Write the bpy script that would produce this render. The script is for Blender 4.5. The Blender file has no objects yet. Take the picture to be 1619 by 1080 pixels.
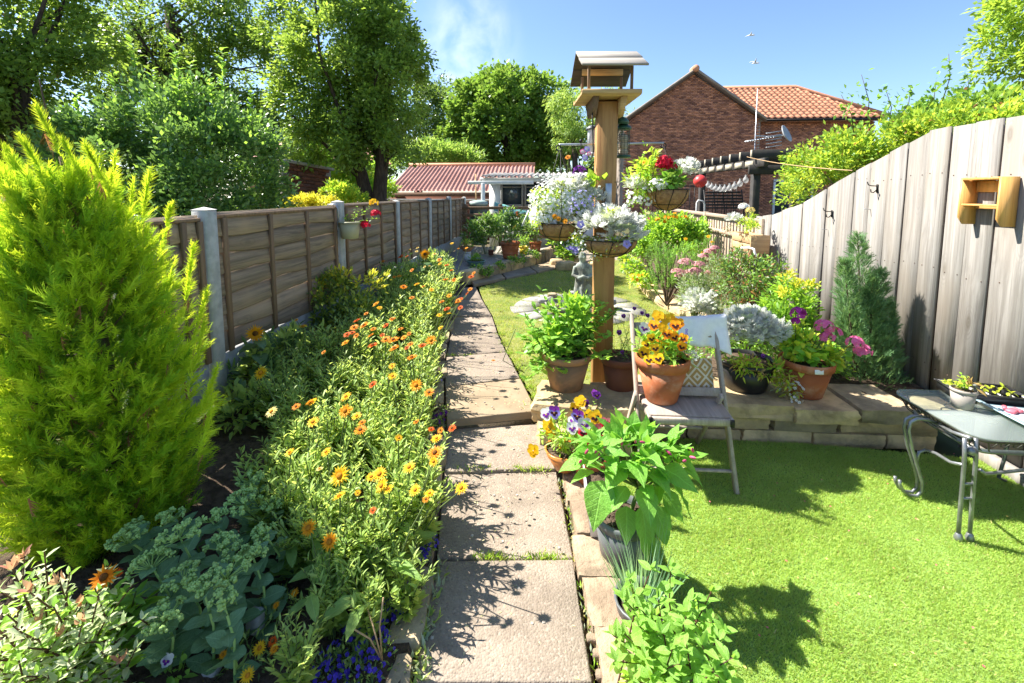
import bpy, bmesh, math, random
import numpy as np
from mathutils import Vector, Matrix, noise as mnoise

random.seed(11)
rng = np.random.default_rng(11)
R = math.radians
scene = bpy.context.scene
COL = scene.collection

# ------------------------------------------------------------------ camera
FPX, PITCH, EYE = 710.0, R(5.5), 1.66           # focal length in photo pixels (1619 wide)
YAW = math.atan(50.5 * math.cos(PITCH) / FPX)
CX0, CY0 = 809.5, 305.0 + FPX * math.tan(PITCH)
cam_d = bpy.data.cameras.new('camera')
cam = bpy.data.objects.new('camera', cam_d)
COL.objects.link(cam)
cam.location = (0, 0, EYE)
cam.rotation_euler = (math.pi / 2 - PITCH, 0, YAW)
cam_d.sensor_width = 36.0
cam_d.lens = 36.0 * FPX / 1619.0
cam_d.shift_y = -(540.0 - CY0) / 1619.0
cam_d.clip_start = 0.05
cam_d.clip_end = 600
scene.camera = cam

# ------------------------------------------------------------------ light
SUN_EL, SUN_AZ = R(50), math.atan2(-0.94, 0.342)   # sun stands to the left and a little ahead
sun_dir = Vector((math.sin(SUN_AZ) * math.cos(SUN_EL), math.cos(SUN_AZ) * math.cos(SUN_EL), math.sin(SUN_EL)))
sun_d = bpy.data.lights.new('sun', 'SUN')
sun_d.energy = 4.5
sun_d.angle = R(0.5)
sun_d.color = (1.0, 0.955, 0.87)
sun = bpy.data.objects.new('sun', sun_d)
COL.objects.link(sun)
sun.rotation_euler = (-sun_dir).to_track_quat('-Z', 'Y').to_euler()
sun.location = (-8, 4, 12)

world = bpy.data.worlds.new('World')
scene.world = world
world.use_nodes = True
wn, wl = world.node_tree.nodes, world.node_tree.links
wn.clear()
w_out = wn.new('ShaderNodeOutputWorld')
w_bg = wn.new('ShaderNodeBackground')
w_sky = wn.new('ShaderNodeTexSky')
w_sky.sky_type = 'NISHITA'
w_sky.sun_disc = False
w_sky.sun_elevation = SUN_EL
w_sky.sun_rotation = SUN_AZ
w_sky.altitude = 50
w_sky.air_density = 1.0
w_sky.dust_density = 0.5
w_sky.ozone_density = 4.5
w_bg.inputs['Strength'].default_value = 0.071
# thin summer cloud: soft wisps of noise on the sky itself
w_tc = wn.new('ShaderNodeTexCoord')
w_map = wn.new('ShaderNodeMapping')
w_map.inputs['Scale'].default_value = (1.6, 1.6, 3.0)
w_map.inputs['Location'].default_value = (0.35, 0.1, 0.62)
w_no = wn.new('ShaderNodeTexNoise')
w_no.inputs['Scale'].default_value = 2.2
w_no.inputs['Detail'].default_value = 7
w_no.inputs['Roughness'].default_value = 0.62
w_no.inputs['Distortion'].default_value = 0.35
w_rmp = wn.new('ShaderNodeMapRange')
w_rmp.interpolation_type = 'SMOOTHSTEP'
w_rmp.inputs['From Min'].default_value = 0.62
w_rmp.inputs['From Max'].default_value = 0.80
w_rmp.inputs['To Max'].default_value = 0.75
w_mix = wn.new('ShaderNodeMixRGB')
w_mix.inputs['Color2'].default_value = (6.2, 6.6, 7.2, 1)
wl.new(w_tc.outputs['Generated'], w_map.inputs['Vector'])
wl.new(w_map.outputs['Vector'], w_no.inputs['Vector'])
wl.new(w_no.outputs['Fac'], w_rmp.inputs['Value'])
w_cn = wn.new('ShaderNodeVectorMath'); w_cn.operation = 'DISTANCE'          # one wispy cloud over the garden end
w_sc = wn.new('ShaderNodeMapping'); w_sc.inputs['Scale'].default_value = (1.0, 1.0, .62)
w_cn.inputs[1].default_value = (-.155, .950, .235 * .62 + .03)
w_cm = wn.new('ShaderNodeMapRange'); w_cm.interpolation_type = 'SMOOTHSTEP'
w_cm.inputs['From Min'].default_value = .125; w_cm.inputs['From Max'].default_value = .02
w_n2 = wn.new('ShaderNodeTexNoise'); w_n2.inputs['Scale'].default_value = 11; w_n2.inputs['Detail'].default_value = 7; w_n2.inputs['Distortion'].default_value = .3
w_r2 = wn.new('ShaderNodeMapRange'); w_r2.inputs['From Min'].default_value = .42; w_r2.inputs['From Max'].default_value = .80; w_r2.inputs['To Max'].default_value = .85
w_ml = wn.new('ShaderNodeMath'); w_ml.operation = 'MULTIPLY'
w_ad = wn.new('ShaderNodeMath'); w_ad.operation = 'MAXIMUM'
wl.new(w_tc.outputs['Generated'], w_sc.inputs['Vector']); wl.new(w_sc.outputs[0], w_cn.inputs[0]); wl.new(w_cn.outputs['Value'], w_cm.inputs['Value'])
wl.new(w_tc.outputs['Generated'], w_n2.inputs['Vector']); wl.new(w_n2.outputs['Fac'], w_r2.inputs['Value'])
wl.new(w_cm.outputs[0], w_ml.inputs[0]); wl.new(w_r2.outputs[0], w_ml.inputs[1])
wl.new(w_ml.outputs[0], w_ad.inputs[0]); wl.new(w_rmp.outputs['Result'], w_ad.inputs[1])
wl.new(w_ad.outputs[0], w_mix.inputs['Fac'])
wl.new(w_sky.outputs['Color'], w_mix.inputs['Color1'])
wl.new(w_mix.outputs['Color'], w_bg.inputs['Color'])
wl.new(w_bg.outputs['Background'], w_out.inputs['Surface'])

scene.view_settings.view_transform = 'Standard'
scene.view_settings.look = 'None'
scene.view_settings.exposure = 1.78
scene.view_settings.gamma = 1.0
scene.view_settings.use_curve_mapping = False
scene.cycles.max_bounces = 10
scene.cycles.diffuse_bounces = 7
scene.cycles.transmission_bounces = 8
scene.cycles.transparent_max_bounces = 8

# ------------------------------------------------------------------ where things stand
_F = Vector((-math.sin(YAW) * math.cos(PITCH), math.cos(YAW) * math.cos(PITCH), -math.sin(PITCH)))
_R = Vector((math.cos(YAW), math.sin(YAW), 0))
_U = _R.cross(_F)
def ray(px, py): return _F + _R * ((px - CX0) / FPX) - _U * ((py - CY0) / FPX)
def G(px, py, z):
    "the place at height z seen at a photo pixel"
    d = ray(px, py); t = (z - EYE) / d.z
    return Vector((d.x * t, d.y * t, z))
def D(px, py, y):
    "the place at distance y along the garden seen at a photo pixel"
    d = ray(px, py); t = y / d.y
    return Vector((d.x * t, y, EYE + d.z * t))

# ------------------------------------------------------------------ mesh building
def nrm(a):
    a = np.asarray(a, float)
    return a / np.maximum(np.linalg.norm(a, axis=-1, keepdims=True), 1e-9)

class MB:
    "collects shapes; build() links them as one mesh object"
    def __init__(s): s.V = []; s.F = []; s.n = 0
    def add(s, V, F, mat=0):
        V = np.asarray(V, float).reshape(-1, 3)
        groups = {}
        if isinstance(F, np.ndarray): groups[F.shape[1]] = F
        else:
            for f in F: groups.setdefault(len(f), []).append(f)
        for k, f in groups.items():
            s.F.append((np.asarray(f, np.int64) + s.n, mat))
        s.V.append(V); s.n += len(V)
        return s
    def mesh(s, name, mats, smooth=False, off=None):
        me = bpy.data.meshes.new(name)
        V = np.concatenate(s.V)
        if off is not None: V = V - np.asarray(off)
        me.vertices.add(len(V)); me.vertices.foreach_set('co', V.astype(np.float32).ravel())
        nl = sum(f.size for f, m in s.F); npoly = sum(len(f) for f, m in s.F)
        me.loops.add(nl); me.polygons.add(npoly)
        me.loops.foreach_set('vertex_index', np.concatenate([f.ravel() for f, m in s.F]).astype(np.int32))
        tot = np.concatenate([np.full(len(f), f.shape[1]) for f, m in s.F])
        st = np.concatenate([[0], np.cumsum(tot)[:-1]])
        me.polygons.foreach_set('loop_start', st.astype(np.int32))
        me.polygons.foreach_set('material_index', np.concatenate([np.full(len(f), m) for f, m in s.F]).astype(np.int32))
        if smooth: me.polygons.foreach_set('use_smooth', np.ones(npoly, bool))
        for m in (mats if isinstance(mats, (list, tuple)) else [mats]): me.materials.append(m)
        me.update(calc_edges=True)
        me.validate()
        if smooth == 2: me.set_sharp_from_angle(angle=R(34))
        return me
    def build(s, name, mats, parent=None, smooth=False, off=None):
        "vertices are given in world space; a parent's place is subtracted (parents are not turned here)"
        if off is None and parent is not None: off = wloc(parent)
        o = bpy.data.objects.new(name, s.mesh(name, mats, smooth, off))
        COL.objects.link(o)
        if parent is not None: o.parent = parent
        return o
    # --- shapes
    def box(s, c, size, rz=0, M=None, mat=0):
        h = np.array(size) / 2
        V = np.array([[x, y, z] for x in (-1, 1) for y in (-1, 1) for z in (-1, 1)]) * h
        F = [(0, 1, 3, 2), (4, 6, 7, 5), (0, 4, 5, 1), (2, 3, 7, 6), (0, 2, 6, 4), (1, 5, 7, 3)]
        return s.add(xf(V, c, rz, M), F, mat)
    def cbox(s, c, size, b=0.004, rz=0, M=None, mat=0):
        "box with chamfered edges"
        h = np.array(size) / 2; b = min(b, h.min() * 0.9)
        V = []; ix = {}
        for sx in (-1, 1):
            for sy in (-1, 1):
                for sz in (-1, 1):
                    sg = (sx, sy, sz)
                    for a in range(3):
                        ix[sg + (a,)] = len(V)
                        V.append([sg[k] * (h[k] if k == a else h[k] - b) for k in range(3)])
        F = []
        for a in range(3):
            o1, o2 = [k for k in range(3) if k != a]
            for sa in (-1, 1):
                q = []
                for t1, t2 in ((-1, -1), (1, -1), (1, 1), (-1, 1)):
                    sg = [0, 0, 0]; sg[a] = sa; sg[o1] = t1; sg[o2] = t2
                    q.append(ix[tuple(sg) + (a,)])
                F.append(q)
        for a in range(3):                      # edges running along axis a
            o1, o2 = [k for k in range(3) if k != a]
            for t1 in (-1, 1):
                for t2 in (-1, 1):
                    lo = [0, 0, 0]; lo[o1] = t1; lo[o2] = t2; hi = list(lo); lo[a] = -1; hi[a] = 1
                    F.append([ix[tuple(lo) + (o1,)], ix[tuple(hi) + (o1,)], ix[tuple(hi) + (o2,)], ix[tuple(lo) + (o2,)]])
        for sx in (-1, 1):
            for sy in (-1, 1):
                for sz in (-1, 1): F.append([ix[(sx, sy, sz, a)] for a in range(3)])
        V = np.array(V)
        F = [f if np.dot(np.cross(V[f[1]] - V[f[0]], V[f[2]] - V[f[0]]), V[f].mean(0)) > 0 else f[::-1] for f in F]
        return s.add(xf(V, c, rz, M), F, mat)
    def tube(s, pts, r, seg=6, mat=0, cap=True):
        P = np.array([list(p) for p in pts], float); n = len(P)
        r = np.full(n, r) if np.isscalar(r) else np.asarray(r, float)
        T = np.zeros_like(P); T[1:-1] = P[2:] - P[:-2]; T[0] = P[1] - P[0]; T[-1] = P[-1] - P[-2]; T = nrm(T)
        a = np.array([0, 0, 1.0]) if abs(T[0][2]) < 0.9 else np.array([1.0, 0, 0])
        u = nrm(np.cross(T[0], a)); V = []
        th = np.arange(seg) / seg * 2 * math.pi
        for i in range(n):
            u = nrm(u - T[i] * np.dot(u, T[i])); w = np.cross(T[i], u)
            V.append(P[i] + r[i] * (np.cos(th)[:, None] * u + np.sin(th)[:, None] * w))
        F = [(i * seg + k, i * seg + (k + 1) % seg, (i + 1) * seg + (k + 1) % seg, (i + 1) * seg + k) for i in range(n - 1) for k in range(seg)]
        if cap: F += [tuple(range(seg))[::-1], tuple((n - 1) * seg + k for k in range(seg))]
        return s.add(np.concatenate(V), F, mat)
    def lathe(s, prof, c=(0, 0, 0), seg=24, mat=0, M=None, sx=1, sy=1):
        th = np.arange(seg) / seg * 2 * math.pi; V = []
        for r_, z in prof: V.append(np.stack([np.cos(th) * r_ * sx, np.sin(th) * r_ * sy, np.full(seg, z)], 1))
        n = len(prof)
        F = [(i * seg + k, i * seg + (k + 1) % seg, (i + 1) * seg + (k + 1) % seg, (i + 1) * seg + k) for i in range(n - 1) for k in range(seg)]
        if prof[0][0] > 1e-4 and prof[0][1] <= prof[-1][1]: F.append(tuple(range(seg))[::-1])
        return s.add(xf(np.concatenate(V), c, 0, M), F, mat)
    def prism(s, poly, z0, z1, mat=0):
        "upright prism over a plan polygon (anticlockwise)"
        n = len(poly)
        V = [(p[0], p[1], z0) for p in poly] + [(p[0], p[1], z1) for p in poly]
        F = [tuple(range(n))[::-1], tuple(range(n, 2 * n))] + [(k, (k + 1) % n, n + (k + 1) % n, n + k) for k in range(n)]
        return s.add(V, F, mat)
    def put(s, T, F, P, d, up, L, W, mat=0, curl=None):
        "copies of a leaf-like template: x across, y along, z out of the face"
        P = np.asarray(P, float).reshape(-1, 3); n = len(P)
        if n == 0: return s
        d = nrm(np.broadcast_to(np.asarray(d, float), (n, 3))); up = np.broadcast_to(np.asarray(up, float), (n, 3))
        sd = np.cross(d, up); bad = np.linalg.norm(sd, axis=1) < 1e-3
        sd[bad] = np.cross(d[bad], [0.31, 0.9, 0.1]); sd = nrm(sd); nn = np.cross(sd, d)
        L = np.broadcast_to(np.asarray(L, float), (n,)); W = np.broadcast_to(np.asarray(W, float), (n,))
        V = P[:, None, :] + (T[None, :, 0, None] * W[:, None, None]) * sd[:, None, :] + (T[None, :, 1, None] * L[:, None, None]) * d[:, None, :] \
            + (T[None, :, 2, None] * L[:, None, None]) * nn[:, None, :]
        base = (np.arange(n) * len(T))[:, None, None]; off = s.n
        V = V.reshape(-1, 3); s.V.append(V); s.n += len(V)
        for f in F:
            s.F.append(((np.asarray(f)[None] + base).reshape(-1, np.asarray(f).shape[1]) + off, mat))
        return s

def xf(V, c, rz=0, M=None):
    V = np.asarray(V, float)
    if M is not None: V = V @ np.array(M.to_3x3() if hasattr(M, 'to_3x3') else M).T
    if rz:
        cs, sn = math.cos(rz), math.sin(rz)
        V = V @ np.array([[cs, sn, 0], [-sn, cs, 0], [0, 0, 1]])
    return V + np.asarray(list(c), float)
def rot(axis, deg): return Matrix.Rotation(R(deg), 3, axis)
def rotd(d, up=(0, 0, 1)):
    "3x3 matrix whose z axis points along d"
    return Vector(d).to_track_quat('Z', 'Y').to_matrix()
def wloc(o):
    v = Vector((0, 0, 0))
    while o is not None: v = v + o.location; o = o.parent
    return np.array(v)

def tag(o, label=None, cat=None, group=None, kind=None):
    if label: o['label'] = label
    if cat: o['category'] = cat
    if group: o['group'] = group
    if kind: o['kind'] = kind
    return o
def thing(name, label, cat, loc=(0, 0, 0), group=None, kind=None):
    o = bpy.data.objects.new(name, None); COL.objects.link(o)
    o.location = loc; o.empty_display_size = 0.05
    return tag(o, label, cat, group, kind)
def inst(name, me, parent, loc=(0, 0, 0), M=None, sc=1.0, world=False):
    "a piece that shares mesh data; loc is relative to the parent unless world"
    o = bpy.data.objects.new(name, me); COL.objects.link(o)
    loc = Vector(loc)
    if parent is not None:
        o.parent = parent
        if world: loc = loc - Vector(wloc(parent))
    m = (M.to_4x4() if M is not None else Matrix.Identity(4)) @ Matrix.Diagonal((*(sc if hasattr(sc, '__len__') else (sc, sc, sc)), 1))
    o.matrix_local = Matrix.Translation(loc) @ m
    return o

# leaf templates
A = np.array
KITE = (A([[0, 0, 0], [-.5, .45, .08], [0, 1, 0], [.5, .45, .08]], float), [A([[0, 3, 2], [0, 2, 1]])])
LEAF = (A([[0, 0, 0], [-.45, .3, .07], [.45, .3, .07], [-.4, .65, .04], [.4, .65, .04], [0, 1, -.10], [0, .3, 0], [0, .65, -.01]], float),
        [A([[0, 6, 1], [0, 2, 6], [3, 7, 5], [7, 4, 5]]), A([[1, 6, 7, 3], [6, 2, 4, 7]])])
STRAP = (A([[-.5, 0, 0], [.5, 0, 0], [-.45, .5, .1], [.45, .5, .1], [0, 1, .05]], float), [A([[0, 1, 3, 2]]), A([[2, 3, 4]])])
def _frond(pairs=6, seed=0, ang=38, w=.035):
    r = random.Random(seed); V = []; F = []
    def sp(x, y, a, l, w, z):
        b = len(V); c, s = math.cos(a), math.sin(a)
        V.extend([[x - s * w, y + c * -w * 0, z], [x + s * w * .2 + c * w, y - w * .3, z], [x + math.sin(a) * l, y + math.cos(a) * l, z + r.uniform(-.06, .06)]])
        F.append([b, b + 1, b + 2])
    V.extend([[-w, 0, 0], [w, 0, 0], [w * .6, .55, .04], [-w * .6, .55, .04], [0, 1, .0]]); F2 = [[0, 1, 2, 3]]; F.append([3, 2, 4])
    for i in range(pairs):
        y = .1 + .8 * i / pairs; l = (.42 * (1 - y) + .12)
        for sg in (-1, 1): sp(0, y + r.uniform(-.03, .03), sg * R(ang + r.uniform(-9, 9)), l * r.uniform(.8, 1.2), w, r.uniform(-.03, .05))
    return A(V, float), [A(F), A(F2)]
FROND = _frond(7, 1, 36, .034)
FERNY = _frond(5, 3, 55, .06)
def _lobed():
    V = []; F = []
    def kite(x, y, a, l, w, z):
        b = len(V); s, c = math.sin(a), math.cos(a)
        for u, v in ((0, 0), (-w, .55 * l), (0, l), (w, .55 * l)): V.append([x + u * c + v * s, y - u * s + v * c, z + .15 * v * (1 if u else .6)])
        F.extend([[b, b + 3, b + 2], [b, b + 2, b + 1]])
    kite(0, 0, 0, 1, .10, 0)
    for y, l in ((.25, .42), (.45, .42), (.65, .32)):
        for sg in (-1, 1): kite(0, y, sg * R(48), l, .09, .01)
    return A(V, float), [A(F)]
LOBED = _lobed()
def big_leaf(mat, seed=0, rows=6, width=.5, droop=.25, name='leaf', peak=.75, tipp=.8):
    "single broad leaf with midrib fold and droop, 1 long"
    r = random.Random(seed); mb = MB(); V = []; F = []
    for i in range(rows + 1):
        t = i / rows; w = width * (math.sin(math.pi * t ** peak) ** tipp if 0 < t < 1 else 0) * .5 + (.02 if i == 0 else 0)
        z = -droop * t * t + .02 * r.uniform(-1, 1) * (0 < t < 1)
        f = .10 * w + .02 * r.uniform(-1, 1)
        for x in (-1, -.5, 0, .5, 1): V.append([x * w, t, z + abs(x) * f * 1.6 + (.012 * math.sin(i * 2.1 + x * 3) if abs(x) == 1 else 0)])
    for i in range(rows):
        for k in range(4): F.append((i * 5 + k, i * 5 + k + 1, (i + 1) * 5 + k + 1, (i + 1) * 5 + k))
    mb.add(V, F)
    return mb.mesh(name, mat, smooth=True)

# ------------------------------------------------------------------ materials
MATS = {}
class NT:
    def __init__(s, name):
        s.m = bpy.data.materials.new(name); s.m.use_nodes = True
        s.t = s.m.node_tree; s.n = s.t.nodes; s.n.clear()
        s.out = s.n.new('ShaderNodeOutputMaterial')
    def node(s, typ, **kw):
        n = s.n.new(typ)
        for k, v in kw.items():
            if k.startswith('_'): setattr(n, k[1:], v)
            else: s.set(n, k.replace('__', ' '), v)
        return n
    def set(s, n, k, v):
        i = n.inputs[k] if not isinstance(k, int) else n.inputs[k]
        if hasattr(v, 'is_output'): s.t.links.new(v, i)
        elif isinstance(v, (tuple, list)) and i.type == 'RGBA' and len(v) == 3: i.default_value = (*v, 1)
        else: i.default_value = v
    def mix(s, f, a, b, blend='MIX'):
        n = s.node('ShaderNodeMixRGB', _blend_type=blend)
        s.set(n, 0, f); s.set(n, 1, a); s.set(n, 2, b)
        return n.outputs[0]
    def math(s, op, a, b=0.0, clamp=False):
        n = s.node('ShaderNodeMath', _operation=op, _use_clamp=clamp); s.set(n, 0, a); s.set(n, 1, b); return n.outputs[0]
    def ramp(s, v, a, b, lo=0., hi=1.):
        n = s.node('ShaderNodeMapRange', _interpolation_type='SMOOTHSTEP')
        s.set(n, 'Value', v); s.set(n, 'From Min', a); s.set(n, 'From Max', b); s.set(n, 'To Min', lo); s.set(n, 'To Max', hi)
        return n.outputs[0]
    def coord(s, scale=(1, 1, 1), kind='Object', rnd=0.0):
        tc = s.node('ShaderNodeTexCoord')
        mp = s.node('ShaderNodeMapping'); mp.inputs['Scale'].default_value = scale
        s.t.links.new(tc.outputs[kind], mp.inputs['Vector'])
        if rnd:
            oi = s.node('ShaderNodeObjectInfo')
            s.t.links.new(s.math('MULTIPLY', oi.outputs['Random'], rnd), mp.inputs['Location'])
        return mp.outputs[0]
    def noise(s, vec, scale, detail=4, rough=.55, dist=0.):
        n = s.node('ShaderNodeTexNoise'); s.set(n, 'Vector', vec); s.set(n, 'Scale', scale); s.set(n, 'Detail', detail); s.set(n, 'Roughness', rough); s.set(n, 'Distortion', dist)
        return n.outputs[0]
    def bump(s, h, strength=.3, dist=.01):
        n = s.node('ShaderNodeBump'); s.set(n, 'Height', h); s.set(n, 'Strength', strength); s.set(n, 'Distance', dist); return n.outputs[0]
    def bsdf(s, col, rough=.6, spec=.4, metal=0., normal=None, **kw):
        b = s.node('ShaderNodeBsdfPrincipled')
        s.set(b, 'Base Color', col); s.set(b, 'Roughness', rough); s.set(b, 'Specular IOR Level', spec); s.set(b, 'Metallic', metal)
        if normal is not None: s.set(b, 'Normal', normal)
        for k, v in kw.items(): s.set(b, k.replace('_', ' '), v)
        return b.outputs[0]
    def done(s, sh):
        s.t.links.new(sh, s.out.inputs['Surface']); MATS[s.m.name] = s.m; return s.m

def plain(name, c1, c2=None, scale=8, rough=.6, spec=.4, metal=0., bump=.15, bscale=None, island=False, objrnd=0., stretch=(1, 1, 1), detail=5, lo=.35, hi=.65, bdist=.006, dirt=0., dcol=(.09, .075, .05), dscale=3.2):
    "general surface: two colours mixed by noise, fine relief, piece-to-piece change"
    if name in MATS: return MATS[name]
    t = NT(name); v = t.coord(stretch, rnd=7.0)
    nz = t.noise(v, scale, detail, .6)
    fac = t.ramp(nz, lo, hi)
    if island: fac = t.math('ADD', t.math('MULTIPLY', fac, .45), t.math('MULTIPLY', t.ramp(t.node('ShaderNodeNewGeometry').outputs['Random Per Island'], .25, .95), .75), True)
    col = t.mix(fac, c1, c2 or tuple(x * .75 for x in c1))
    if dirt: col = t.mix(t.ramp(t.noise(t.coord((1, 1, 1), rnd=17.), dscale, 6, .68, .5), .48, .68, 0, dirt), col, dcol)
    if island:
        g = t.node('ShaderNodeNewGeometry')
        k = t.ramp(t.math('FRACT', t.math('MULTIPLY', g.outputs['Random Per Island'], 7.3)), 0, 1, .78, 1.25)
        col = t.mix(1.0, col, t.node('ShaderNodeCombineXYZ', X=k, Y=k, Z=k).outputs[0], 'MULTIPLY')
    if objrnd:
        oi = t.node('ShaderNodeObjectInfo'); k = t.ramp(oi.outputs['Random'], 0, 1, 1 - objrnd, 1 + objrnd)
        col = t.mix(1.0, col, t.node('ShaderNodeCombineXYZ', X=k, Y=k, Z=k).outputs[0], 'MULTIPLY')
    nb = t.bump(t.noise(v, bscale or scale * 6, 5, .65), bump, bdist) if bump else None
    return t.done(t.bsdf(col, rough, spec, metal, nb))

def leafm(name, c1, c2, trans=.38, rough=.45, spec=.35, tcol=None, gain=1.8, vein=0.):
    "leaf: colour changes from leaf to leaf, light comes through"
    if name in MATS: return MATS[name]
    c1 = tuple(min(.9, x * gain) for x in c1); c2 = tuple(min(.9, x * gain) for x in c2)
    t = NT(name); g = t.node('ShaderNodeNewGeometry')
    col = t.mix(g.outputs['Random Per Island'], c1, c2)
    nz = t.noise(t.coord((1, 1, 1)), 3.5, 3)
    col = t.mix(t.ramp(nz, .3, .7, 0, .35), col, tuple(x * .6 for x in c1))
    if vein:
        s3 = t.node('ShaderNodeSeparateXYZ'); t.t.links.new(t.coord((1, 1, 1)), s3.inputs[0]); ax_ = t.math('ABSOLUTE', s3.outputs[0])
        mid = t.ramp(ax_, .008, .022, 1, 0); w_ = t.math('PINGPONG', t.math('SUBTRACT', s3.outputs[1], t.math('MULTIPLY', ax_, .9)), .055)
        f_ = t.math('MAXIMUM', mid, t.ramp(w_, .0, .012, .55, 0)); col = t.mix(t.math('MULTIPLY', f_, vein), col, tuple(min(1, x * 1.5 + .06) for x in c2))
        p = t.bsdf(col, rough, spec, normal=t.bump(t.math('ADD', t.math('MULTIPLY', f_, -.6), t.noise(t.coord((1, 1, 1)), 14, 3)), .35, .02))
    else: p = t.bsdf(col, rough, spec)
    tr = t.node('ShaderNodeBsdfTranslucent')
    t.set(tr, 'Color', t.mix(.5, col, tcol or (min(1, c2[0] * 1.9), min(1, c2[1] * 1.7), c2[2] * .9)))
    m = t.node('ShaderNodeMixShader'); t.set(m, 0, trans); t.t.links.new(p, m.inputs[1]); t.t.links.new(tr.outputs[0], m.inputs[2])
    return t.done(m.outputs[0])

def wood(name, c1, c2, c3, axis='Z', grain=38, rough=.75, knots=.5, objrnd=.14, bump=.35, spec=.25):
    "sawn board with grain along axis, knots and piece-to-piece change"
    if name in MATS: return MATS[name]
    t = NT(name)
    st = {'X': (1.1, grain, grain), 'Y': (grain, 1.1, grain), 'Z': (grain, grain, 1.1)}[axis]
    wv = t.coord({'X': (3, 9, 9), 'Y': (9, 3, 9), 'Z': (9, 9, 3)}[axis], rnd=23.)
    warp = t.noise(wv, .55, 2, .5)
    v = t.coord(st, rnd=23.)
    va = t.node('ShaderNodeVectorMath', _operation='MULTIPLY_ADD'); t.t.links.new(t.node('ShaderNodeCombineXYZ', X=warp, Y=warp, Z=warp).outputs[0], va.inputs[0])
    va.inputs[1].default_value = (1.8, 1.8, 1.8); t.t.links.new(v, va.inputs[2])
    g1 = t.noise(va.outputs[0], 1.0, 5, .65)
    col = t.mix(t.ramp(g1, .32, .68), c1, c2)
    g2 = t.noise(t.coord(tuple(x * 3.4 if x > 2 else x * 1.3 for x in st), rnd=3.), 1.0, 3, .6); col = t.mix(t.ramp(g2, .5, .72, 0, .5), col, tuple(x * .62 for x in c2)); g1 = t.math('ADD', g1, t.math('MULTIPLY', g2, -.7))
    big = t.noise(t.coord((2.2, 2.2, .9), rnd=9.), 1.0, 3)
    col = t.mix(t.ramp(big, .45, .75, 0, .75), col, c3)
    if knots:
        vo = t.node('ShaderNodeTexVoronoi'); t.set(vo, 'Vector', t.coord({'X': (2.2, 6.5, 6.5), 'Y': (6.5, 2.2, 6.5), 'Z': (6.5, 6.5, 2.2)}[axis], rnd=31.)); t.set(vo, 'Scale', 1.0)
        kd = vo.outputs['Distance']; col = t.mix(t.ramp(kd, .05, .17, knots, 0), col, tuple(x * .5 for x in c3)); rg = t.math('PINGPONG', kd, .035); col = t.mix(t.math('MULTIPLY', t.ramp(rg, .012, .03, 0, .5), t.ramp(kd, .16, .34, 1, 0)), col, c2)
    oi = t.node('ShaderNodeObjectInfo'); k = t.ramp(oi.outputs['Random'], 0, 1, 1 - objrnd, 1 + objrnd)
    col = t.mix(1.0, col, t.node('ShaderNodeCombineXYZ', X=k, Y=k, Z=k).outputs[0], 'MULTIPLY')
    return t.done(t.bsdf(col, rough, spec, normal=t.bump(g1, bump, .006)))

def flowerm(name, c1, c2, trans=.3):
    return leafm(name, c1, c2, trans, .6, .2, tcol=c2, gain=1.0)

M_soil = plain('soil', (.065, .045, .031), (.13, .093, .065), 22, .95, .1, bump=.9, bscale=60, bdist=.02)
def aggregate(name, c1, c2, s1, s2):
    t = NT(name); v = t.coord((1, 1, 1), rnd=5.); big = t.noise(v, 5, 5, .6); col = t.mix(t.ramp(big, .35, .65), c1, c2)
    vo = t.node('ShaderNodeTexVoronoi'); t.set(vo, 'Vector', v); t.set(vo, 'Scale', 130.)
    sx = t.node('ShaderNodeSeparateColor'); t.t.links.new(vo.outputs['Color'], sx.inputs[0])
    col = t.mix(t.ramp(sx.outputs[0], .7, .98, 0, .6), col, s1); col = t.mix(t.ramp(sx.outputs[1], .74, .99, 0, .6), col, s2)
    st = t.noise(t.coord((1, 1, 1), rnd=9.), 1.7, 4, .65, .6); col = t.mix(t.ramp(st, .52, .72, 0, .45), col, tuple(x * .62 for x in c2))
    oi = t.node('ShaderNodeObjectInfo'); k = t.ramp(oi.outputs['Random'], 0, 1, .93, 1.07); col = t.mix(1.0, col, t.node('ShaderNodeCombineXYZ', X=k, Y=k, Z=k).outputs[0], 'MULTIPLY')
    h = t.math('ADD', t.math('MULTIPLY', vo.outputs['Distance'], -.8), t.noise(v, 60, 4, .7))
    return t.done(t.bsdf(col, .9, .2, normal=t.bump(h, .7, .004)))
M_conc_slab = aggregate('concrete_slab', (.285, .232, .18), (.225, .18, .138), (.345, .285, .23), (.17, .132, .10))
M_sand_slab = plain('sandstone_slab', (.33, .25, .165), (.26, .195, .125), 4, .85, .2, bump=.3, bscale=40, objrnd=.06)
M_stone = plain('sandstone_block', (.64, .47, .26), (.42, .305, .17), 6, .85, .25, bump=.9, bscale=22, objrnd=.2, bdist=.012, dirt=.5)
M_stone_dark = plain('weathered_stone', (.46, .355, .22), (.28, .22, .145), 5, .9, .2, bump=.9, bscale=22, objrnd=.2, bdist=.012, dirt=.5)
M_pebble = plain('pebble', (.42, .37, .31), (.30, .25, .2), 5, .8, .3, island=True, bump=.2)
M_conc = plain('concrete', (.38, .38, .375), (.29, .29, .285), 14, .9, .2, bump=.5, bscale=90, dirt=.4, dcol=(.14, .14, .11))
M_conc_post = plain('concrete_post_grey', (.52, .51, .485), (.40, .395, .375), 16, .9, .2, bump=.6, bscale=120, dirt=.35, dcol=(.2, .2, .17))
M_terra = plain('terracotta', (.44, .14, .058), (.34, .105, .045), 6, .9, .12, bump=.25, bscale=40, objrnd=.1, dirt=.5, dcol=(.50, .30, .2), dscale=5)
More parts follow.
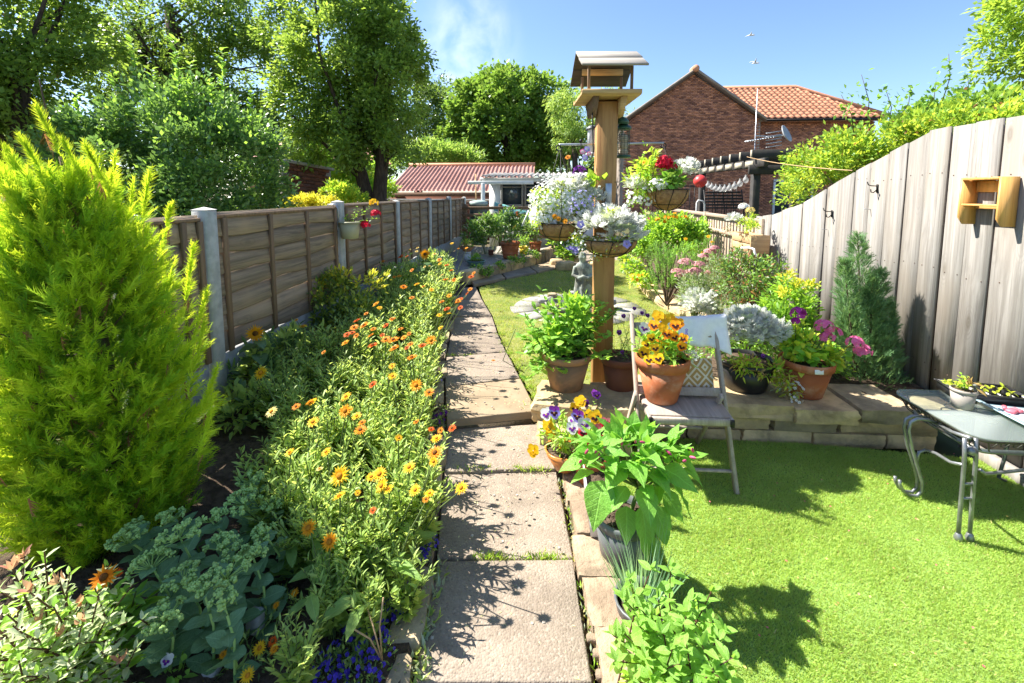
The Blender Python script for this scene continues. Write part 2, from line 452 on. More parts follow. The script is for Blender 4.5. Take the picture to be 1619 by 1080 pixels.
M_terra_old = plain('old_terracotta', (.48, .235, .11), (.33, .19, .115), 4.5, .85, .2, bump=.3, bscale=30, dirt=.75, dcol=(.17, .12, .085), dscale=4)
M_terra_dark = plain('dark_terracotta', (.20, .07, .04), (.15, .055, .035), 6, .7, .3, bump=.12)
M_glaze = plain('orange_glaze', (.55, .22, .05), (.42, .15, .04), 5, .25, .5, bump=.03)
M_black_pl = plain('black_plastic', (.014, .014, .015), (.02, .02, .021), 8, .35, .45, bump=.04)
M_grey_pl = plain('grey_plastic', (.13, .14, .145), (.10, .105, .11), 8, .4, .45, bump=.04)
M_taupe_pl = plain('taupe_plastic', (.33, .29, .25), (.30, .265, .23), 8, .5, .4, bump=.04)
M_white_pl = plain('white_plastic', (.66, .67, .70), (.58, .59, .62), 8, .4, .45, bump=.03)
M_blue_pl = plain('blue_grey_plastic', (.30, .42, .47), (.27, .38, .43), 8, .4, .45, bump=.03)
M_yellow_pl = plain('yellow_plastic', (.75, .55, .03), (.68, .48, .03), 8, .4, .45, bump=.03)
M_cream_pl = plain('cream_paint', (.46, .43, .27), (.42, .39, .24), 8, .5, .4, bump=.04)
M_white = plain('white_paint', (.78, .78, .77), (.70, .70, .69), 6, .55, .4, bump=.08)
M_steel = plain('painted_steel', (.30, .31, .32), (.20, .205, .21), 18, .35, .5, metal=.6, bump=.05)
M_bronze = plain('bronze_wire', (.10, .085, .07), (.07, .06, .05), 18, .45, .5, metal=.5, bump=.05)
M_galv = plain('galvanised', (.48, .50, .52), (.38, .40, .42), 18, .35, .5, metal=.7, bump=.05)
M_iron = plain('black_iron', (.012, .012, .013), (.02, .018, .016), 18, .5, .4, metal=.3, bump=.05)
M_wood_L = wood('lap_panel_wood', (.36, .27, .19), (.20, .155, .115), (.40, .285, .185), 'Y', 34, .85, .6, .2)
M_batten = wood('batten_wood', (.26, .165, .10), (.18, .115, .07), (.22, .15, .1), 'Z', 34, .85, .2, .15)
M_wood_R = wood('silvered_board', (.29, .272, .25), (.18, .165, .147), (.25, .212, .17), 'Z', 34, .8, .75, .12)
M_wood_Rb = wood('red_brown_board', (.20, .09, .055), (.14, .062, .04), (.17, .085, .052), 'Z', 30, .85, .2, .1)
M_post = wood('oak_post', (.48, .265, .10), (.33, .165, .058), (.42, .225, .085), 'Z', 26, .7, .5, .02)
M_tabletop_wood = wood('bird_table_wood', (.62, .41, .19), (.5, .31, .13), (.55, .36, .17), 'X', 26, .7, .3, .05)
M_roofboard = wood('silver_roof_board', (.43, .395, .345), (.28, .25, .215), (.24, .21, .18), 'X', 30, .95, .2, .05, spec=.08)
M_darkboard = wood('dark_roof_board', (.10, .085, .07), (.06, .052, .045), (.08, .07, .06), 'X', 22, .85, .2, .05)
M_chair = wood('grey_chair_wood', (.42, .35, .285), (.30, .245, .195), (.38, .31, .25), 'Z', 34, .8, .2, .1)
M_seat = wood('grey_seat_wood', (.40, .325, .27), (.29, .235, .195), (.33, .26, .21), 'Y', 30, .8, .2, .08)
M_pine = wood('varnished_pine', (.62, .36, .12), (.53, .29, .085), (.58, .33, .12), 'Z', 26, .4, .4, .06, spec=.4)
M_planter = wood('planter_wood', (.55, .37, .20), (.45, .29, .15), (.5, .33, .18), 'X', 26, .75, .3, .1)
M_pergola = plain('dark_pergola_stain', (.035, .032, .030), (.055, .048, .042), 8, .7, .3, bump=.2)
M_pergola_end = plain('bare_rafter_end', (.42, .37, .29), (.33, .29, .22), 12, .8, .2, bump=.2)
M_trellis = wood('trellis_wood', (.42, .33, .25), (.33, .25, .19), (.38, .29, .21), 'Y', 26, .8, .2, .1)
M_brick = plain('house_brick', (.68, .30, .17), (.32, .145, .10), 1.7, .9, .15, island=True, bump=.4, bscale=30, bdist=.01)
M_mortar = plain('mortar', (.44, .37, .32), (.36, .30, .26), 3, .95, .1, bump=.3)
M_oldbrick = plain('old_brick', (.20, .085, .055), (.13, .065, .05), 2, .95, .1, island=True, bump=.5, bscale=30)
M_tile = plain('clay_pantile', (.66, .31, .18), (.56, .245, .135), 2.2, .8, .25, objrnd=.13, bump=.2, bscale=14)
M_tile_far = plain('faded_pantile', (.60, .33, .27), (.48, .25, .205), .9, .85, .2, bump=.2, bscale=6, island=False)
M_timber_far = plain('brown_fascia', (.16, .09, .055), (.12, .07, .045), 3, .8, .2)
M_cement = plain('fibre_cement', (.42, .40, .37), (.30, .28, .26), 4, .9, .15, bump=.3)
M_coir = plain('coir_liner', (.40, .24, .12), (.28, .16, .08), 30, .95, .1, bump=.9, bscale=90, bdist=.01)
M_verd = plain('verdigris_stone', (.30, .34, .29), (.15, .155, .13), 9, .85, .25, bump=.5, bscale=40, lo=.42, hi=.55)
M_teal = plain('teal_sheet', (.16, .38, .36), (.12, .32, .31), 5, .45, .4, bump=.1)
M_bark = plain('bark', (.10, .075, .055), (.055, .042, .033), 9, .95, .1, bump=.9, bscale=18, stretch=(3, 3, .7), bdist=.03)
M_twig = plain('green_stem', (.12, .17, .045), (.10, .13, .04), 9, .7, .3, bump=0)
M_twig_red = plain('dark_red_stem', (.11, .045, .03), (.08, .035, .025), 9, .6, .3, bump=0)
M_twig_brown = plain('woody_stem', (.13, .09, .055), (.09, .06, .04), 9, .8, .2, bump=.2)
M_towel = plain('white_towel', (.86, .84, .83), (.80, .78, .78), 30, .95, .1, bump=.6, bscale=220, bdist=.003)
M_red = plain('red_plastic', (.62, .05, .04), (.55, .04, .04), 8, .4, .4, bump=.02)
M_pink = plain('pink_plastic', (.75, .16, .20), (.65, .12, .16), 8, .4, .4, bump=.02)
M_label_w = plain('white_label', (.75, .75, .74), (.7, .7, .69), 8, .6, .3, bump=0)

# foliage colours
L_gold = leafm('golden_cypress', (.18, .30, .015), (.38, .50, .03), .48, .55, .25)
L_gold_m = leafm('deep_green_cypress', (.10, .22, .015), (.22, .34, .025), .42, .6, .2)  # darker green of the foliage itself, picked at random per branch
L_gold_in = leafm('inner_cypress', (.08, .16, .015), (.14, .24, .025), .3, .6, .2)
L_mari = leafm('marigold_leaf', (.15, .24, .05), (.27, .36, .11), .48, .45, .4)
L_marib = leafm('marigold_basal_leaf', (.10, .19, .04), (.18, .28, .07), .42, .42, .4, vein=.25)
L_mint = leafm('mint_leaf', (.085, .19, .03), (.19, .33, .055), .42, .42, .4, vein=.3)
L_mint0 = leafm('mint_small_leaf', (.085, .19, .03), (.19, .33, .055), .42, .4, .4)
L_four = leafm('broad_leaf', (.08, .20, .03), (.15, .31, .045), .42, .38, .4, vein=.4)
L_sedum = leafm('stonecrop_leaf', (.075, .14, .065), (.12, .21, .10), .2, .5, .35, vein=.3)
L_sedbud = leafm('stonecrop_bud', (.22, .34, .10), (.32, .45, .16), .25, .6, .25)
L_vari = leafm('variegated_leaf', (.18, .28, .08), (.52, .50, .34), .4, .45, .35)
L_pinkleaf = leafm('pink_tip_leaf', (.60, .24, .19), (.7, .40, .28), .4, .45, .35, gain=1.0)
L_euon = leafm('gold_edged_leaf', (.10, .16, .025), (.26, .29, .035), .3, .35, .45)
L_euong = leafm('gold_leaf', (.40, .33, .02), (.50, .42, .05), .4, .4, .4)
L_holly = leafm('holly_leaf', (.06, .12, .034), (.105, .19, .055), .3, .28, .6)
L_hollyt = leafm('young_holly_leaf', (.12, .24, .04), (.20, .33, .06), .4, .35, .45)
L_tree = leafm('fruit_tree_leaf', (.095, .16, .026), (.18, .265, .05), .48, .38, .45)
L_treed = leafm('dark_tree_leaf', (.062, .11, .023), (.115, .18, .036), .44, .4, .4)
L_maple = leafm('maple_leaf', (.07, .14, .024), (.125, .215, .038), .4, .5, .3)
L_birch = leafm('birch_leaf', (.14, .22, .05), (.22, .30, .08), .4, .5, .3)
L_shrub = leafm('shrub_leaf', (.07, .15, .025), (.14, .24, .045), .38, .45, .35)
L_bright = leafm('bright_shrub_leaf', (.13, .27, .025), (.22, .36, .04), .42, .45, .35)
L_limeyel = leafm('lime_leaf', (.26, .34, .03), (.40, .44, .05), .42, .45, .35)
L_rosem = leafm('rosemary_leaf', (.11, .23, .04), (.17, .31, .06), .35, .5, .3)
L_blue = leafm('blue_conifer', (.07, .145, .06), (.12, .21, .085), .3, .6, .25)
L_dark = leafm('deep_leaf', (.045, .09, .028), (.085, .135, .04), .34, .35, .45)
L_silver = leafm('silver_leaf', (.60, .62, .58), (.86, .87, .83), .55, .8, .1, tcol=(.88, .88, .80), gain=1.0)
L_dusty = leafm('dusty_green', (.20, .25, .17), (.30, .34, .24), .3, .7, .2)
L_gerleaf = leafm('geranium_leaf', (.10, .24, .035), (.17, .33, .05), .38, .5, .3)
L_brownish = leafm('dry_leaf', (.30, .20, .07), (.42, .30, .12), .35, .6, .2, gain=1.2)
L_rust = leafm('rusty_sprig', (.22, .10, .05), (.34, .17, .09), .3, .6, .2, gain=1.2)
L_climb = leafm('climber_leaf', (.12, .22, .03), (.25, .34, .05), .42, .42, .4)
L_grass = leafm('turf_blade', (.16, .255, .045), (.28, .375, .11), .4, .5, .3)
L_lawn = leafm('lawn_blade', (.16, .22, .035), (.28, .32, .08), .35, .55, .3)
L_straw = leafm('straw_blade', (.36, .32, .13), (.46, .40, .2), .3, .6, .2, gain=1.2)
L_chive = leafm('chive_blade', (.13, .24, .12), (.22, .33, .2), .3, .5, .3)
P_yellow = flowerm('yellow_petal', (.80, .45, .01), (.88, .58, .02))
P_orange = flowerm('orange_petal', (.80, .22, .008), (.85, .33, .01))
P_deep = flowerm('deep_orange_petal', (.68, .085, .006), (.78, .15, .01))
P_amber = flowerm('amber_petal', (.82, .32, .01), (.88, .44, .015))
P_cream = flowerm('cream_petal', (.78, .62, .18), (.82, .70, .30))
P_white = flowerm('white_petal', (.78, .78, .74), (.84, .84, .82))
P_blue = flowerm('blue_petal', (.06, .03, .42), (.13, .08, .62))
P_lilac = flowerm('lilac_petal', (.30, .26, .72), (.40, .34, .80))
P_purple = flowerm('purple_petal', (.14, .02, .26), (.28, .05, .42))
P_red = flowerm('red_petal', (.60, .008, .035), (.72, .02, .07))
P_pink = flowerm('pink_petal', (.80, .14, .36), (.86, .25, .48))
P_rose = flowerm('rose_petal', (.66, .10, .16), (.74, .26, .26))
P_dusk = flowerm('dusky_pink_petal', (.58, .25, .27), (.68, .36, .36))
P_brown = plain('flower_centre', (.10, .04, .012), (.18, .09, .02), 60, .9, .1, bump=.4)
P_ochre = plain('ochre_centre', (.50, .22, .02), (.38, .15, .015), 60, .9, .1, bump=.4)
# ================================================================== ground, beds, path
def _cubegrid(n):
    ix = {}; V = []; F = []
    def vid(p):
        k = tuple(round(c, 5) for c in p)
        if k not in ix: ix[k] = len(V); V.append(k)
        return ix[k]
    ls = [-1 + 2 * i / n for i in range(n + 1)]
    for a in range(3):
        for s in (-1, 1):
            o1, o2 = [k for k in range(3) if k != a]
            for i in range(n):
                for j in range(n):
                    q = []
                    for di, dj in ((0, 0), (1, 0), (1, 1), (0, 1)):
                        p = [0, 0, 0]; p[a] = s; p[o1] = ls[i + di]; p[o2] = ls[j + dj]; q.append(vid(p))
                    P = [V[k] for k in q]
                    nn = np.cross(np.subtract(P[1], P[0]), np.subtract(P[2], P[0]))
                    F.append(tuple(q) if nn[a] * s > 0 else tuple(q[::-1]))
    return np.array(V), F
CG4, CG6 = _cubegrid(4), _cubegrid(6)
def rock(mb, c, size, seed=0, rnd=.22, amp=.07, rz=0, tilt=0, grid=None, freq=1.6, mat=0, flat=1.0):
    "a quarried or field stone: rounded block with uneven faces"
    V, F = grid or CG4
    V = np.array(V, float)
    k = 1.0 - rnd
    inner = np.clip(V, -k, k); d = V - inner; ln = np.linalg.norm(d, axis=1, keepdims=True)
    V = inner + np.where(ln > 1e-6, d / np.maximum(ln, 1e-6) * np.minimum(ln, rnd), 0)
    h = np.array(size) / 2.0; out = []
    for p in V:
        q = Vector(p) * freq + Vector((seed * 3.7, seed * 1.3, seed * 2.1))
        nv = mnoise.noise_vector(q) + mnoise.noise_vector(q * 3.1) * .38
        out.append([p[0] + nv.x * amp * 1.6, p[1] + nv.y * amp * 1.6, p[2] + nv.z * amp * 1.6 * flat])
    V = np.array(out) * h
    M = rot('X', tilt) if tilt else None
    return mb.add(xf(V, c, rz, M), F, mat)

Z_LOW, Z_UP = 0.10, 0.18           # path levels before and after the step
# plan of the path from the photograph's slab joints
LOWJ = [((596, 1420), (962, 1420), Z_LOW), ((650, 1080), (938, 1080), Z_LOW), ((689, 886), (908, 883), Z_LOW), ((701, 746), (880, 741), Z_LOW), ((705, 676), (856, 670), Z_LOW)]
UPJ = [((705, 664), (851, 650), Z_UP), ((703, 611), (823, 597), Z_UP), ((705, 564), (801, 556), Z_UP), ((712, 531), (787, 526), Z_UP), ((718, 500), (778, 499), Z_UP), ((724, 474), (762, 473), Z_UP), ((733, 455), (752, 453), Z_UP)]
LE = [G(*a, z) for a, b, z in LOWJ + UPJ]
def xl(y):
    "left edge of the path at distance y"
    return float(np.interp(y, [p.y for p in LE], [p.x for p in LE]))
def xr(y):
    RE = [G(*b, z) for a, b, z in LOWJ + UPJ]
    return float(np.interp(y, [p.y for p in RE], [p.x for p in RE]))

ground = MB(); gx = np.linspace(-1, 1, 41); gx = np.sign(gx) * np.abs(gx) ** 2.2 * 280
GV = [(x, y + 20, -.06 + (0 if max(abs(x), abs(y)) < 40 else .004 * 0)) for y in gx for x in gx]
ground.add(GV, A([(i * 41 + k, i * 41 + k + 1, (i + 1) * 41 + k + 1, (i + 1) * 41 + k) for i in range(40) for k in range(40)]))
M_ground = plain('garden_ground', (.075, .085, .035), (.10, .08, .05), .35, .95, .1, bump=.5, bscale=9)
tag(ground.build('ground', M_ground), kind='structure')

FX_L, FX_R = -2.09, 2.77
def bed_z(x, y):
    t = np.clip((x - FX_L) / max(.2, (xl(y) - FX_L)), 0, 1)
    base = (.13 if y < 2.9 else .13 + .06 * min(1, (y - 2.9) / .6))
    return base + (.30 - base * .6) * (1 - t) ** 1.3 * .7 + .02 * mnoise.noise((x * 4, y * 4, 0)) + .012 * mnoise.noise((x * 17, y * 17, 3))
mb = MB(); ny, nx = 120, 34; V = []
for j in range(ny + 1):
    y = -.3 + 8.2 * j / ny
    x1 = xl(y) + .02
    for i in range(nx + 1):
        x = FX_L + .02 + (x1 - FX_L - .02) * i / nx
        V.append((x, y, bed_z(x, y) if i < nx else .02))
mb.add(V, A([(j * (nx + 1) + i, j * (nx + 1) + i + 1, (j + 1) * (nx + 1) + i + 1, (j + 1) * (nx + 1) + i) for j in range(ny) for i in range(nx)]))
tag(mb.build('flower_bed_soil', M_soil, smooth=True), kind='structure')

SS = [(-3.4, -.3), (FX_L + .03, -.3), (FX_L + .03, 2.2), (-3.4, 2.2)]
m = MB(); m.add([(x, y, .26) for x, y in SS], [(0, 1, 2, 3)]); tag(m.build('side_soil', M_soil), kind='structure')
# path: every slab is a piece of it
path = thing('garden_path', None, None, (0, 0, 0), kind='structure')
tag(path, kind='structure')
base = MB()
for J, z in ((LOWJ, Z_LOW - .045), (UPJ, Z_UP - .055)):
    L = [G(*a, zz) for a, b, zz in J]; Rr = [G(*b, zz) for a, b, zz in J]
    poly = [(p.x - .01, p.y, 0) for p in L[::-1]]
    base.prism([(p.x - .01, p.y) for p in L[::-1]] + [(p.x + .012, p.y) for p in Rr], -.04, z)
bo = base.build('path_bedding', plain('path_sand', (.16, .12, .08), (.10, .08, .05), 30, .95, .1, bump=.9, bscale=80), path)
def slab(a0, b0, a1, b1, z, th, mat, seed, gap=.012):
    r = random.Random(seed)
    P = [G(*a0, z), G(*b0, z), G(*b1, z), G(*a1, z)]
    c = sum(P, Vector()) / 4
    P = [p + (c - p).normalized() * gap for p in P]
    n = 8; top = []; GU = [0, .012, .17, .33, .5, .67, .83, .988, 1]
    for j in range(n + 1):
        for i in range(n + 1):
            u, v = GU[i], GU[j]
            p = (P[0] * (1 - u) + P[1] * u) * (1 - v) + (P[3] * (1 - u) + P[2] * u) * v
            e = i in (0, n) or j in (0, n)
            w = .006 * mnoise.noise((p.x * 9, p.y * 9, seed))
            top.append((p.x + (w if e else 0), p.y + (w if e else 0), z + .004 * mnoise.noise((p.x * 4, p.y * 4, seed * 2.)) - (.0025 if e else 0)))
    m = MB(); N = n + 1; V = list(top)
    F = [(j * N + i, j * N + i + 1, (j + 1) * N + i + 1, (j + 1) * N + i) for j in range(n) for i in range(n)]
    ring = [i for i in range(N)] + [j * N + n for j in range(1, N)] + [n * N + i for i in range(n - 1, -1, -1)] + [j * N for j in range(n - 1, 0, -1)]
    b = len(V)
    for k in ring: V.append((top[k][0], top[k][1], z - th))
    for k in range(len(ring)): F.append((ring[k], b + k, b + (k + 1) % len(ring), ring[(k + 1) % len(ring)]))
    m.add(V, [f[::-1] if len(f) == 4 and f[0] >= 0 and False else f for f in F])
    return m.build('paving_slab', mat, path)
for J, th in ((LOWJ, .05), (UPJ, .06)):
    for k in range(len(J) - 1):
        (a0, b0, z), (a1, b1, _) = J[k], J[k + 1]
        mt = M_sand_slab if (J is UPJ and k == 0) else M_conc_slab
        dz = .012 * math.sin(k * 2.3) if J is LOWJ else .010 * math.sin(k * 1.7)
        slab(a0, b0, a1, b1, z + dz * (k > 0), th, mt, k + (10 if J is UPJ else 0), .007 if J is LOWJ else .008)
CR = [((748, 450), (742, 441)), ((800, 439), (790, 430)), ((850, 430), (836, 421)), ((905, 418), (880, 410)), ((950, 409), (915, 403))]
for k in range(len(CR) - 1):
    slab(CR[k][0], CR[k + 1][0], CR[k][1], CR[k + 1][1], .20, .05, M_conc_slab if k % 2 else M_sand_slab, 40 + k, .02)

# upper lawn
def sheet(name, pts, z, mat, cells=60, amp=.012, kind='structure', bottom=None):
    "a gently uneven sheet over a plan polygon"
    xs = [p[0] for p in pts]; ys = [p[1] for p in pts]
    bm = bmesh.new()
    vs = [bm.verts.new((p[0], p[1], 0)) for p in pts]; bm.faces.new(vs)
    for ax, lo, hi in ((0, min(xs), max(xs)), (1, min(ys), max(ys))):
        n = max(2, int((hi - lo) / .12))
        for i in range(1, n):
            co = [0, 0, 0]; no = [0, 0, 0]; co[ax] = lo + (hi - lo) * i / n; no[ax] = 1
            bmesh.ops.bisect_plane(bm, geom=bm.verts[:] + bm.edges[:] + bm.faces[:], plane_co=co, plane_no=no)
    for v in bm.verts: v.co.z = (z(v.co.x, v.co.y) if callable(z) else z) + amp * mnoise.noise((v.co.x * 2.5, v.co.y * 2.5, 1)) * 1.0
    bm.normal_update()
    for f in bm.faces:
        if f.normal.z < 0: f.normal_flip()
    me = bpy.data.meshes.new(name); bm.to_mesh(me); bm.free(); me.materials.append(mat)
    o = bpy.data.objects.new(name, me); COL.objects.link(o); tag(o, kind=kind); return o
def inside(poly, x, y):
    x = np.asarray(x); y = np.asarray(y); r = np.zeros(x.shape, bool); n = len(poly); j = n - 1
    for i in range(n):
        xi, yi = poly[i][0], poly[i][1]; xj, yj = poly[j][0], poly[j][1]
        c = ((yi > y) != (yj > y)) & (x < (xj - xi) * (y - yi) / ((yj - yi) or 1e-9) + xi)
        r ^= c; j = i
    return r
Z_LAWN = .165
UPL = [tuple(G(px, py, Z_LAWN).xy) for px, py in ((856, 655), (826, 598), (803, 558), (789, 528), (779, 500), (763, 473), (757, 455), (800, 443), (850, 433), (905, 421), (950, 410), (990, 412), (1005, 440), (1030, 470), (1062, 490), (1110, 512), (1150, 560), (1110, 600), (1000, 640))]
M_turfbase = plain('turf_base', (.12, .17, .04), (.22, .22, .075), 4, .95, .1, bump=.6, bscale=60)
sheet('upper_lawn', UPL, Z_LAWN, M_turfbase, amp=.01)
# right border soil and rockery
BORD = [(1.05, 3.05), (2.745, 3.05), (2.745, 12), (1.7, 12)] + [tuple(G(px, py, .2).xy) for px, py in ((985, 405), (995, 425), (1015, 450), (1040, 480), (1080, 500), (1105, 520))] + [(.75, 3.25)]
sheet('border_soil', BORD, lambda x, y: .23 + .03 * math.sin(x * 3), M_soil, amp=.04)
RK = [tuple(G(px, py, .22).xy) for px, py in ((730, 444), (762, 436), (802, 426), (842, 416), (870, 402), (884, 396))]
ROCK = RK + [(.4, 10.9), (FX_L + .03, 10.9), (FX_L + .03, RK[0][1] - .3)]
sheet('rockery_gravel', ROCK, .33, plain('gravel', (.42, .38, .33), (.26, .23, .2), 60, .95, .1, bump=1., bscale=90, bdist=.02), amp=.05)
FARLAWN = [(-.4, 9.6), (1.9, 9.6), (1.9, 12), (-.4, 12)]
sheet('back_path', FARLAWN, .14, M_conc_slab, amp=.01)
# artificial lawn, lower terrace
ART = [(.24, -.5), (FX_R - .02, -.5), (FX_R - .02, 2.86), (1.7, 2.97), (.9, 2.97), (.30, 2.7), (.24, 2.0)]
sheet('artificial_lawn', ART, 0.0, plain('artificial_turf_backing', (.17, .27, .06), (.2, .31, .08), 30, .9, .1, bump=.4, bscale=150), amp=.006)
def blades(name, poly, z, n, ln, wd, mats, weights, dens=None, lean=.55, box=None):
    xs = [p[0] for p in poly]; ys = [p[1] for p in poly]
    if box: x0, x1, y0, y1 = box
    else: x0, x1, y0, y1 = min(xs), max(xs), min(ys), max(ys)
    x = rng.uniform(x0, x1, n); y = rng.uniform(y0, y1, n)
    k = inside(poly, x, y)
    if dens is not None: k &= rng.random(n) < dens(x, y)
    x, y = x[k], y[k]; n = len(x)
    a = rng.uniform(0, 2 * math.pi, n); le = rng.uniform(.15, 1, n) * lean
    d = np.stack([np.cos(a) * le, np.sin(a) * le, np.ones(n)], 1)
    up = np.stack([np.cos(a + 1.6), np.sin(a + 1.6), np.zeros(n)], 1)
    P = np.stack([x, y, np.full(n, z)], 1); m = MB()
    L = ln * rng.uniform(.6, 1.25, n); pick = rng.choice(len(mats), n, p=weights)
    T = (A([[-.5, 0, 0], [.5, 0, 0], [.32, .6, .06], [-.32, .6, .06], [0, 1, .22]], float), [A([[0, 1, 2, 3]]), A([[3, 2, 4]])])
    for i in range(len(mats)):
        q = pick == i
        m.put(*T, P[q], d[q], up[q], L[q], wd, mat=i)
    return tag(m.build(name, mats), kind='stuff')
tb = blades('artificial_grass', ART, -.002, 230000, .019, .0034, [L_grass, L_straw], [.96, .04], lean=1.1, box=(.24, 2.75, 1.2, 2.97))
blades('lawn_grass', UPL, Z_LAWN - .004, 90000, .032, .005, [L_lawn, L_straw], [.84, .16],
       dens=lambda x, y: np.clip(1.25 - .09 * y, .35, 1), lean=1.0)

# ================================================================== edging stones and dry stone wall
M_stone_tan = plain('tan_edging_stone', (.40, .295, .20), (.26, .19, .132), 7, .9, .2, bump=1., bscale=26, objrnd=.16, bdist=.014, dirt=.55, dscale=6)
edge = thing('stone_edging', 'row of sandstone blocks edging the lower path beside the artificial lawn', 'edging', (.3, 2, 0))
for k, (py0, py1) in enumerate(((742, 790), (790, 842), (842, 905), (905, 985), (985, 1085), (1085, 1300))):
    xa, xb = np.interp([py0, py1], [742, 1080, 1300], [889, 952, 985])
    p0, p1 = G(xa, py0, .13), G(xb, py1, .13)
    w = .15; L = (p1 - p0).length
    c = (p0 + p1) / 2 + Vector((w / 2, 0, 0)); m = MB()
    rock(m, (c.x + .012 * math.sin(k * 2.2), c.y, .045 + .008 * math.sin(k * 1.7)), (w * (1 + .12 * math.sin(k * 3.1)), L * .985, .16), k + 3, .07, .085, rz=math.atan2(p1.y - p0.y, p1.x - p0.x) + math.pi / 2, grid=CG6, flat=.5)
    m.build('edging_stone', M_stone_tan, edge, smooth=2)
# left side edging: flat stones on edge between bed and path
edl = thing('bed_edging', 'low stones on edge between the marigold bed and the path', 'edging', (-.5, 2, 0))
ys = np.concatenate([np.arange(1.0, 2.95, .34), np.arange(3.0, 6.2, .42)])
for k, y in enumerate(ys):
    x = xl(y + .17) - .035; m = MB()
    ang = math.atan2(xl(y + .3) - xl(y), .3)
    rock(m, (x - .015, y + .17, .065 if y < 2.9 else .125), (.10 + .03 * math.sin(k * 2.), .31 if y < 2.9 else .38, .15), k + 50, .2, .13, rz=-ang)
    m.build('edging_stone', M_stone_dark, edl, smooth=2)

wall = thing('dry_stone_wall', 'low dry stone retaining wall with big flat cap stones behind the chair', 'wall', (1.6, 3, 0))
def wstone(px0, px1, z0, z1, yf, depth, seed, mat=M_stone, rnd=.09, tilt=0, amp=.05):
    a, b = D(px0, 600, yf), D(px1, 600, yf); m = MB()
    rock(m, ((a.x + b.x) / 2, yf + depth / 2, (z0 + z1) / 2), (b.x - a.x - .008, depth, z1 - z0 - .006), seed, rnd, amp, tilt=tilt, grid=CG6, flat=.6)
    return m.build('wall_stone', mat, wall, smooth=2)
yf = 2.98
for k, (a, b) in enumerate(((900, 985), (985, 1090), (1090, 1178), (1178, 1292), (1292, 1410), (1410, 1490))):
    wstone(a, b, -.03, .075, yf + .01 * (k % 2), .22, k + 1, rnd=.07)
for k, (a, b, m_) in enumerate(((872, 960, M_stone), (960, 1040, M_stone_dark), (1040, 1105, M_stone), (1105, 1224, M_stone), (1228, 1332, M_stone_dark), (1334, 1440, M_stone), (1442, 1492, M_stone))):
    wstone(a, b, .075, .175, yf - .01 + .015 * (k % 2), .25, k + 11, m_)
for k, (a, b, dp, m_, z1, y0) in enumerate(((1010, 1078, .5, M_stone_dark, .255, 0), (1078, 1143, .5, M_stone_dark, .26, .02), (1143, 1262, .46, M_stone, .285, -.03), (1262, 1366, .46, M_stone, .275, -.06), (1366, 1462, .42, M_stone_dark, .272, -.03), (1464, 1540, .3, M_stone_dark, .24, .04))):
    wstone(a, b, .172, z1, yf - .03 + y0, dp, k + 31, m_, rnd=.08, amp=.05)
# corner stones under the big mint pot
for k, (px, py, z, sx, sy, sz, m_) in enumerate(((896, 622, .235, .42, .40, .13, M_stone), (975, 625, .215, .34, .42, .15, M_stone_dark), (893, 672, .12, .34, .16, .15, M_stone), (955, 672, .10, .30, .2, .16, M_stone_dark), (890, 690, .03, .30, .12, .10, M_stone_dark))):
    p = G(px, py, z + sz / 2); m = MB()
    rock(m, (p.x, p.y, z), (sx, sy, sz), k + 71, .10, .06, rz=.1 * k - .15, grid=CG6, flat=.6)
    m.build('wall_stone', m_, wall, smooth=2)

# border edging stones up the right side of the lawn
be = thing('border_stones', 'curving line of flat sandstone pieces between upper lawn and right border', 'edging', (1.2, 5, .2))
BE = [G(px, py, .2) for px, py in ((988, 412), (994, 424), (1004, 438), (1014, 450), (1026, 464), (1044, 478), (1062, 488), (1084, 498), (1104, 508), (1126, 522))]
for k in range(len(BE) - 1):
    c = (BE[k] + BE[k + 1]) / 2; dv = BE[k + 1] - BE[k]; m = MB()
    rock(m, (c.x + .07, c.y, .20), (dv.length * 1.03, .24, .11), k + 91, .12, .1, rz=math.atan2(dv.y, dv.x), flat=.5)
    m.build('flat_stone', M_stone, be, smooth=2)
# rockery kerb
rk = thing('rockery_kerb', 'curved kerb of sandstone blocks holding the gravel rockery at the back', 'edging', (-1, 8, .2))
for k in range(len(RK) - 1):
    for h in range(2 if k else 1):
        a = Vector((*RK[k], 0)); b = Vector((*RK[k + 1], 0)); t0, t1 = (0, .5) if h == 0 else (.5, 1)
        if k == 0: t0, t1 = 0, 1
        p, q = a.lerp(b, t0), a.lerp(b, t1); dv = q - p; m = MB()
        rock(m, ((p.x + q.x) / 2, (p.y + q.y) / 2, .26), (dv.length * .97, .18, .24), k * 2 + h + 120, .22, .07, rz=math.atan2(dv.y, dv.x))
        m.build('kerb_stone', M_stone_dark if (k + h) % 2 else M_stone, rk, smooth=2)
# ================================================================== left fence: concrete posts and lap panels
lf = thing('panel_fence', 'weathered lap panel fence between slotted concrete posts along the flower bed', 'fence', (FX_L, 2.65, .3))
PY0, SP = 2.63, 1.80
ZB, ZT = .62, 1.52
slat_meshes = []
for s in range(4):
    m = MB(); n = 14; V = []; r = random.Random(s)
    ln = SP - .13
    for i in range(n + 1):
        y = -ln / 2 + ln * i / n; w = .014 * math.sin(i * .55 + s * 1.7) + .012 * mnoise.noise((i * .7, s * 5., 0))
        for (x, z) in ((.016, -.075 + w), (.022, -.07 + w), (.004, .075), (-.004, .075)): V.append((x, y, z))
    F = [(i * 4 + k, i * 4 + (k + 1) % 4, (i + 1) * 4 + (k + 1) % 4, (i + 1) * 4 + k) for i in range(n) for k in range(4)] + [(3, 2, 1, 0), tuple(n * 4 + k for k in range(4))]
    m.add(V, [f[::-1] for f in F]); slat_meshes.append(m.mesh('slat', M_wood_L))
bat = MB(); bat.cbox((0, 0, 0), (.022, .038, ZT - ZB - .02), .003); bat = bat.mesh('batten', M_batten)
pst = MB()
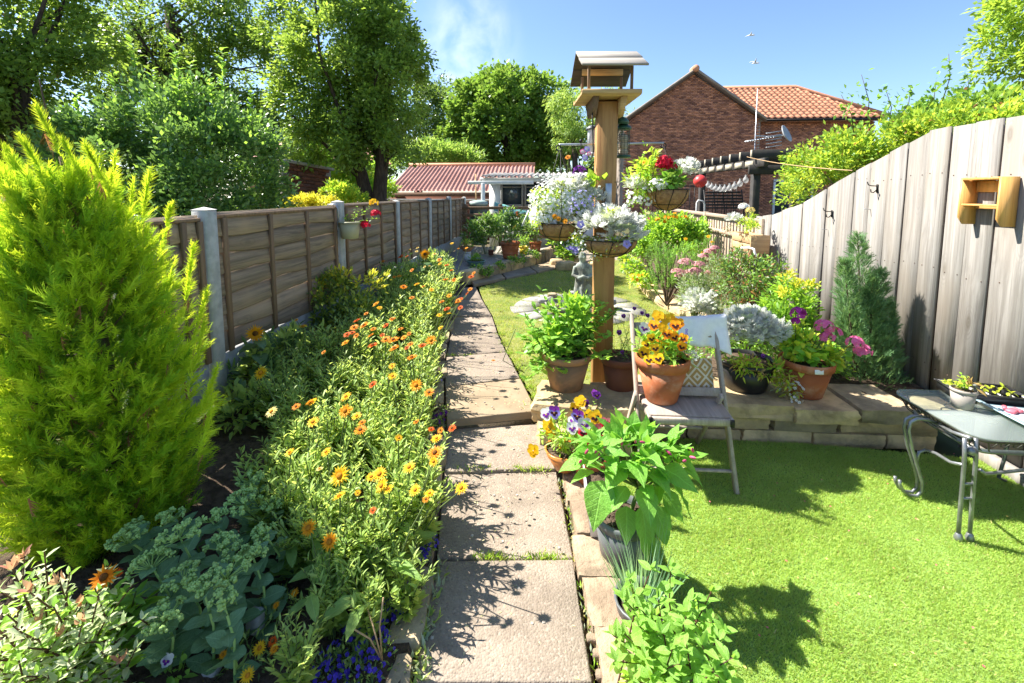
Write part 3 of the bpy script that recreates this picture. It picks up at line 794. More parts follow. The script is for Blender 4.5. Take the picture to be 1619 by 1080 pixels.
pst.cbox((0, 0, .61), (.10, .105, 1.22), .012)
pst.add(xf([[-.05, -.05, 0], [.05, -.05, 0], [.05, .05, 0], [-.05, .05, 0], [0, 0, .018]], (0, 0, 1.216)), [(0, 1, 4), (1, 2, 4), (2, 3, 4), (3, 0, 4)])
pst = pst.mesh('concrete_post', M_conc_post)
for k in range(-1, 6):
    y = PY0 + SP * k if k >= 0 else 2.10
    inst('concrete_post', pst, lf, (FX_L, y, .34 + .015 * math.sin(k * 2.1)), world=True, M=rot('Y', .5 * math.sin(k * 3)))
for k in range(-1, 5):
    yc = PY0 + SP * (k + .5); hs_ = 1.0
    if k < 0: yc, hs_ = 2.365, .235                       # a short first panel
    dz = .012 * math.sin(k * 1.3)
    m = MB(); m.cbox((FX_L + .002, yc, .47), (.045, (SP - .11) * hs_, .30), .006)
    m.build('gravel_board', M_conc, lf)
    pm = MB(); m = pm
    m.cbox((FX_L - .005, yc, ZT + dz - .01), (.07, (SP - .11) * hs_, .022), .004)          # capping rail
    pan = m.build('fence_panel', M_batten, lf)
    for b in range(7):
        inst('slat', slat_meshes[(b + k) % 4], pan, (FX_L + .004, yc, ZB + dz + .075 + b * .128), world=True, sc=(1, hs_, 1))
    for f in (-.47, -.17, .15, .475):
        inst('batten', bat, pan, (FX_L + .03, yc + f * (SP - .16) * hs_, (ZB + ZT) / 2 + dz - .01), world=True)

# ================================================================== right fence: hit and miss boards, stepping down
M_steel_d = plain('rusty_nail', (.16, .10, .07), (.10, .07, .055), 40, .7, .3, bump=0)
rf = thing('board_fence', 'tall silvered vertical board fence sloping down towards the back', 'fence', (FX_R, 3, 0))
seams = [1619 + 46, 1577, 1533, 1496, 1462, 1430, 1402, 1374, 1350, 1327, 1307, 1288, 1270, 1253, 1237, 1222, 1208, 1197]
ysm = [G(s, 0, EYE + .001).y if False else None for s in seams]
def fence_y(px):
    d = ray(px, 305); return FX_R / d.x * d.y
ysm = [fence_y(s) for s in seams]
ysm = [ysm[0] - .185 * k for k in range(8, 0, -1)] + ysm
def ftop(y):
    if y < 3.47: return 2.11
    return float(np.interp(y, [3.47, 4.4, 5.0, 5.8], [2.11, 1.80, 1.56, 1.365]))
for k in range(len(ysm) - 1):
    y0, y1 = ysm[k] + .011, ysm[k + 1] - .005
    m = MB(); t0, t1 = ftop(y0) + .006 * math.sin(k * 3.1), ftop(y1) + .006 * math.sin(k * 3.1)
    b = .003; xs = FX_R + .006 * math.sin(k * 2.7); zb = .02 if ysm[k] < 3 else .15
    poly = [(y0, zb), (y1, zb), (y1, t1), (y0, t0)]
    V = [(xs, y, z) for y, z in poly] + [(xs + .020, y, z) for y, z in poly]
    cy = (y0 + y1) / 2
    V = [(x - .0, y, z) for x, y, z in V]
    F = [(3, 2, 1, 0), (4, 5, 6, 7)] + [(i, (i + 1) % 4, 4 + (i + 1) % 4, 4 + i) for i in range(4)]
    mm = MB(); mm.add(V, F)
    o = mm.build('board', M_wood_R, None, off=(xs, cy, 1)); o.location = Vector((xs, cy, 1)) - rf.location; o.parent = rf
for k in range(len(ysm) - 1):
    yc = ysm[k + 1]
    m = MB(); m.box((FX_R + .0325, yc, ftop(yc) / 2 - .02), (.012, .15, ftop(yc) - .06))
    o = m.build('back_board', M_wood_Rb, rf)
nl = MB()
for k in range(len(ysm) - 1):
    for z in (.42, 1.12, 1.78):
        for f in (.22, .78):
            y = ysm[k] + (ysm[k + 1] - ysm[k]) * f; zz = z + .02 * math.sin(k * 5 + z * 9)
            if zz < ftop(y) - .08: nl.cbox((FX_R + .006 * math.sin(k * 2.7) - .0015, y, zz), (.003, .007, .007), .001)
nl.build('nail_heads', M_steel_d, rf)['kind'] = 'stuff'
m = MB(); m.cbox((FX_R - .03, 1.9, .035), (.05, 2.2, .07), .005); m.build('base_rail', M_wood_R, rf)

# trellis fence beyond
tf = thing('slat_fence', 'low trellis fence with close upright slats beyond the tall board fence', 'fence', (FX_R, 7, .2))
for z in (1.30, 1.06): m = MB(); m.cbox((FX_R, 8.15, z), (.05, 4.6, .055), .004); m.build('rail', M_trellis, tf)
m = MB(); m.cbox((FX_R, 8.15, .55), (.05, 4.6, .055), .004); m.build('rail', M_trellis, tf)
sl = MB(); sl.cbox((0, 0, 0), (.018, .06, 1.06), .003); sl = sl.mesh('slat', M_trellis)
for i in range(42): inst('slat', sl, tf, (FX_R + .03, 5.9 + i * .108, .77), world=True)
for y in (5.88, 7.9, 10.4):
    m = MB(); m.cbox((FX_R, y, .66), (.08, .08, 1.36), .006); m.build('post', M_trellis, tf)

# back fence rails
bf = thing('rail_fence', 'dark rail fence across the back of the garden behind the pots', 'fence', (-1, 11.3, .2))
for k, x in enumerate((-2.0, -1.1, -.2, .7)): m = MB(); m.cbox((x, 11.35, .75), (.09, .09, 1.25), .008); m.build('post', M_batten, bf)
for z in (1.28, 1.10, .92, .74, .56): m = MB(); m.cbox((-.65, 11.29, z), (2.9, .03, .075), .004); m.build('rail', M_batten, bf)
# ================================================================== buildings beyond the garden
def pantile_mesh(w, l, mat, seg=8, amp=.035):
    m = MB(); V = []
    for j, y in enumerate((0, 1)):
        for i in range(seg + 1):
            u = i / seg; z = amp * math.sin(u * 2 * math.pi) + .02 * (1 - j)
            V.append((w * (u - .5) * 1.08, l * y, z))
    for i in range(seg + 1): V.append((V[i][0], 0, V[i][2] - .018))
    N = seg + 1
    F = [(i, i + 1, N + i + 1, N + i) for i in range(seg)] + [(2 * N + i, 2 * N + i + 1, i + 1, i) for i in range(seg)]
    m.add(V, F); return m.mesh('roof_tile', mat, smooth=False)
def bricks(x0, x1, z0, z1, y, keep=None, bw=.225, bh=.075, th=.1, seed=0):
    "a brick face looking down the garden: real bricks with recessed joints"
    m = MB(); r = np.random.default_rng(seed); P = []
    nz = int((z1 - z0) / bh)
    for j in range(nz):
        z = z0 + (j + .5) * bh; xo = x0 + (bw / 2 if j % 2 else 0)
        for i in range(int((x1 - xo) / bw)):
            x = xo + (i + .5) * bw
            if keep is None or keep(x, z): P.append((x, y + r.uniform(-.008, .006), z))
    P = np.array(P); n = len(P)
    c = A([[-1, -1, -1], [1, -1, -1], [1, -1, 1], [-1, -1, 1], [-1, 1, -1], [1, 1, -1], [1, 1, 1], [-1, 1, 1]]) * A([bw / 2 - .006, th / 2, bh / 2 - .006])
    V = (P[:, None, :] + c[None]).reshape(-1, 3)
    f = A([[0, 1, 2, 3], [3, 2, 6, 7], [0, 4, 5, 1], [0, 3, 7, 4], [1, 5, 6, 2]])
    m.add(V, (f[None] + (np.arange(n) * 8)[:, None, None]).reshape(-1, 4)); return m

hs = thing('brick_house', 'red brick house with a plain gable and orange pantile wing roof', 'house', (7.5, 24, 0))
HX, HA, HE = 7.54, 7.76, .70
gable = lambda x, z: z < HA - .1 - abs(x - HX) * HE
bricks(4.12, 10.95, -.05, 7.8, 24.0, gable, seed=1).build('brickwork', M_brick, hs)['kind'] = 'stuff'
bricks(10.95, 17.5, -.05, 5.5, 25.6, lambda x, z: not (12.5 < x < 14.5 and z < 2.4), seed=2).build('brickwork', M_brick, hs)['kind'] = 'stuff'
m = MB()
m.add([(4.15, 24.03, -.06), (10.92, 24.03, -.06), (10.92, 24.03, 5.26), (HX, 24.03, 7.63), (4.15, 24.03, 5.26), (4.15, 31, -.06), (10.92, 31, -.06), (10.92, 31, 5.26), (HX, 31, 7.63), (4.15, 31, 5.26)],
      [(0, 1, 2, 3, 4), (0, 4, 9, 5), (1, 6, 7, 2), (5, 9, 8, 7, 6)])
m.box((14.3, 28.3, 2.7), (6.4, 5.3, 5.5)); m.build('wall', M_mortar, hs)
rb = MB()                                                            # gable roof: two slabs and verges
for s in (-1, 1):
    a, b = (HX, HA + .02), (HX + s * 3.55, HA + .02 - 3.55 * HE)
    V = [(a[0], 23.75, a[1]), (b[0], 23.75, b[1]), (b[0], 31.2, b[1]), (a[0], 31.2, a[1])]
    V += [(x, y, z + .13) for x, y, z in V]
    rb.add(V, [(0, 1, 5, 4), (1, 2, 6, 5), (2, 3, 7, 6), (4, 5, 6, 7), (0, 3, 2, 1)])
roof = rb.build('roof', plain('verge_cement', (.40, .33, .27), (.32, .25, .2), 4, .9, .15), hs)
ver = MB()
for s in (-1, 1):
    L = 3.55 / math.cos(math.atan(HE)); c = (HX + s * 1.775, 23.80, HA - 1.775 * HE - .06)
    ver.cbox(c, (L, .06, .10), .01, M=rot('Y', s * math.degrees(math.atan(HE))))
ver.build('verge', M_timber_far, roof)
cap = MB(); cap.lathe([(.17, 0), (.17, .5)], (HX, 23.7, HA + .10), 12, M=rot('X', -90)); cap.build('ridge_tile', M_tile, roof)
E0, E1 = Vector((0, 25.15, 5.56)), Vector((0, 29.0, 7.98)); SL = (E1 - E0).length; sa = math.atan2(E1.z - E0.z, E1.y - E0.y)
m = MB()
m.add([(9.6, E0.y, E0.z - .03), (17.75, E0.y, E0.z - .03), (15.1, E1.y, E1.z - .03), (8.0, E1.y, E1.z - .03), (17.75, 31, 5.5)], [(0, 1, 2, 3), (1, 4, 2)])
m.box((13.9, 25.22, 5.47), (7.6, .12, .12))
wr = m.build('wing_roof', M_tile_far, hs)
tm = pantile_mesh(.34, .46, M_tile)
rows = 12; st = SL / rows; Mt = Matrix.Rotation(sa, 3, 'X')
for j in range(rows):
    t = j / rows; y = E0.y + (E1.y - E0.y) * t - .05; z = E0.z + (E1.z - E0.z) * t + .03
    for i in range(28):
        x = 9.9 + .33 * i
        if x < HX + (HA + .1 - z) / HE + .05 or x > 17.7 - 2.65 * t - .1: continue
        inst('roof_tile', tm, wr, (x, y, z), M=Mt, world=True)
m = MB(); m.tube([(8.0, 29, 8.02), (15.1, 29, 8.02), (17.8, 25.1, 5.64)], .13, 8); m.build('ridge_tile', M_tile, wr)
m = MB(); m.tube([(11.1, 25.05, 5.48), (17.7, 25.05, 5.48)], .06, 8); m.build('gutter', M_iron, hs)
m = MB(); m.tube([(11.05, 25.4, 5.45), (11.05, 25.48, 5.2), (11.05, 25.48, 0)], .045, 8); m.build('downpipe', M_iron, hs)
dr = MB()
for c, s in (((13.5, 25.55, 2.32), (2.1, .1, .14)), ((12.51, 25.55, 1.15), (.12, .1, 2.3)), ((14.49, 25.55, 1.15), (.12, .1, 2.3)), ((13.5, 25.55, 1.15), (.12, .1, 2.3))): dr.cbox(c, s, .01)
dw = dr.build('door', M_white, hs)
M_pane = plain('dark_pane', (.06, .075, .085), (.05, .06, .07), 2, .08, .6, bump=0)
m = MB(); m.box((13.5, 25.62, 1.15), (1.9, .02, 2.2)); m.build('pane', M_pane, dw)

# long pantiled outbuilding
gr = thing('tiled_outbuilding', 'low outbuilding with a long faded pink pantile roof behind the fence', 'outbuilding', (-3.2, 18.5, 0))
m = MB(); nx, ny = 33 * 6, 16; V = []; a0, a1 = (-6.05, 17.0, 1.70), (-.42, 20.2, 2.86)
for j in range(ny):
    for e in (0, 1):
        t = (j + e) / ny
        for i in range(nx + 1):
            x = a0[0] + (a1[0] - a0[0]) * i / nx
            V.append((x, a0[1] + (a1[1] - a0[1]) * t, a0[2] + (a1[2] - a0[2]) * t + .035 * math.sin(i / 6 * 2 * math.pi) + (.035 if e == 0 else 0)))
N = nx + 1
F = [((r) * N + i, r * N + i + 1, (r + 1) * N + i + 1, (r + 1) * N + i) for r in range(2 * ny - 1) for i in range(nx)]
m.add(V, A(F)); ro = m.build('roof', M_tile_far, gr); ro['kind'] = 'stuff'
m = MB(); m.tube([(-6.1, 20.2, 2.9), (-.4, 20.2, 2.9)], .1, 8); m.build('ridge_tile', M_tile, gr)
m = MB(); m.box((-3.23, 18.75, .8), (5.5, 3.0, 1.72)); m.add([(-.46, 17.3, 1.66), (-.46, 20.2, 1.66), (-.46, 20.2, 2.8)], [(0, 1, 2)]); m.build('wall', M_oldbrick, gr)
m = MB(); m.box((-3.23, 17.02, 1.60), (5.7, .06, .16)); m.build('fascia', M_timber_far, gr)
lw = thing('low_brick_wall', 'low old brick boundary wall with pale coping in front of outbuilding', 'wall', (-4.5, 15.5, 0))
bricks(-9, -.7, 0, 1.38, 15.5, seed=4, bw=.23).build('brickwork', M_oldbrick, lw)['kind'] = 'stuff'
m = MB(); m.box((-4.85, 15.56, .68), (8.2, .1, 1.36)); m.build('wall_core', M_mortar, lw)
m = MB(); m.cbox((-4.85, 15.5, 1.42), (8.4, .24, .05), .01); m.build('coping', M_cement, lw)

# tall old brick wall beside the holly
ob = thing('old_brick_wall', 'stub of old dark brick wall rising beyond the holly bush', 'wall', (-4.6, 8.2, 0))
a, b = D(448, 290, 8.3), D(524, 290, 9.6)
w = (b - a); w.z = 0; ang = math.atan2(w.y, w.x); L = w.length
bm_ = bricks(0, L, 0, 2.28, 0, seed=6)
for k in range(len(bm_.V)):
    v = bm_.V[k]; tz = 1 - v[:, 0] / L * .045; v[:, 2] *= tz
    bm_.V[k] = xf(v, (a.x, a.y, 0), ang)
bm_.build('brickwork', M_oldbrick, ob)['kind'] = 'stuff'
m = MB(); m.box((0, 0, 0), (L, .1, 2.18)); m.V[0] = xf(m.V[0] + A([L / 2, .06, 1.09]), (a.x, a.y, 0), ang); m.build('wall_core', M_mortar, ob)
m = MB(); m.cbox((L / 2, .03, 0), (L, .26, .06), .01); v = m.V[0]; v[:, 2] += 2.27 * (1 - v[:, 0] / L * .045); m.V[0] = xf(v, (a.x, a.y, 0), ang); m.build('coping', M_cement, ob)
# chimney glimpsed between the trees
fh = thing('far_house', 'distant house with a brick chimney glimpsed between the fruit trees', 'house', (-14, 27, 0))
m = MB(); m.box((-14.6, 29, 1.9), (7, 5, 3.8)); m.build('wall', M_oldbrick, fh)
m = MB(); m.add([(-18.3, 26.2, 3.7), (-10.9, 26.2, 3.7), (-10.9, 29, 5), (-18.3, 29, 5), (-18.3, 31.8, 3.7), (-10.9, 31.8, 3.7)], [(0, 1, 2, 3), (3, 2, 5, 4), (1, 5, 2), (0, 3, 4)]); m.build('roof', M_tile_far, fh)
cx = D(476, 240, 28).x; m = MB(); m.cbox((cx, 28, 4.6), (.8, .8, 1.9), .03); ch = m.build('chimney', M_oldbrick, fh)
m = MB(); m.lathe([(.13, 0), (.16, .02), (.14, .45), (.17, .5)], (cx, 28, 5.55), 10); m.build('chimney_pot', M_terra, ch)

# white hut with corrugated roof
ht = thing('garden_hut', 'small white hut with window and corrugated roof at the end of the garden', 'hut', (0, 13.5, 0))
m = MB()
for x0, x1, z0, z1 in ((-1.58, -1.26, 0, 2.02), (-1.26, 1.75, 0, 1.27), (.46, .60, 1.27, 2.02), (1.35, 1.75, 1.27, 2.02)): m.box(((x0 + x1) / 2, 13.06, (z0 + z1) / 2), (x1 - x0, .12, z1 - z0))
m.box((-1.53, 14.3, 1.0), (.1, 2.36, 2.0)); m.box((1.70, 14.3, 1.0), (.1, 2.36, 2.0)); m.box((.08, 15.5, 1.0), (3.3, .1, 2.0)); m.build('wall', M_white, ht)
for x0, x1 in ((-1.24, -.60), (-.56, .44), (.62, 1.33)):
    fm = MB(); zc, zh = 1.645, .73
    for c, s in (((x0 + .025, 13.03, zc), (.05, .1, zh)), ((x1 - .025, 13.03, zc), (.05, .1, zh)), (((x0 + x1) / 2, 13.03, zc + zh / 2 - .025), (x1 - x0 - .1, .1, .05)), (((x0 + x1) / 2, 13.03, zc - zh / 2 + .025), (x1 - x0 - .1, .12, .05)), (((x0 + x1) / 2, 13.035, zc + .18), (x1 - x0 - .1, .04, .03))): fm.cbox(c, s, .006)
    wd = fm.build('window', plain('grey_window_paint', (.30, .27, .24), (.25, .22, .2), 6, .6, .3), ht)
    m = MB(); m.box(((x0 + x1) / 2, 13.05, zc), (x1 - x0 - .1, .01, zh - .1)); m.build('pane', M_pane, wd)
m = MB(); n = 120; V = []
for y, z in ((12.55, 2.13), (15.9, 2.35)):
    for k in range(2):
        for i in range(n + 1): V.append((-1.75 + 3.7 * i / n, y, z + .03 * math.sin(i * 2 * math.pi / 6) - .018 * k))
N = n + 1; F = []
for i in range(n): F += [(i, i + 1, 2 * N + i + 1, 2 * N + i), (N + i, 3 * N + i, 3 * N + i + 1, N + i + 1), (N + i, N + i + 1, i + 1, i)]
m.add(V, F); m.build('roof', M_cement, ht)
m = MB(); m.cbox((-.1, 12.72, 2.03), (3.4, .06, .12), .006); m.build('fascia', M_white, ht)
m = MB(); m.cbox((-1.15, 11.95, 1.93), (1.75, .05, .09), .005); m.cbox((-1.62, 12.33, 1.95), (.05, .72, .06), .005); cn = m.build('canopy_beam', M_white, ht)
m = MB(); m.cbox((-1.62, 11.95, .96), (.10, .10, 1.92), .008); m.build('canopy_post', M_white, ht)
b = thing('hanging_bulb', 'small round lamp hanging inside the hut window', 'lamp', (-.93, 12.98, 1.7))
m = MB(); m.lathe([(.0, -.04), (.03, -.03), (.04, 0), (.03, .03), (0, .045)], (-.93, 12.94, 1.70), 10); m.build('globe', M_white, b, smooth=True); m = MB(); m.tube([(-.93, 12.94, 1.74), (-.93, 12.95, 1.98)], .004, 4); m.build('flex', M_iron, b)

# pergola in the neighbouring garden
pg = thing('pergola', 'dark stained pergola with bare rafter ends beyond the slat fence', 'pergola', (4.6, 9, 0))
for x, y in ((3.60, 8.0), (3.60, 10.6), (6.6, 8.0), (5.62, 10.6)): m = MB(); m.cbox((x, y, 1.05), (.12, .12, 2.1), .008); m.build('post', M_pergola, pg)
for x in (3.60, 6.6): m = MB(); m.cbox((x, 9.35, 2.16), (.07, 3.4, .14), .006); m.build('beam', M_pergola, pg)
m = MB(); m.cbox((5.1, 7.93, 2.05), (3.3, .05, .16), .006); m.build('beam', M_pergola, pg)
for i in range(7):
    y = 7.95 + i * .44; m = MB(); m.cbox((5.15, y, 2.31), (3.3, .06, .15), .004); o = m.build('rafter', M_pergola, pg)
    m = MB(); m.box((3.491, y, 2.31), (.012, .052, .142)); m.build('rafter_end', M_pergola_end, o)
    m = MB(); m.box((3.558, y + .22, 2.155), (.012, .30, .10)); m.build('side_block', M_pergola_end, pg)
sg = thing('string_lights', 'string of clear round festoon bulbs along the pergola side', 'lights', (3.5, 9, 2))
pts = [Vector((3.53, 7.98 + 2.5 * t, 2.05 - .28 * 4 * t * (1 - t) * .8)) for t in np.linspace(0, 1, 12)]
m = MB(); m.tube(pts, .005, 4); m.build('cable', M_iron, sg)
tb_ = NT('clear_bulb'); mb_ = tb_.node('ShaderNodeMixShader'); tb_.set(mb_, 0, .32); tb_.t.links.new(tb_.node('ShaderNodeBsdfTransparent').outputs[0], mb_.inputs[1]); tb_.t.links.new(tb_.bsdf((.8, .8, .78), .08, .7), mb_.inputs[2]); M_bulb = tb_.done(mb_.outputs[0])
m = MB(); m.lathe([(.015, 0), (.018, -.03), (.045, -.07), (.05, -.1), (.035, -.135), (0, -.15)], (0, 0, 0), 10); bl = m.mesh('bulb', M_bulb, smooth=True)
for p in pts[1:-1]: inst('bulb', bl, sg, p, world=True)
ln = thing('red_lantern', 'round red paper lantern hanging beside the festoon bulbs', 'lantern', tuple(D(1107, 287, 9.2)))
p = D(1107, 287, 9.2); m = MB(); m.lathe([(.02, -.12), (.075, -.10), (.12, -.04), (.13, 0), (.12, .05), (.07, .11), (.02, .13)], p, 14); m.build('shade', M_red, ln, smooth=True); m = MB(); m.tube([p + Vector((0, 0, .13)), p + Vector((.1, 0, .4))], .004, 4); m.build('cord', M_iron, ln)
sw = thing('garden_swing_seat', 'black slatted bench back under the pergola', 'bench', (3.7, 9.3, .8))
for k in range(6): m = MB(); m.cbox((3.62, 9.32 + k * .02, 1.36 + k * .062), (.78 - .02 * k, .02, .035), .004); m.build('slat', M_iron, sw)
for x in (3.25, 3.44, 3.62, 3.80, 3.99): m = MB(); m.tube([(x, 9.40, 1.0), (x, 9.30, 1.32), (x, 9.45, 1.72)], .012, 6); m.build('upright', M_iron, sw)
m = MB(); m.cbox((3.62, 9.2, .98), (.82, .4, .04), .008); m.build('seat', M_iron, sw)
for x in (3.27, 3.97):
    for y in (9.05, 9.38): m = MB(); m.cbox((x, y, .47), (.04, .04, .96), .004); m.build('leg', M_iron, sw)
ir = thing('iron_railing', 'thin black iron railing in front of the brick house', 'railing', (5.8, 20, 0))
for z in (.5, 1.95): m = MB(); m.cbox((6.2, 20, z), (4.2, .04, .05), .005); m.build('rail', M_iron, ir)
bar = MB(); bar.box((0, 0, 0), (.025, .025, 2.0)); bar = bar.mesh('bar', M_iron)
for i in range(22): inst('bar', bar, ir, (4.15 + i * .195, 20, 1.0), world=True)
wc = thing('white_tube_chair', 'white tubular metal chair back just beyond the slat fence', 'chair', (3.1, 8.8, .6))
p = D(1101, 332, 9.0); m = MB(); m.tube([p + Vector((0, 0, -.5)), p + Vector((0, 0, .14)), p + Vector((.03, 0, .19)), p + Vector((.13, .02, .17)), p + Vector((.17, .05, .1)), p + Vector((.18, .05, -.5))], .014, 6); m.build('back_frame', M_white, wc, smooth=True)
m = MB(); m.cbox(p + Vector((.09, .22, -.35)), (.3, .36, .03), .008); m.build('seat', M_white, wc)
for dx, dy in ((-.04, .06), (.22, .06), (-.04, .38), (.22, .38)): m = MB(); q = p + Vector((dx, dy, -.36)); m.tube([q, (q.x, q.y, .0)], .012, 6); m.build('leg', M_white, wc)

# aerial pole and dish
ae = thing('television_aerial', 'tall thin pole with comb shaped television aerial above the pergola', 'aerial', (7.1, 15, 0))
a = D(1198, 140, 15); m = MB(); m.tube([(a.x, 15, 0), (a.x, 15, a.z)], .014, 6); m.build('pole', M_galv, ae)
p, q = D(1178, 224, 14.9), D(1236, 214, 15.2); m = MB(); m.tube([p, q], .02, 5)
m.build('boom', M_galv, ae)
el = MB(); el.tube([(0, -.2, -.03), (0, .2, .03)], .012, 5); el = el.mesh('element', M_galv)
for t in np.linspace(0, .75, 12): inst('element', el, ae, p.lerp(q, t), world=True, M=rot('Z', -18))
for k in range(5):
    e = D(1211, 211 + k * 5.6, 15.05); f = D(1236, 207 + k * 5.6, 15.2); m = MB(); m.tube([e, f], .014, 5); m.build('reflector_bar', M_galv, ae)
ds = thing('satellite_dish', 'grey satellite dish beside the television aerial', 'dish', tuple(D(1240, 213, 15.6)))
p = D(1240, 213, 15.6); m = MB(); m.lathe([(0, .0), (.12, .012), (.22, .045), (.30, .09), (.30, .075), (.22, .03), (.12, -.003), (0, -.015)], p, 20, M=rotd((.55, -.55, .35)))
m.build('reflector', plain('dish_grey', (.42, .44, .46), None, 4, .5, .4, bump=0), ds, smooth=True)
m = MB(); m.tube([p, p + Vector((-.05, .15, -.05)), (a.x, 15, p.z - .1)], .02, 5); m.build('arm', M_galv, ds)
rp = thing('washing_line', 'pale rope line from the pergola corner to the board fence', 'rope', (3, 6, 2))
a, b = D(1181, 248, 7.95), Vector((FX_R + .0, fence_y(1345), 1.86)); m = MB(); m.tube([a.lerp(b, t) - Vector((0, 0, .03 * 4 * t * (1 - t))) for t in np.linspace(0, 1, 12)], .005, 5); m.build('rope', M_planter, rp)
# water butt, tarpaulin, canes
wb = thing('water_butt', 'grey green plastic water butt with lid beside the rail fence', 'water butt', tuple(D(757, 335, 11.7))[:2] + (.3,))
p = D(757, 335, 11.7); m = MB(); m.lathe([(.21, .3), (.235, .7), (.245, 1.1), (.225, 1.33), (.225, 1.34)], (p.x, p.y, 0), 20); m.build('barrel', plain('butt_green', (.10, .15, .14), None, 5, .5, .4, bump=.05), wb, smooth=True)
m = MB(); m.lathe([(.25, 1.34), (.255, 1.37), (.245, 1.43), (.15, 1.46), (0, 1.47)], (p.x, p.y, 0), 20); m.build('lid', plain('butt_lid', (.33, .42, .39), None, 5, .5, .4, bump=.05), wb, smooth=True)
tp = MB(); n = 10; V = []
for j in range(n + 1):
    for i in range(n + 1):
        q = D(782 + 50 * i / n, 340, 11.9); V.append((q.x, 11.75 + .25 * j / n + .03 * math.sin(i * 1.3), 1.42 - .22 * (j - n / 2) ** 2 / 25 - .25 * (i / n) + .03 * mnoise.noise((i * .7, j * .7, 2))))
tp.add(V, [(j * 11 + i, j * 11 + i + 1, (j + 1) * 11 + i + 1, (j + 1) * 11 + i) for j in range(n) for i in range(n)])
tag(tp.build('tarpaulin', M_teal, smooth=True), 'crumpled turquoise plastic sheet behind the rail fence', 'tarpaulin')
m = MB(); m.tube([D(836, 333, 9.2), D(825, 358, 9.0)], .018, 6); tag(m.build('plastic_pipe', M_white, None), 'short white plastic pipe leaning among the back plants', 'pipe')
m = MB(); m.tube([D(752, 275, 12.2), D(753, 335, 12.2)], .02, 5); tag(m.build('wooden_pole', M_planter, None), 'thin brown wooden pole standing beside the water butt', 'pole')

# ================================================================== trees and shrubs
def cluster_leaves(mb, cen, rc, n, T, L, W, mats, out=None, up=.5, droop=0., mat=0, jl=.35):
    cen = np.asarray(cen, float); m = len(cen)
    k = rng.integers(0, m, n); rc = np.broadcast_to(rc, (m,))
    o = nrm(rng.normal(size=(n, 3))) * (rng.random(n) ** .6)[:, None] * rc[k][:, None]
    P = cen[k] + o
    d = nrm(o) * .7 + rng.normal(size=(n, 3)) * .5 + (out[k] if out is not None else 0) + A([0, 0, up - droop])
    u = rng.normal(size=(n, 3)) * .55 + A([0, 0, 1.0])
    mb.put(*T, P, d, u, L * rng.uniform(1 - jl, 1 + jl, n), W * rng.uniform(1 - jl, 1 + jl, n), mat=mat)
    return P
def shell(c, r, n, lo=.55, hi=1.0, zmin=-1):
    "points through the outer part of an ellipsoid"
    d = nrm(rng.normal(size=(n, 3))); d = d[d[:, 2] > zmin]
    return A(c) + d * A(r) * rng.uniform(lo, hi, len(d))[:, None], d
def tree(name, label, cat, base, trunk, limbs, ells, nclump, nleaf, L, W, leafmats, wts, rc=.35, T=KITE, group=None, bark=None, droop=0., up=.3, extra=None, zmin=-1, lo=.5):
    t = thing(name, label, cat, base, group)
    m = MB(); b = Vector(base)
    for pts, r0, r1 in trunk: m.tube([Vector(p) for p in pts], np.linspace(r0, r1, len(pts)), 9)
    tr = m.build('trunk', bark or M_bark, t, smooth=True)
    cen = []; out = []
    tot = sum(e[1][0] * e[1][2] for e in ells)
    for c, r in ells:
        p, d = shell(c, r, max(4, int(nclump * r[0] * r[2] / tot)), lo, 1.0, zmin); cen.append(p); out.append(d)
    cen = np.concatenate(cen); out = np.concatenate(out)
    if limbs:
        m = MB()
        for k in rng.permutation(len(cen))[:limbs]:
            q = Vector(cen[k]); tk = trunk[rng.integers(0, len(trunk))][0]; j_ = rng.integers(max(0, len(tk) - 3), len(tk) - 1); s = Vector(tk[j_]).lerp(Vector(tk[j_ + 1]), rng.uniform(.3, 1)); s2 = s.lerp(q, .5) + Vector(rng.normal(size=3) * .10 * (q - s).length) + Vector((0, 0, .12 * (q - s).length))
            m.tube([s, s2, q], [trunk[0][2] * .55, trunk[0][2] * .3, .008], 5, cap=False)
        m.build('limb', bark or M_bark, t, smooth=True)
    m = MB(); cnt = rng.multinomial(nleaf, A(wts) / sum(wts))
    for i, n in enumerate(cnt): cluster_leaves(m, cen, rc * rng.uniform(.6, 1.25, len(cen)), n, T, L, W, None, out * .6, up, droop, mat=i)
    m.build('crown', leafmats, t)
    if extra: extra(t, cen, out)
    return t
# pear tree behind the left fence
b = D(592, 320, 9.0)
tree('pear_tree', 'twin trunked pear tree with a tall glossy crown behind the left fence', 'tree', (b.x, 9, 0),
     [([(b.x - .12, 9, 0), (b.x - .16, 9, 1.6), (b.x - .38, 9.05, 2.5), (b.x - .55, 9.1, 3.4)], .16, .09), ([(b.x + .1, 9, 0), (b.x + .13, 8.95, 1.6), (b.x + .25, 8.9, 2.6), (b.x + .35, 8.9, 3.6)], .17, .09)], 26,
     [((b.x - .35, 9.1, 4.2), (1.35, 1.3, 2.0)), ((b.x - .9, 9.2, 5.2), (1.3, 1.2, 1.4)), ((b.x + .45, 9.0, 3.6), (.9, .9, 1.35)), ((b.x - 1.2, 9.0, 3.4), (.9, .9, 1.1)), ((b.x + .55, 9.2, 4.7), (.8, .8, .9)), ((b.x + .1, 8.6, 2.7), (.7, .7, .65))],
     250, 52000, .085, .052, [L_tree, L_treed], [.65, .35], .30, up=-.1)
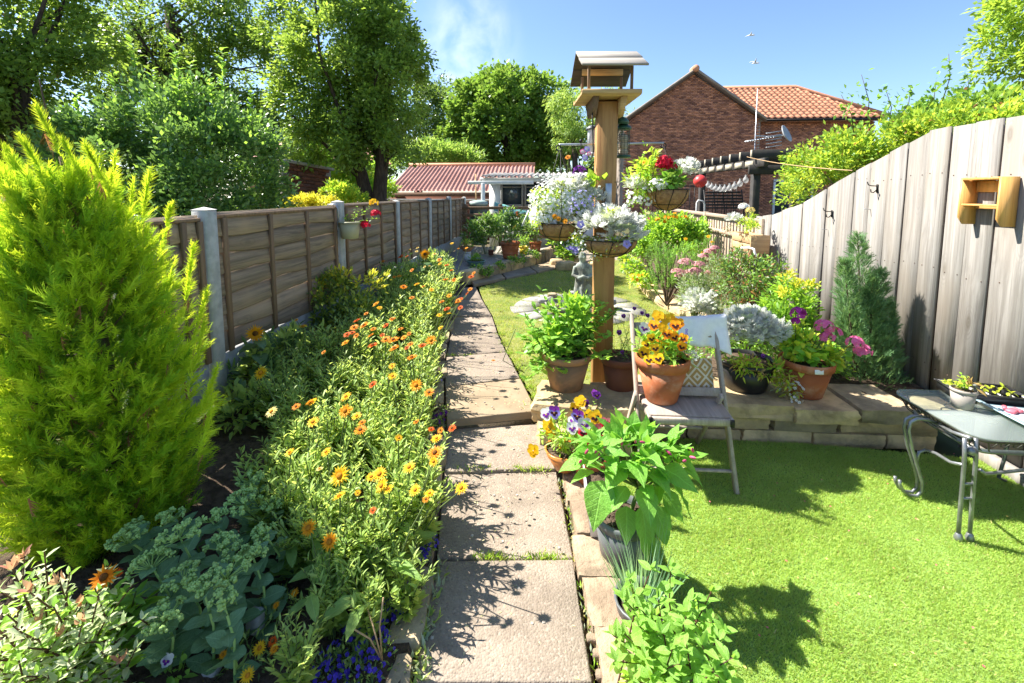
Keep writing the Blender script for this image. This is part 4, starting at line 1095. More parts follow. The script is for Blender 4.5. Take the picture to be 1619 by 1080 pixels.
# dark old tree
b = D(300, 320, 11)
tree('old_apple_tree', 'dark open crowned old tree with a leaning trunk against the sky', 'tree', (b.x, 11, 0),
     [([(b.x, 11, 0), (b.x + .05, 11, 2.5), (b.x - .1, 11, 4.6), (b.x - .2, 11, 6.3)], .24, .10), ([(b.x + .05, 11, 2.6), (b.x + .8, 10.9, 4.4), (b.x + 1.5, 11, 5.6)], .14, .05), ([(b.x, 11, 3.2), (b.x - 1.0, 11, 4.6), (b.x - 1.6, 10.9, 5.4)], .13, .05)], 36,
     [((b.x, 11, 5.6), (2.3, 1.6, 1.6)), ((b.x + 1.6, 11, 4.6), (1.3, 1.2, 1.5)), ((b.x - .6, 11, 4.2), (1.6, 1.3, 1.0)), ((b.x - 1.9, 11.2, 5.2), (1.2, 1, 1.3)), ((b.x + .5, 11, 3.6), (1.6, 1, .8)), ((b.x + 1.9, 11.2, 6.0), (1.2, 1, 1))],
     230, 42000, .085, .055, [L_tree, L_treed], [.35, .65], .36, up=-.1)
# apple tree far left, with apples
b = D(20, 320, 5.6)
def apples(t, cen, out):
    m = MB(); m.lathe([(.0, -.03), (.025, -.026), (.037, 0), (.032, .02), (.012, .03), (.006, .024)], (0, 0, 0), 10)
    me = m.mesh('apple', plain('green_apple', (.35, .33, .10), (.42, .17, .09), 2, .35, .45, bump=0), smooth=True)
    near = [k for k in range(len(cen)) if cen[k][1] < 5.5]
    for k in near[:40]: inst('apple', me, t, cen[k] + rng.normal(size=3) * .12 + A([0, -.08, -.12]), world=True)
tree('apple_tree', 'apple tree with ripening fruit hanging over the far left fence', 'tree', (b.x, 5.6, 0),
     [([(b.x, 5.6, 0), (b.x + .1, 5.6, 1.6), (b.x + .35, 5.5, 2.5), (b.x + .6, 5.4, 3.3)], .15, .07), ([(b.x + .1, 5.6, 1.7), (b.x - .5, 5.6, 2.7), (b.x - 1.0, 5.5, 3.4)], .10, .04)], 22,
     [((b.x + .2, 5.6, 3.7), (1.15, 1.1, .95)), ((b.x - .7, 5.5, 3.0), (1.1, 1.0, 1.0)), ((b.x + .6, 5.4, 2.9), (.55, .7, .7)), ((b.x - .2, 5.8, 4.6), (1.4, 1, .7))],
     170, 30000, .075, .047, [L_tree, L_treed], [.6, .4], .27, up=-.1, extra=apples)
# holly mass over the fence, with young shoots on top
hb = D(262, 320, 4.9)
def shoots(t, cen, out):
    m = MB(); P = []; Dv = []
    for px, py, n in ((208, 62, 10), (275, 60, 12), (350, 78, 10), (180, 120, 8), (300, 100, 10), (120, 150, 7), (395, 130, 8), (240, 110, 8), (330, 115, 9), (60, 165, 6)):
        top = D(px, py, hb.y + rng.uniform(-.3, .2)); bot = top + Vector((rng.uniform(-.05, .05), 0, -.75)); bot.z = max(bot.z, 2.2)
        m.tube([bot, bot.lerp(top, .5) + Vector((.02, 0, 0)), top], [.009, .006, .003], 4)
        for q in np.linspace(.05, 1, n * 4):
            P.append(bot.lerp(top, q)); a = rng.uniform(0, 6.28); Dv.append((math.cos(a), math.sin(a), .6))
    m.build('young_shoots', M_twig, t)['kind'] = 'stuff'; m = MB(); m.put(*LEAF, A([list(p) for p in P]), A(Dv), A([0, 0, 1.]), rng.uniform(.06, .11, len(P)), .045); m.build('shoot_leaves', L_hollyt, t)
tree('holly_bush', 'big rounded glossy dark holly bush topping the left fence', 'bush', (hb.x, 5.0, 0),
     [([(hb.x, 5, 0), (hb.x, 5, 1.2), (hb.x + .1, 5, 1.9)], .09, .05)], 0,
     [((hb.x, 5.0, 1.9), (1.35, .9, .95)), ((hb.x - .8, 5.0, 1.7), (.8, .7, .8)), ((hb.x + .72, 4.9, 1.75), (.7, .7, .75)), ((hb.x, 4.8, 1.2), (1.2, .8, .7))],
     300, 60000, .058, .036, [L_holly, L_hollyt], [.82, .18], .20, T=KITE, up=.2, extra=shoots, lo=.7)
# further shrubs on the left
def shrub(name, label, base, ells, ncl, nlf, L, W, mats, wts, rc=.12, T=LEAF, cat='shrub', up=.4, stems=10, stem=None, sr=.006, group=None, extra=None, droop=0, lo=.55, clampx=None, zmin=-.6):
    t = thing(name, label, cat, tuple(base), group)
    cen = []; out = []; tot = sum(e[1][0] * e[1][2] for e in ells)
    for c, r in ells:
        p, d = shell(c, r, max(3, int(ncl * r[0] * r[2] / tot)), lo, 1, zmin); cen.append(p); out.append(d)
    cen = np.concatenate(cen); out = np.concatenate(out)
    if clampx: cen[:, 0] = np.clip(cen[:, 0], *clampx)
    if stems:
        m = MB(); b = Vector(base)
        for k in rng.permutation(len(cen))[:stems]:
            q = Vector(cen[k]); s = b + Vector((rng.normal() * .03, rng.normal() * .03, 0)); mid = s.lerp(q, .55) + Vector((0, 0, .12 * (q - s).length))
            m.tube([s, mid, q], [sr, sr * .75, sr * .4], 5, cap=False)
        m.build('stem', stem or M_twig, t, smooth=True)
    m = MB(); cnt = rng.multinomial(nlf, A(wts) / sum(wts))
    for i, n in enumerate(cnt): cluster_leaves(m, cen, rc * rng.uniform(.6, 1.3, len(cen)), n, T, L, W, None, out * .5, up, droop, mat=i)
    m.build('foliage', mats, t)
    if extra: extra(t, cen, out)
    return t
def at(px, py, y): return tuple(D(px, py, y))
def mass(px, py, y, rx, rz, ry=None): 
    "an ellipsoid of foliage seen at a photo pixel, radii in photo pixels"
    k = y / FPX; return (at(px, py, y), (rx * k, (ry or (rx + rz) / 2) * k, rz * k))
def ground_under(px, y, z=0.): p = D(px, 305, y); return (p.x, p.y, z)
shrub('lilac_bush', 'bright green bush with soft leaves behind the brick wall stub', ground_under(520, 12), [mass(515, 250, 12, 60, 45), mass(555, 290, 12, 45, 35), mass(470, 262, 12.2, 30, 35)], 90, 9000, .13, .07, [L_bright, L_shrub], [.6, .4], .3, KITE, stem=M_twig_brown)
shrub('sumac_bush', 'feathery light green bush at the foot of the pear tree', ground_under(545, 10.4), [mass(560, 285, 10.4, 30, 30), mass(600, 302, 10.4, 26, 14), mass(535, 305, 10.4, 22, 14)], 60, 5000, .10, .045, [L_bright, L_limeyel], [.75, .25], .2, KITE)
shrub('goldenrod_clump', 'golden yellow flowering clump just over the left fence top', ground_under(495, 7), [mass(478, 322, 7, 28, 14), mass(508, 318, 7, 22, 14), mass(455, 328, 7, 18, 9)], 50, 2600, .05, .025, [L_limeyel, L_euong], [.25, .75], .09, KITE)
shrub('yellow_leaved_shrub', 'yellow green leafy shrub between the brick wall stub and pear trunk', ground_under(545, 7.6), [mass(535, 305, 7.6, 26, 14), mass(560, 315, 7.6, 18, 10)], 40, 2200, .06, .03, [L_limeyel, L_bright], [.5, .5], .1, KITE)
shrub('laurel_hedge', 'shaded deep green hedge filling the gap below the left hand trees', ground_under(60, 6.0), [mass(40, 250, 6.4, 120, 90), mass(150, 280, 6.6, 110, 80), mass(330, 250, 9.5, 120, 80), mass(420, 240, 10, 70, 60)], 220, 16000, .10, .05, [L_dark, L_holly], [.7, .3], .3, KITE, cat='hedge')
# back trees
def btree(name, label, px, y, ells, ncl, nl, L, W, mats, wts, rc, **kw):
    b = ground_under(px, y); top = max(e[0][2] for e in ells)
    tree(name, label, 'tree', b, [([b, (b[0] + .1, b[1], top * .35), (b[0] - .1, b[1], top * .75)], y * .012, y * .004)], kw.pop('limbs', 16), ells, ncl, nl, L, W, mats, wts, rc, **kw)
btree('maple_tree', 'big rounded maple with layered bright green crown at the garden end', 800, 30,
      [mass(800, 190, 30, 92, 78), mass(755, 170, 29.5, 50, 40), mass(850, 150, 30, 50, 36), mass(800, 135, 30, 45, 24), mass(730, 215, 30, 32, 45), mass(860, 215, 30, 48, 45), mass(800, 235, 30.5, 75, 40)], 330, 34000, .26, .20, [L_maple, L_treed], [.68, .32], .62, up=.1, lo=.72)
btree('weeping_birch', 'pale weeping birch with hanging sprays beside the bird table', 908, 25,
      [mass(895, 170, 25, 38, 38), mass(930, 185, 25, 32, 50), mass(960, 170, 26, 26, 30), mass(905, 215, 25, 30, 30), mass(1005, 195, 27, 20, 20)], 90, 7000, .22, .07, [L_birch, L_maple], [.85, .15], .5, up=0, droop=.9)
shrub('willow_scrub', 'grey green bushy scrub in front of the maple', ground_under(690, 24), [mass(690, 245, 24, 42, 24), mass(655, 250, 24, 30, 22), mass(735, 250, 24, 30, 16)], 80, 6500, .2, .09, [L_birch, L_shrub], [.6, .4], .45, KITE, stem=M_twig_brown)
btree('dark_evergreen', 'tall dark evergreen filling the gap behind the pear tree', 660, 32, [mass(655, 190, 32, 60, 80), mass(690, 165, 33, 36, 40)], 110, 9000, .26, .15, [L_dark, L_treed], [.6, .4], .6, up=.1)
shrub('far_hedge', 'dark tree line along the end of the gardens', ground_under(780, 36), [mass(640, 262, 36, 90, 40), mass(770, 262, 36, 110, 46), mass(900, 262, 36, 100, 50), mass(1010, 262, 36, 60, 40), mass(560, 255, 36, 70, 45), mass(450, 240, 34, 90, 70)], 260, 15000, .34, .24, [L_dark, L_treed], [.6, .4], .8, KITE, cat='hedge', stem=M_twig_brown)
# right side climbers and tree
shrub('rambling_rose', 'sprawling rambler with tiny red hips over the tall board fence', ground_under(1450, 5.6),
      [mass(1290, 268, 6.6, 44, 30), mass(1345, 250, 6.3, 50, 36), mass(1410, 232, 6.0, 56, 34), mass(1480, 212, 5.7, 66, 30), mass(1560, 196, 5.4, 66, 30), mass(1400, 268, 6.2, 76, 36), mass(1640, 190, 5.2, 60, 34), mass(1270, 300, 7.2, 30, 24)], 250, 16000, .06, .034, [L_climb, L_limeyel, L_shrub, L_rust], [.55, .22, .2, .03], .17, KITE, stem=M_twig_brown, stems=40)
def sprigs(t, cen, out):
    m = MB(); P = []; Dv = []
    for px, py, bx, by in ((1362, 118, 1372, 200), (1440, 135, 1420, 190), (1500, 85, 1490, 160), (1330, 150, 1350, 215), (1480, 128, 1460, 180), (1530, 120, 1520, 170), (1400, 140, 1405, 200)):
        a, b = D(bx, by, 5.9), D(px, py, 5.8); m.tube([a, a.lerp(b, .5) + Vector((.05, 0, 0)), b], [.007, .005, .003], 4)
        for q in rng.uniform(.15, 1, 34): P.append(list(a.lerp(b, q) + Vector(rng.normal(size=3) * .04)))
    n = len(P); m.build('young_shoots', M_twig_brown, t)['kind'] = 'stuff'; m = MB(); m.put(*KITE, P, rng.normal(size=(n, 3)), A([0, 0, 1.]) + rng.normal(size=(n, 3)) * .4, .07, .045); m.build('shoot_leaves', L_shrub, t)
shrub('elder_bush', 'dark leaved bush with tall loose shoots above the rambler', ground_under(1470, 6.6), [mass(1480, 192, 6.6, 70, 22), mass(1545, 172, 6.4, 55, 24), mass(1430, 208, 6.8, 36, 18)], 60, 3400, .075, .045, [L_shrub, L_climb], [.6, .4], .16, KITE, extra=sprigs, stem=M_twig_brown)
b = ground_under(1690, 7.5)
tree('robinia_tree', 'light leaved tree overhanging the top right corner of the view', 'tree', b, [([b, (b[0], 7.5, 2), (b[0] - .2, 7.5, 4)], .12, .05)], 12,
     [mass(1640, 60, 7.5, 80, 40), mass(1610, 110, 7.4, 50, 34), mass(1590, 20, 7.5, 40, 20), mass(1690, 0, 7.5, 90, 80)], 110, 7500, .085, .05, [L_climb, L_tree], [.7, .3], .22, up=-.2)
# ================================================================== flowers and pots: shared builders
def bar(mb, a, b, w, t, up=(0, 0, 1), c=.004, mat=0):
    "squared timber from a to b, w across, t thick (t lies nearest to up)"
    a, b = Vector(a), Vector(b); d = (b - a); L = d.length; d.normalize(); up = Vector(up)
    sd = d.cross(up).normalized(); u = sd.cross(d)
    M = Matrix((sd, u, d)).transposed()
    return mb.cbox((a + b) / 2, (w, t, L), c, M=M, mat=mat)
MB.bar = bar
def _petals(n, l, w, lift=.2):
    V = []; F = []
    for i in range(n):
        a = i * 2 * math.pi / n; c, s = math.cos(a), math.sin(a); b = len(V)
        for x, y, z in ((0, .04, 0), (-w, .6 * l, lift * .5 * l), (0, l, lift * l), (w, .6 * l, lift * .5 * l)): V.append([x * c - y * s, x * s + y * c, z])
        F.extend([[b, b + 3, b + 2], [b, b + 2, b + 1]])
    return A(V, float), [A(F)]
FIVE = _petals(5, .5, .24, .15); FOUR = _petals(4, .5, .3, .1)
def blooms(mb, P, N, size, T=FIVE, mat=0):
    P = np.asarray(P, float).reshape(-1, 3); n = len(P); N = np.broadcast_to(np.asarray(N, float), (n, 3))
    d = np.cross(nrm(N), nrm(rng.normal(size=(n, 3))))
    size = np.broadcast_to(size, (n,)) * rng.uniform(.8, 1.2, n)
    mb.put(*T, P, d, N, size, size, mat=mat)
def daisy_mesh(r, petal, centre, n1=17, n2=13, double=True, seed=0):
    "marigold style head, face along +Z"
    q = random.Random(seed); m = MB()
    for ring, (n, l, lift, z) in enumerate(((n1, 1, .06, 0), (n2, .72, .28, .012)) if double else ((n1, 1, .1, 0),)):
        for i in range(n):
            a = (i + .5 * ring) * 2 * math.pi / n + q.uniform(-.08, .08); ll = l * q.uniform(.88, 1.08)
            d = A([[math.cos(a), math.sin(a), lift + q.uniform(-.08, .1)]])
            m.put(*STRAP, A([[math.cos(a) * r * .16, math.sin(a) * r * .16, z * r * 6]]), d, A([[0, 0, 1.]]), r * ll * .85, r * ll * 1.9 / n * 2.1, mat=0)
    m.lathe([(r * .30, 0), (r * .27, r * .14), (r * .15, r * .20), (.0005, r * .21)], (0, 0, .004), 10, mat=1)
    m.lathe([(r * .06, -r * .35), (r * .25, -r * .2), (r * .3, 0)], (0, 0, 0), 8, mat=2)
    return m.mesh('flower', [petal, centre, M_twig])
HEADS = {'y': [daisy_mesh(.027, P_yellow, P_ochre, seed=k) for k in range(2)], 'o': [daisy_mesh(.027, P_orange, P_brown, seed=k + 3) for k in range(2)],
         'd': [daisy_mesh(.026, P_deep, P_brown, seed=k + 6) for k in range(2)], 'a': [daisy_mesh(.028, P_amber, P_ochre, seed=k + 9) for k in range(2)],
         'p': [daisy_mesh(.023, P_cream, P_ochre, seed=12)]}
def pansy_mesh(r, top, low, blotch, eye=P_yellow):
    m = MB()
    def disc(cx, cy, rx, ry, z, mat, cup=.1, n=10):
        V = [(cx, cy, z)] + [(cx + rx * math.cos(a) * (1 + .06 * math.sin(3 * a)), cy + ry * math.sin(a), z + cup * r * (.6 if k % 2 else .9)) for k, a in enumerate(np.arange(n) / n * 2 * math.pi)]
        m.add(A(V) * 1.0, A([(0, 1 + k, 1 + (k + 1) % n) for k in range(n)]), mat)
    for sx in (-1, 1): disc(sx * .36 * r, .45 * r, .52 * r, .5 * r, -.10 * r, 0)
    for sx in (-1, 1): disc(sx * .52 * r, -.05 * r, .46 * r, .42 * r, 0, 1)
    disc(0, -.45 * r, .58 * r, .48 * r, .06 * r, 1)
    for x, y, a in ((-.34, -.03, .26), (.34, -.03, .26), (0, -.30, .27)): disc(x * r, y * r, a * r, a * .8 * r, .17 * r, 2, .02, 8)
    disc(0, .02 * r, .10 * r, .10 * r, .22 * r, 3, .02, 6)
    return m.mesh('flower', [top, low, blotch, eye])
P_blotch = flowerm('dark_blotch', (.035, .008, .012), (.05, .01, .02), .1)
PANSY = {'yellow': pansy_mesh(.034, P_yellow, P_yellow, P_blotch), 'orange': pansy_mesh(.032, P_amber, P_orange, P_blotch), 'violet': pansy_mesh(.033, P_purple, P_lilac, P_blotch), 'white': pansy_mesh(.032, P_white, P_white, P_purple),
         'rose': pansy_mesh(.033, P_rose, P_red, P_blotch), 'plain': pansy_mesh(.034, P_yellow, P_yellow, P_yellow), 'purple': pansy_mesh(.028, P_purple, P_purple, P_blotch)}
def facing(d, roll=0.):
    z = Vector(d).normalized(); x = Vector((0, 0, 1)).cross(z)
    x = x.normalized() if x.length > 1e-3 else Vector((1, 0, 0)); y = z.cross(x)
    return Matrix((x, y, z)).transposed() @ Matrix.Rotation(roll, 3, 'Z')
def pot_parts(t, c, rt, rb, h, mat, rim=.18, thick=.012, soil=.9, sx=1, sy=1, seg=28, M=None, ribs=0):
    x, y, z = c; m = MB(); hr = h * rim
    prof = [(rb * .94, 0), (rb, h * .02)]
    if ribs:
        for k in range(ribs):
            t0 = (k + .5) / ribs * (1 - rim); r_ = rb + (rt * .95 - rb) * t0; prof += [(r_, h * (t0 - .02)), (r_ + .006, h * t0), (r_, h * (t0 + .02))]
    rr = rb + (rt - rb) * (1 - rim) * .96
    prof += [(rr, h - hr), (rr - thick, h - hr), (rr - thick, h * .7)]
    m.lathe(prof, c, seg, sx=sx, sy=sy, M=M); pb = m.build('pot', mat, t, smooth=True)
    if rim:
        m = MB(); a = rb + (rt - rb) * (1 - rim)
        m.lathe([(a - .001, h - hr), (a + thick * .8, h - hr), (rt, h - .004), (rt - .004, h), (rt - thick, h), (rt - thick * 1.3, h * .8)], c, seg, sx=sx, sy=sy, M=M)
        m.build('rim', mat, pb, smooth=False)
    m = MB(); rs = (rb + (rt - rb) * soil) - thick * 1.1; n = 5
    m.lathe([(rs, h * soil - .004), (rs * .7, h * soil + .004), (rs * .4, h * soil + .007), (.001, h * soil + .006)], c, 20, sx=sx, sy=sy, M=M)
    m.build('compost', M_soil, t)
    return pb
def leafy_stems(t, base, tips, nl, L, W, leafmats, stemmat, sr=.003, T=LEAF, jit=.02, start=.25, basew=.03, upright=.35, paired=False, name='foliage', lmul=None, build_leaves=True):
    "stems from base to tips with leaves along them; gives back leaf places"
    m = MB(); P = []; Dv = []; Lx = []
    for q in tips:
        q = Vector(q); s = Vector(base) + Vector((rng.normal() * basew, rng.normal() * basew, 0)); mid = s.lerp(q, .55) + Vector((rng.normal() * jit, rng.normal() * jit, .03 * (q - s).length))
        m.tube([s, mid, q], [sr, sr * .8, sr * .5], 5, cap=False)
        a = rng.uniform(0, 6.28)
        for k in range(nl):
            u = start + (1 - start) * (k + rng.uniform(.1, .9)) / nl
            p = (s * (1 - u) ** 2 + mid * 2 * u * (1 - u) + q * u * u) if True else q
            p = s.lerp(mid, u / .55) if u < .55 else mid.lerp(q, (u - .55) / .45)
            a += 2.4 + rng.normal() * .3
            for aa in ((a, a + math.pi) if paired else (a,)):
                P.append(list(p)); Dv.append((math.cos(aa), math.sin(aa), upright + rng.normal() * .25 + .5 * max(0, u - .8) * 3)); Lx.append((1.15 - .65 * u) if lmul is None else lmul(u))
    m.build('stems', stemmat, t, smooth=True)
    P = A(P); Dv = A(Dv); Lx = A(Lx) * L * rng.uniform(.75, 1.25, len(P))
    if build_leaves:
        mm = MB(); pick = rng.integers(0, len(leafmats), len(P))
        for i in range(len(leafmats)):
            k = pick == i; mm.put(*T, P[k], Dv[k], A([0, 0, 1.]) + rng.normal(size=(k.sum(), 3)) * .3, Lx[k], Lx[k] * W / L, mat=i)
        mm.build(name, leafmats, t)
    return P, Dv, Lx
def dome(c, rx, ry, rz, n, zmin=0.):
    d = nrm(rng.normal(size=(n * 3, 3))); d = d[d[:, 2] > zmin][:n]
    return A(c) + d * A([rx, ry, rz])
def single_leaves(t, meshes, P, Dv, L, Wf=1., name='leaf', up=None):
    "leaves as pieces of their own sharing mesh data"
    for k in range(len(P)):
        d = Vector(Dv[k]).normalized(); u = Vector((0, 0, 1)) + Vector(rng.normal(size=3) * .22)
        sd = d.cross(u).normalized(); n = sd.cross(d)
        inst(name, meshes[k % len(meshes)], t, P[k], M=Matrix((sd, d, n)).transposed(), sc=(L[k] * Wf, L[k], L[k]), world=True)

# ================================================================== bird table and hanging baskets
PX, PYD = .42, 3.31
bt = thing('bird_table', 'wooden bird table with pitched grey roof on a thick square post', 'bird table', (PX + .02, PYD, .2))
m = MB(); m.cbox((PX + .02, PYD, 1.255), (.142, .142, 2.08), .004); m.build('post', M_post, bt)
yaw = Matrix.Rotation(R(4), 3, 'Z'); PC = Vector((.432, PYD, 0))
def loc(x, y, z): return PC + yaw @ Vector((x, y, 0)) + Vector((0, 0, z - .043))
for k in range(3): m = MB(); m.cbox(loc(0, -.135 + .135 * k, 2.365), (.40, .132, .02), .003, M=yaw); m.build('platform_board', M_tabletop_wood, bt)
for s in (-1, 1):
    m = MB(); m.cbox(loc(0, s * .208, 2.375), (.40, .014, .03), .002, M=yaw); m.build('platform_edge', M_tabletop_wood, bt)
    m = MB(); a = loc(s * .095, 0, 0); V = []
    for y0, z0 in ((-.17, 2.354), (.17, 2.354), (.07, 2.24), (-.07, 2.24)):
        for dx in (-.02, .02): V.append(loc(s * .095 + dx, y0, z0))
    m.add([list(v) for v in V], [(0, 2, 4, 6), (7, 5, 3, 1), (0, 1, 3, 2), (2, 3, 5, 4), (4, 5, 7, 6), (6, 7, 1, 0)]); m.build('bracket', M_batten if s < 0 else M_tabletop_wood, bt)
for sx in (-1, 1):
    for sy in (-1, 1): m = MB(); m.cbox(loc(sx * .145, sy * .15, 2.46), (.018, .018, .19), .002, M=yaw); m.build('upright', M_batten, bt)
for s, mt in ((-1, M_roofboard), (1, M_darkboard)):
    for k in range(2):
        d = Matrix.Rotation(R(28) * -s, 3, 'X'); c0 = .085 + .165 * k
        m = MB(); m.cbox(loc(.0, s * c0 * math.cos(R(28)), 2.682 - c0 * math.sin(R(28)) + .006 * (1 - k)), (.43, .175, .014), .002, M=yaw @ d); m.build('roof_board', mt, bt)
m = MB(); m.cbox(loc(0, .13, 2.585), (.30, .02, .045), .002, M=yaw); m.build('tie_beam', M_tabletop_wood, bt)
m = MB(); m.cbox(loc(0, 0, 2.63), (.30, .03, .04), .002, M=yaw); m.build('ridge_beam', M_batten, bt)
m = MB(); a, b = D(884, 229, 3.22), D(1049, 226, 3.76); m.tube([a, b], .009, 6); arm = m.build('basket_arm', M_galv, bt, smooth=True)
for p, s in ((a, -1), (b, 1)): m = MB(); m.tube([p + Vector((s * .022 * math.sin(k * .7), 0, .0 - .022 + .022 * math.cos(k * .7))) for k in range(8)], .005, 5); m.build('hook', M_iron, arm)
# crook with flower ornament
ck = thing('wire_crook', 'black wire crook hanging from the left of the bird table', 'hook', tuple(D(936, 170, 3.2)))
m = MB(); m.tube([D(px, py, 3.22) for px, py in ((936, 168), (937, 200), (938, 240), (936, 249), (930, 254), (923, 252), (919, 245), (918.5, 232), (918.5, 224))], .0045, 6); m.build('rod', M_iron, ck, smooth=True)
m = MB(); p = D(918.5, 223, 3.22); m.lathe([(.002, -.012), (.012, -.006), (.012, .006), (.002, .014)], p, 8); m.build('finial', M_iron, ck)
orn = thing('flower_wind_charm', 'small pink and pale blue dangling flower ornament on the wire crook', 'ornament', tuple(D(924, 238, 3.2)))
for px, py, mt, s in ((921, 240, P_pink, .05), (928, 236, P_lilac, .05), (925, 250, P_lilac, .045), (931, 243, P_pink, .035)):
    m = MB(); blooms(m, [list(D(px, py, 3.18))], (0.1, -1, .2), s); blooms(m, [list(D(px, py, 3.176))], (0.1, -1, .2), s * .5, mat=1); m.build('charm', [mt, P_white], orn)
m = MB(); m.tube([D(924, 228, 3.2), D(924, 252, 3.19)], .0015, 4); m.build('thread', M_iron, orn)
# feeders
def feeder(name, label, px, py0, py1, y, r, body, fill=None):
    a, b = D(px, py0, y), D(px, py1, y); t = thing(name, label, 'bird feeder', tuple(b)); h = a.z - b.z
    m = MB(); m.lathe([(r * .85, h * .06), (r * .85, h * .86)], b, 14)
    if body == 'mesh':
        m = MB()
        for k in range(12): ang = k * math.pi / 6; m.tube([b + Vector((r * .9 * math.cos(ang), r * .9 * math.sin(ang), h * .05)), b + Vector((r * .9 * math.cos(ang), r * .9 * math.sin(ang), h * .86))], .0014, 4)
        for k in range(14): z = h * (.07 + .06 * k); m.tube([b + Vector((r * .9 * math.cos(q), r * .9 * math.sin(q), z)) for q in np.linspace(0, 2 * math.pi, 13)], .0012, 4)
        m.build('cage', plain('green_wire', (.05, .10, .06), None, 8, .5), t)
        for k in range(3):
            m = MB(); rock(m, b + Vector((0, 0, h * (.17 + .2 * k))), (r * 1.4, r * 1.4, r * 1.4), k, .9, .05); m.build('fat_ball', plain('fat_ball', (.55, .47, .36), (.4, .33, .25), 60, .9), t, smooth=True)
    else: m.build('tube', M_white_pl, t, smooth=True)
    m = MB(); m.lathe([(0, 0), (r * 1.15, .002), (r * 1.15, h * .07), (r * .9, h * .09)], b, 14); m.build('base_dish', plain('feeder_green', (.03, .09, .06), None, 8, .4) if body == 'mesh' else M_white_pl, t, smooth=False)
    m = MB(); m.lathe([(r * 1.2, h * .84), (r * 1.15, h * .90), (r * .6, h * .98), (.001, h)], b, 14); m.build('cap', plain('feeder_green', (.03, .09, .06), None) if body == 'mesh' else M_grey_pl, t, smooth=True)
    m = MB(); m.tube([b + Vector((0, 0, h)), b + Vector((-.02 if body == 'mesh' else .02, -.02, h + .09))], .002, 4); m.build('hanger', M_iron, t)
feeder('fat_ball_feeder', 'green wire fat ball feeder hanging right of the bird table post', 985, 196, 250, 3.44, .05, 'mesh')
feeder('seed_feeder', 'pale seed tube feeder half hidden behind the bird table post', 936, 198, 246, 3.50, .042, 'tube')
m = MB(); p = D(983, 190, 3.40); m.lathe([(.052, -.028), (.05, -.005), (.03, .018), (.001, .026)], p, 16); o = m.build('squirrel_baffle', plain('feeder_green', (.03, .09, .06), None), None, smooth=True); tag(o, 'small dark green dome cap over the fat ball feeder', 'feeder cap')

def basket(name, label, c, r, h, arm_pt, extra):
    t = thing(name, label, 'hanging basket', tuple(c)); c = Vector(c)
    prof = [(r * math.cos(q), -h * math.sin(q)) for q in np.linspace(math.pi / 2 * .98, 0, 8)]
    m = MB(); m.lathe(prof + [(r * .93, 0), (r * .85, -.02), (.001, -.015)], c, 24); m.build('coir_liner', M_coir, t, smooth=True)
    m = MB()
    for k in range(8):
        a = k * math.pi / 4; m.tube([c + Vector(((r_ + .004) * math.cos(a + z * 1.5), (r_ + .004) * math.sin(a + z * 1.5), z - .002)) for r_, z in prof], .0028, 5)
    m.tube([c + Vector(((r + .005) * math.cos(q), (r + .005) * math.sin(q), .002)) for q in np.linspace(0, 2 * math.pi, 25)], .004, 5)
    m.tube([c + Vector(((r * .72) * math.cos(q), (r * .72) * math.sin(q), -h * .72)) for q in np.linspace(0, 2 * math.pi, 21)], .0025, 5)
    m.build('wire_frame', M_iron, t)
    if arm_pt is not None:
        m = MB()
        for k in range(3): a = k * 2.094 + .5; m.tube([c + Vector((r * math.cos(a), r * math.sin(a), 0)), Vector(arm_pt)], .0022, 4)
        m.build('chain', M_iron, t)
    extra(t, c); return t
def silver_part(t, c, rx, ry, rz, n=150, L=.10,  name='silver_foliage', zmin=0., mats=None):
    n = int(n * 2.2); L = L * .75
    P = dome(c, rx, ry, rz, n, zmin); d = nrm(P - A(c)) + A([0, 0, .35]) + rng.normal(size=P.shape) * .25
    m = MB(); P2 = A(c) + (P - A(c)) * rng.uniform(.35, .85, len(P))[:, None]
    pk = rng.random(len(P)) < .88
    m.put(*LOBED, P2[pk], d[pk], A([0, 0, 1.]) + rng.normal(size=(pk.sum(), 3)) * .5, L * rng.uniform(.7, 1.2, pk.sum()), L * .95, mat=0)
    m.put(*LOBED, P2[~pk], d[~pk], A([0, 0, 1.]), L, L * 1.3, mat=1)
    m.build(name, mats or [L_silver, L_dusty], t)
def foliage_part(t, name, masses, n, L, W, mats, T=KITE, rc=.05, up=.3, ncl=24):
    m = MB(); cen = []; out = []
    for c, r in masses: p, d = shell(c, r, ncl, .3, 1, -.9); cen.append(p); out.append(d)
    cen = np.concatenate(cen); out = np.concatenate(out); cnt = rng.multinomial(n, [1 / len(mats)] * len(mats))
    for i, k in enumerate(cnt): cluster_leaves(m, cen, rc, k, T, L, W, None, out * .5, up, mat=i)
    o = m.build(name, mats, t); return o
def bloom_part(t, name, masses, n, size, mat, T=FIVE, lo=.8, hi=1.05, zmin=-.7, face=None):
    m = MB()
    for c, r in masses:
        P, d = shell(c, r, n // len(masses), lo, hi, zmin); blooms(m, P, d * .8 + A(face or (-.1, -.35, .4)), size, T)
    o = m.build(name, mat, t); o['kind'] = 'stuff'; return o
def head_at(t, kind, p, d=(-.1, -.25, 1), sc=1.0, stem_from=None):
    me = HEADS[kind][rng.integers(0, len(HEADS[kind]))]; dd = Vector(d) + Vector(rng.normal(size=3) * .15)
    inst('flower', me, t, p, M=facing(dd, rng.uniform(0, 6)), sc=sc, world=True)
    if stem_from is not None:
        m = MB(); s = Vector(stem_from); q = Vector(p) - dd.normalized() * .008; m.tube([s, s.lerp(q, .6) + Vector((0, 0, .02)), q], [.003, .0025, .002], 5, cap=False); m.build('flower_stalk', M_twig, t)
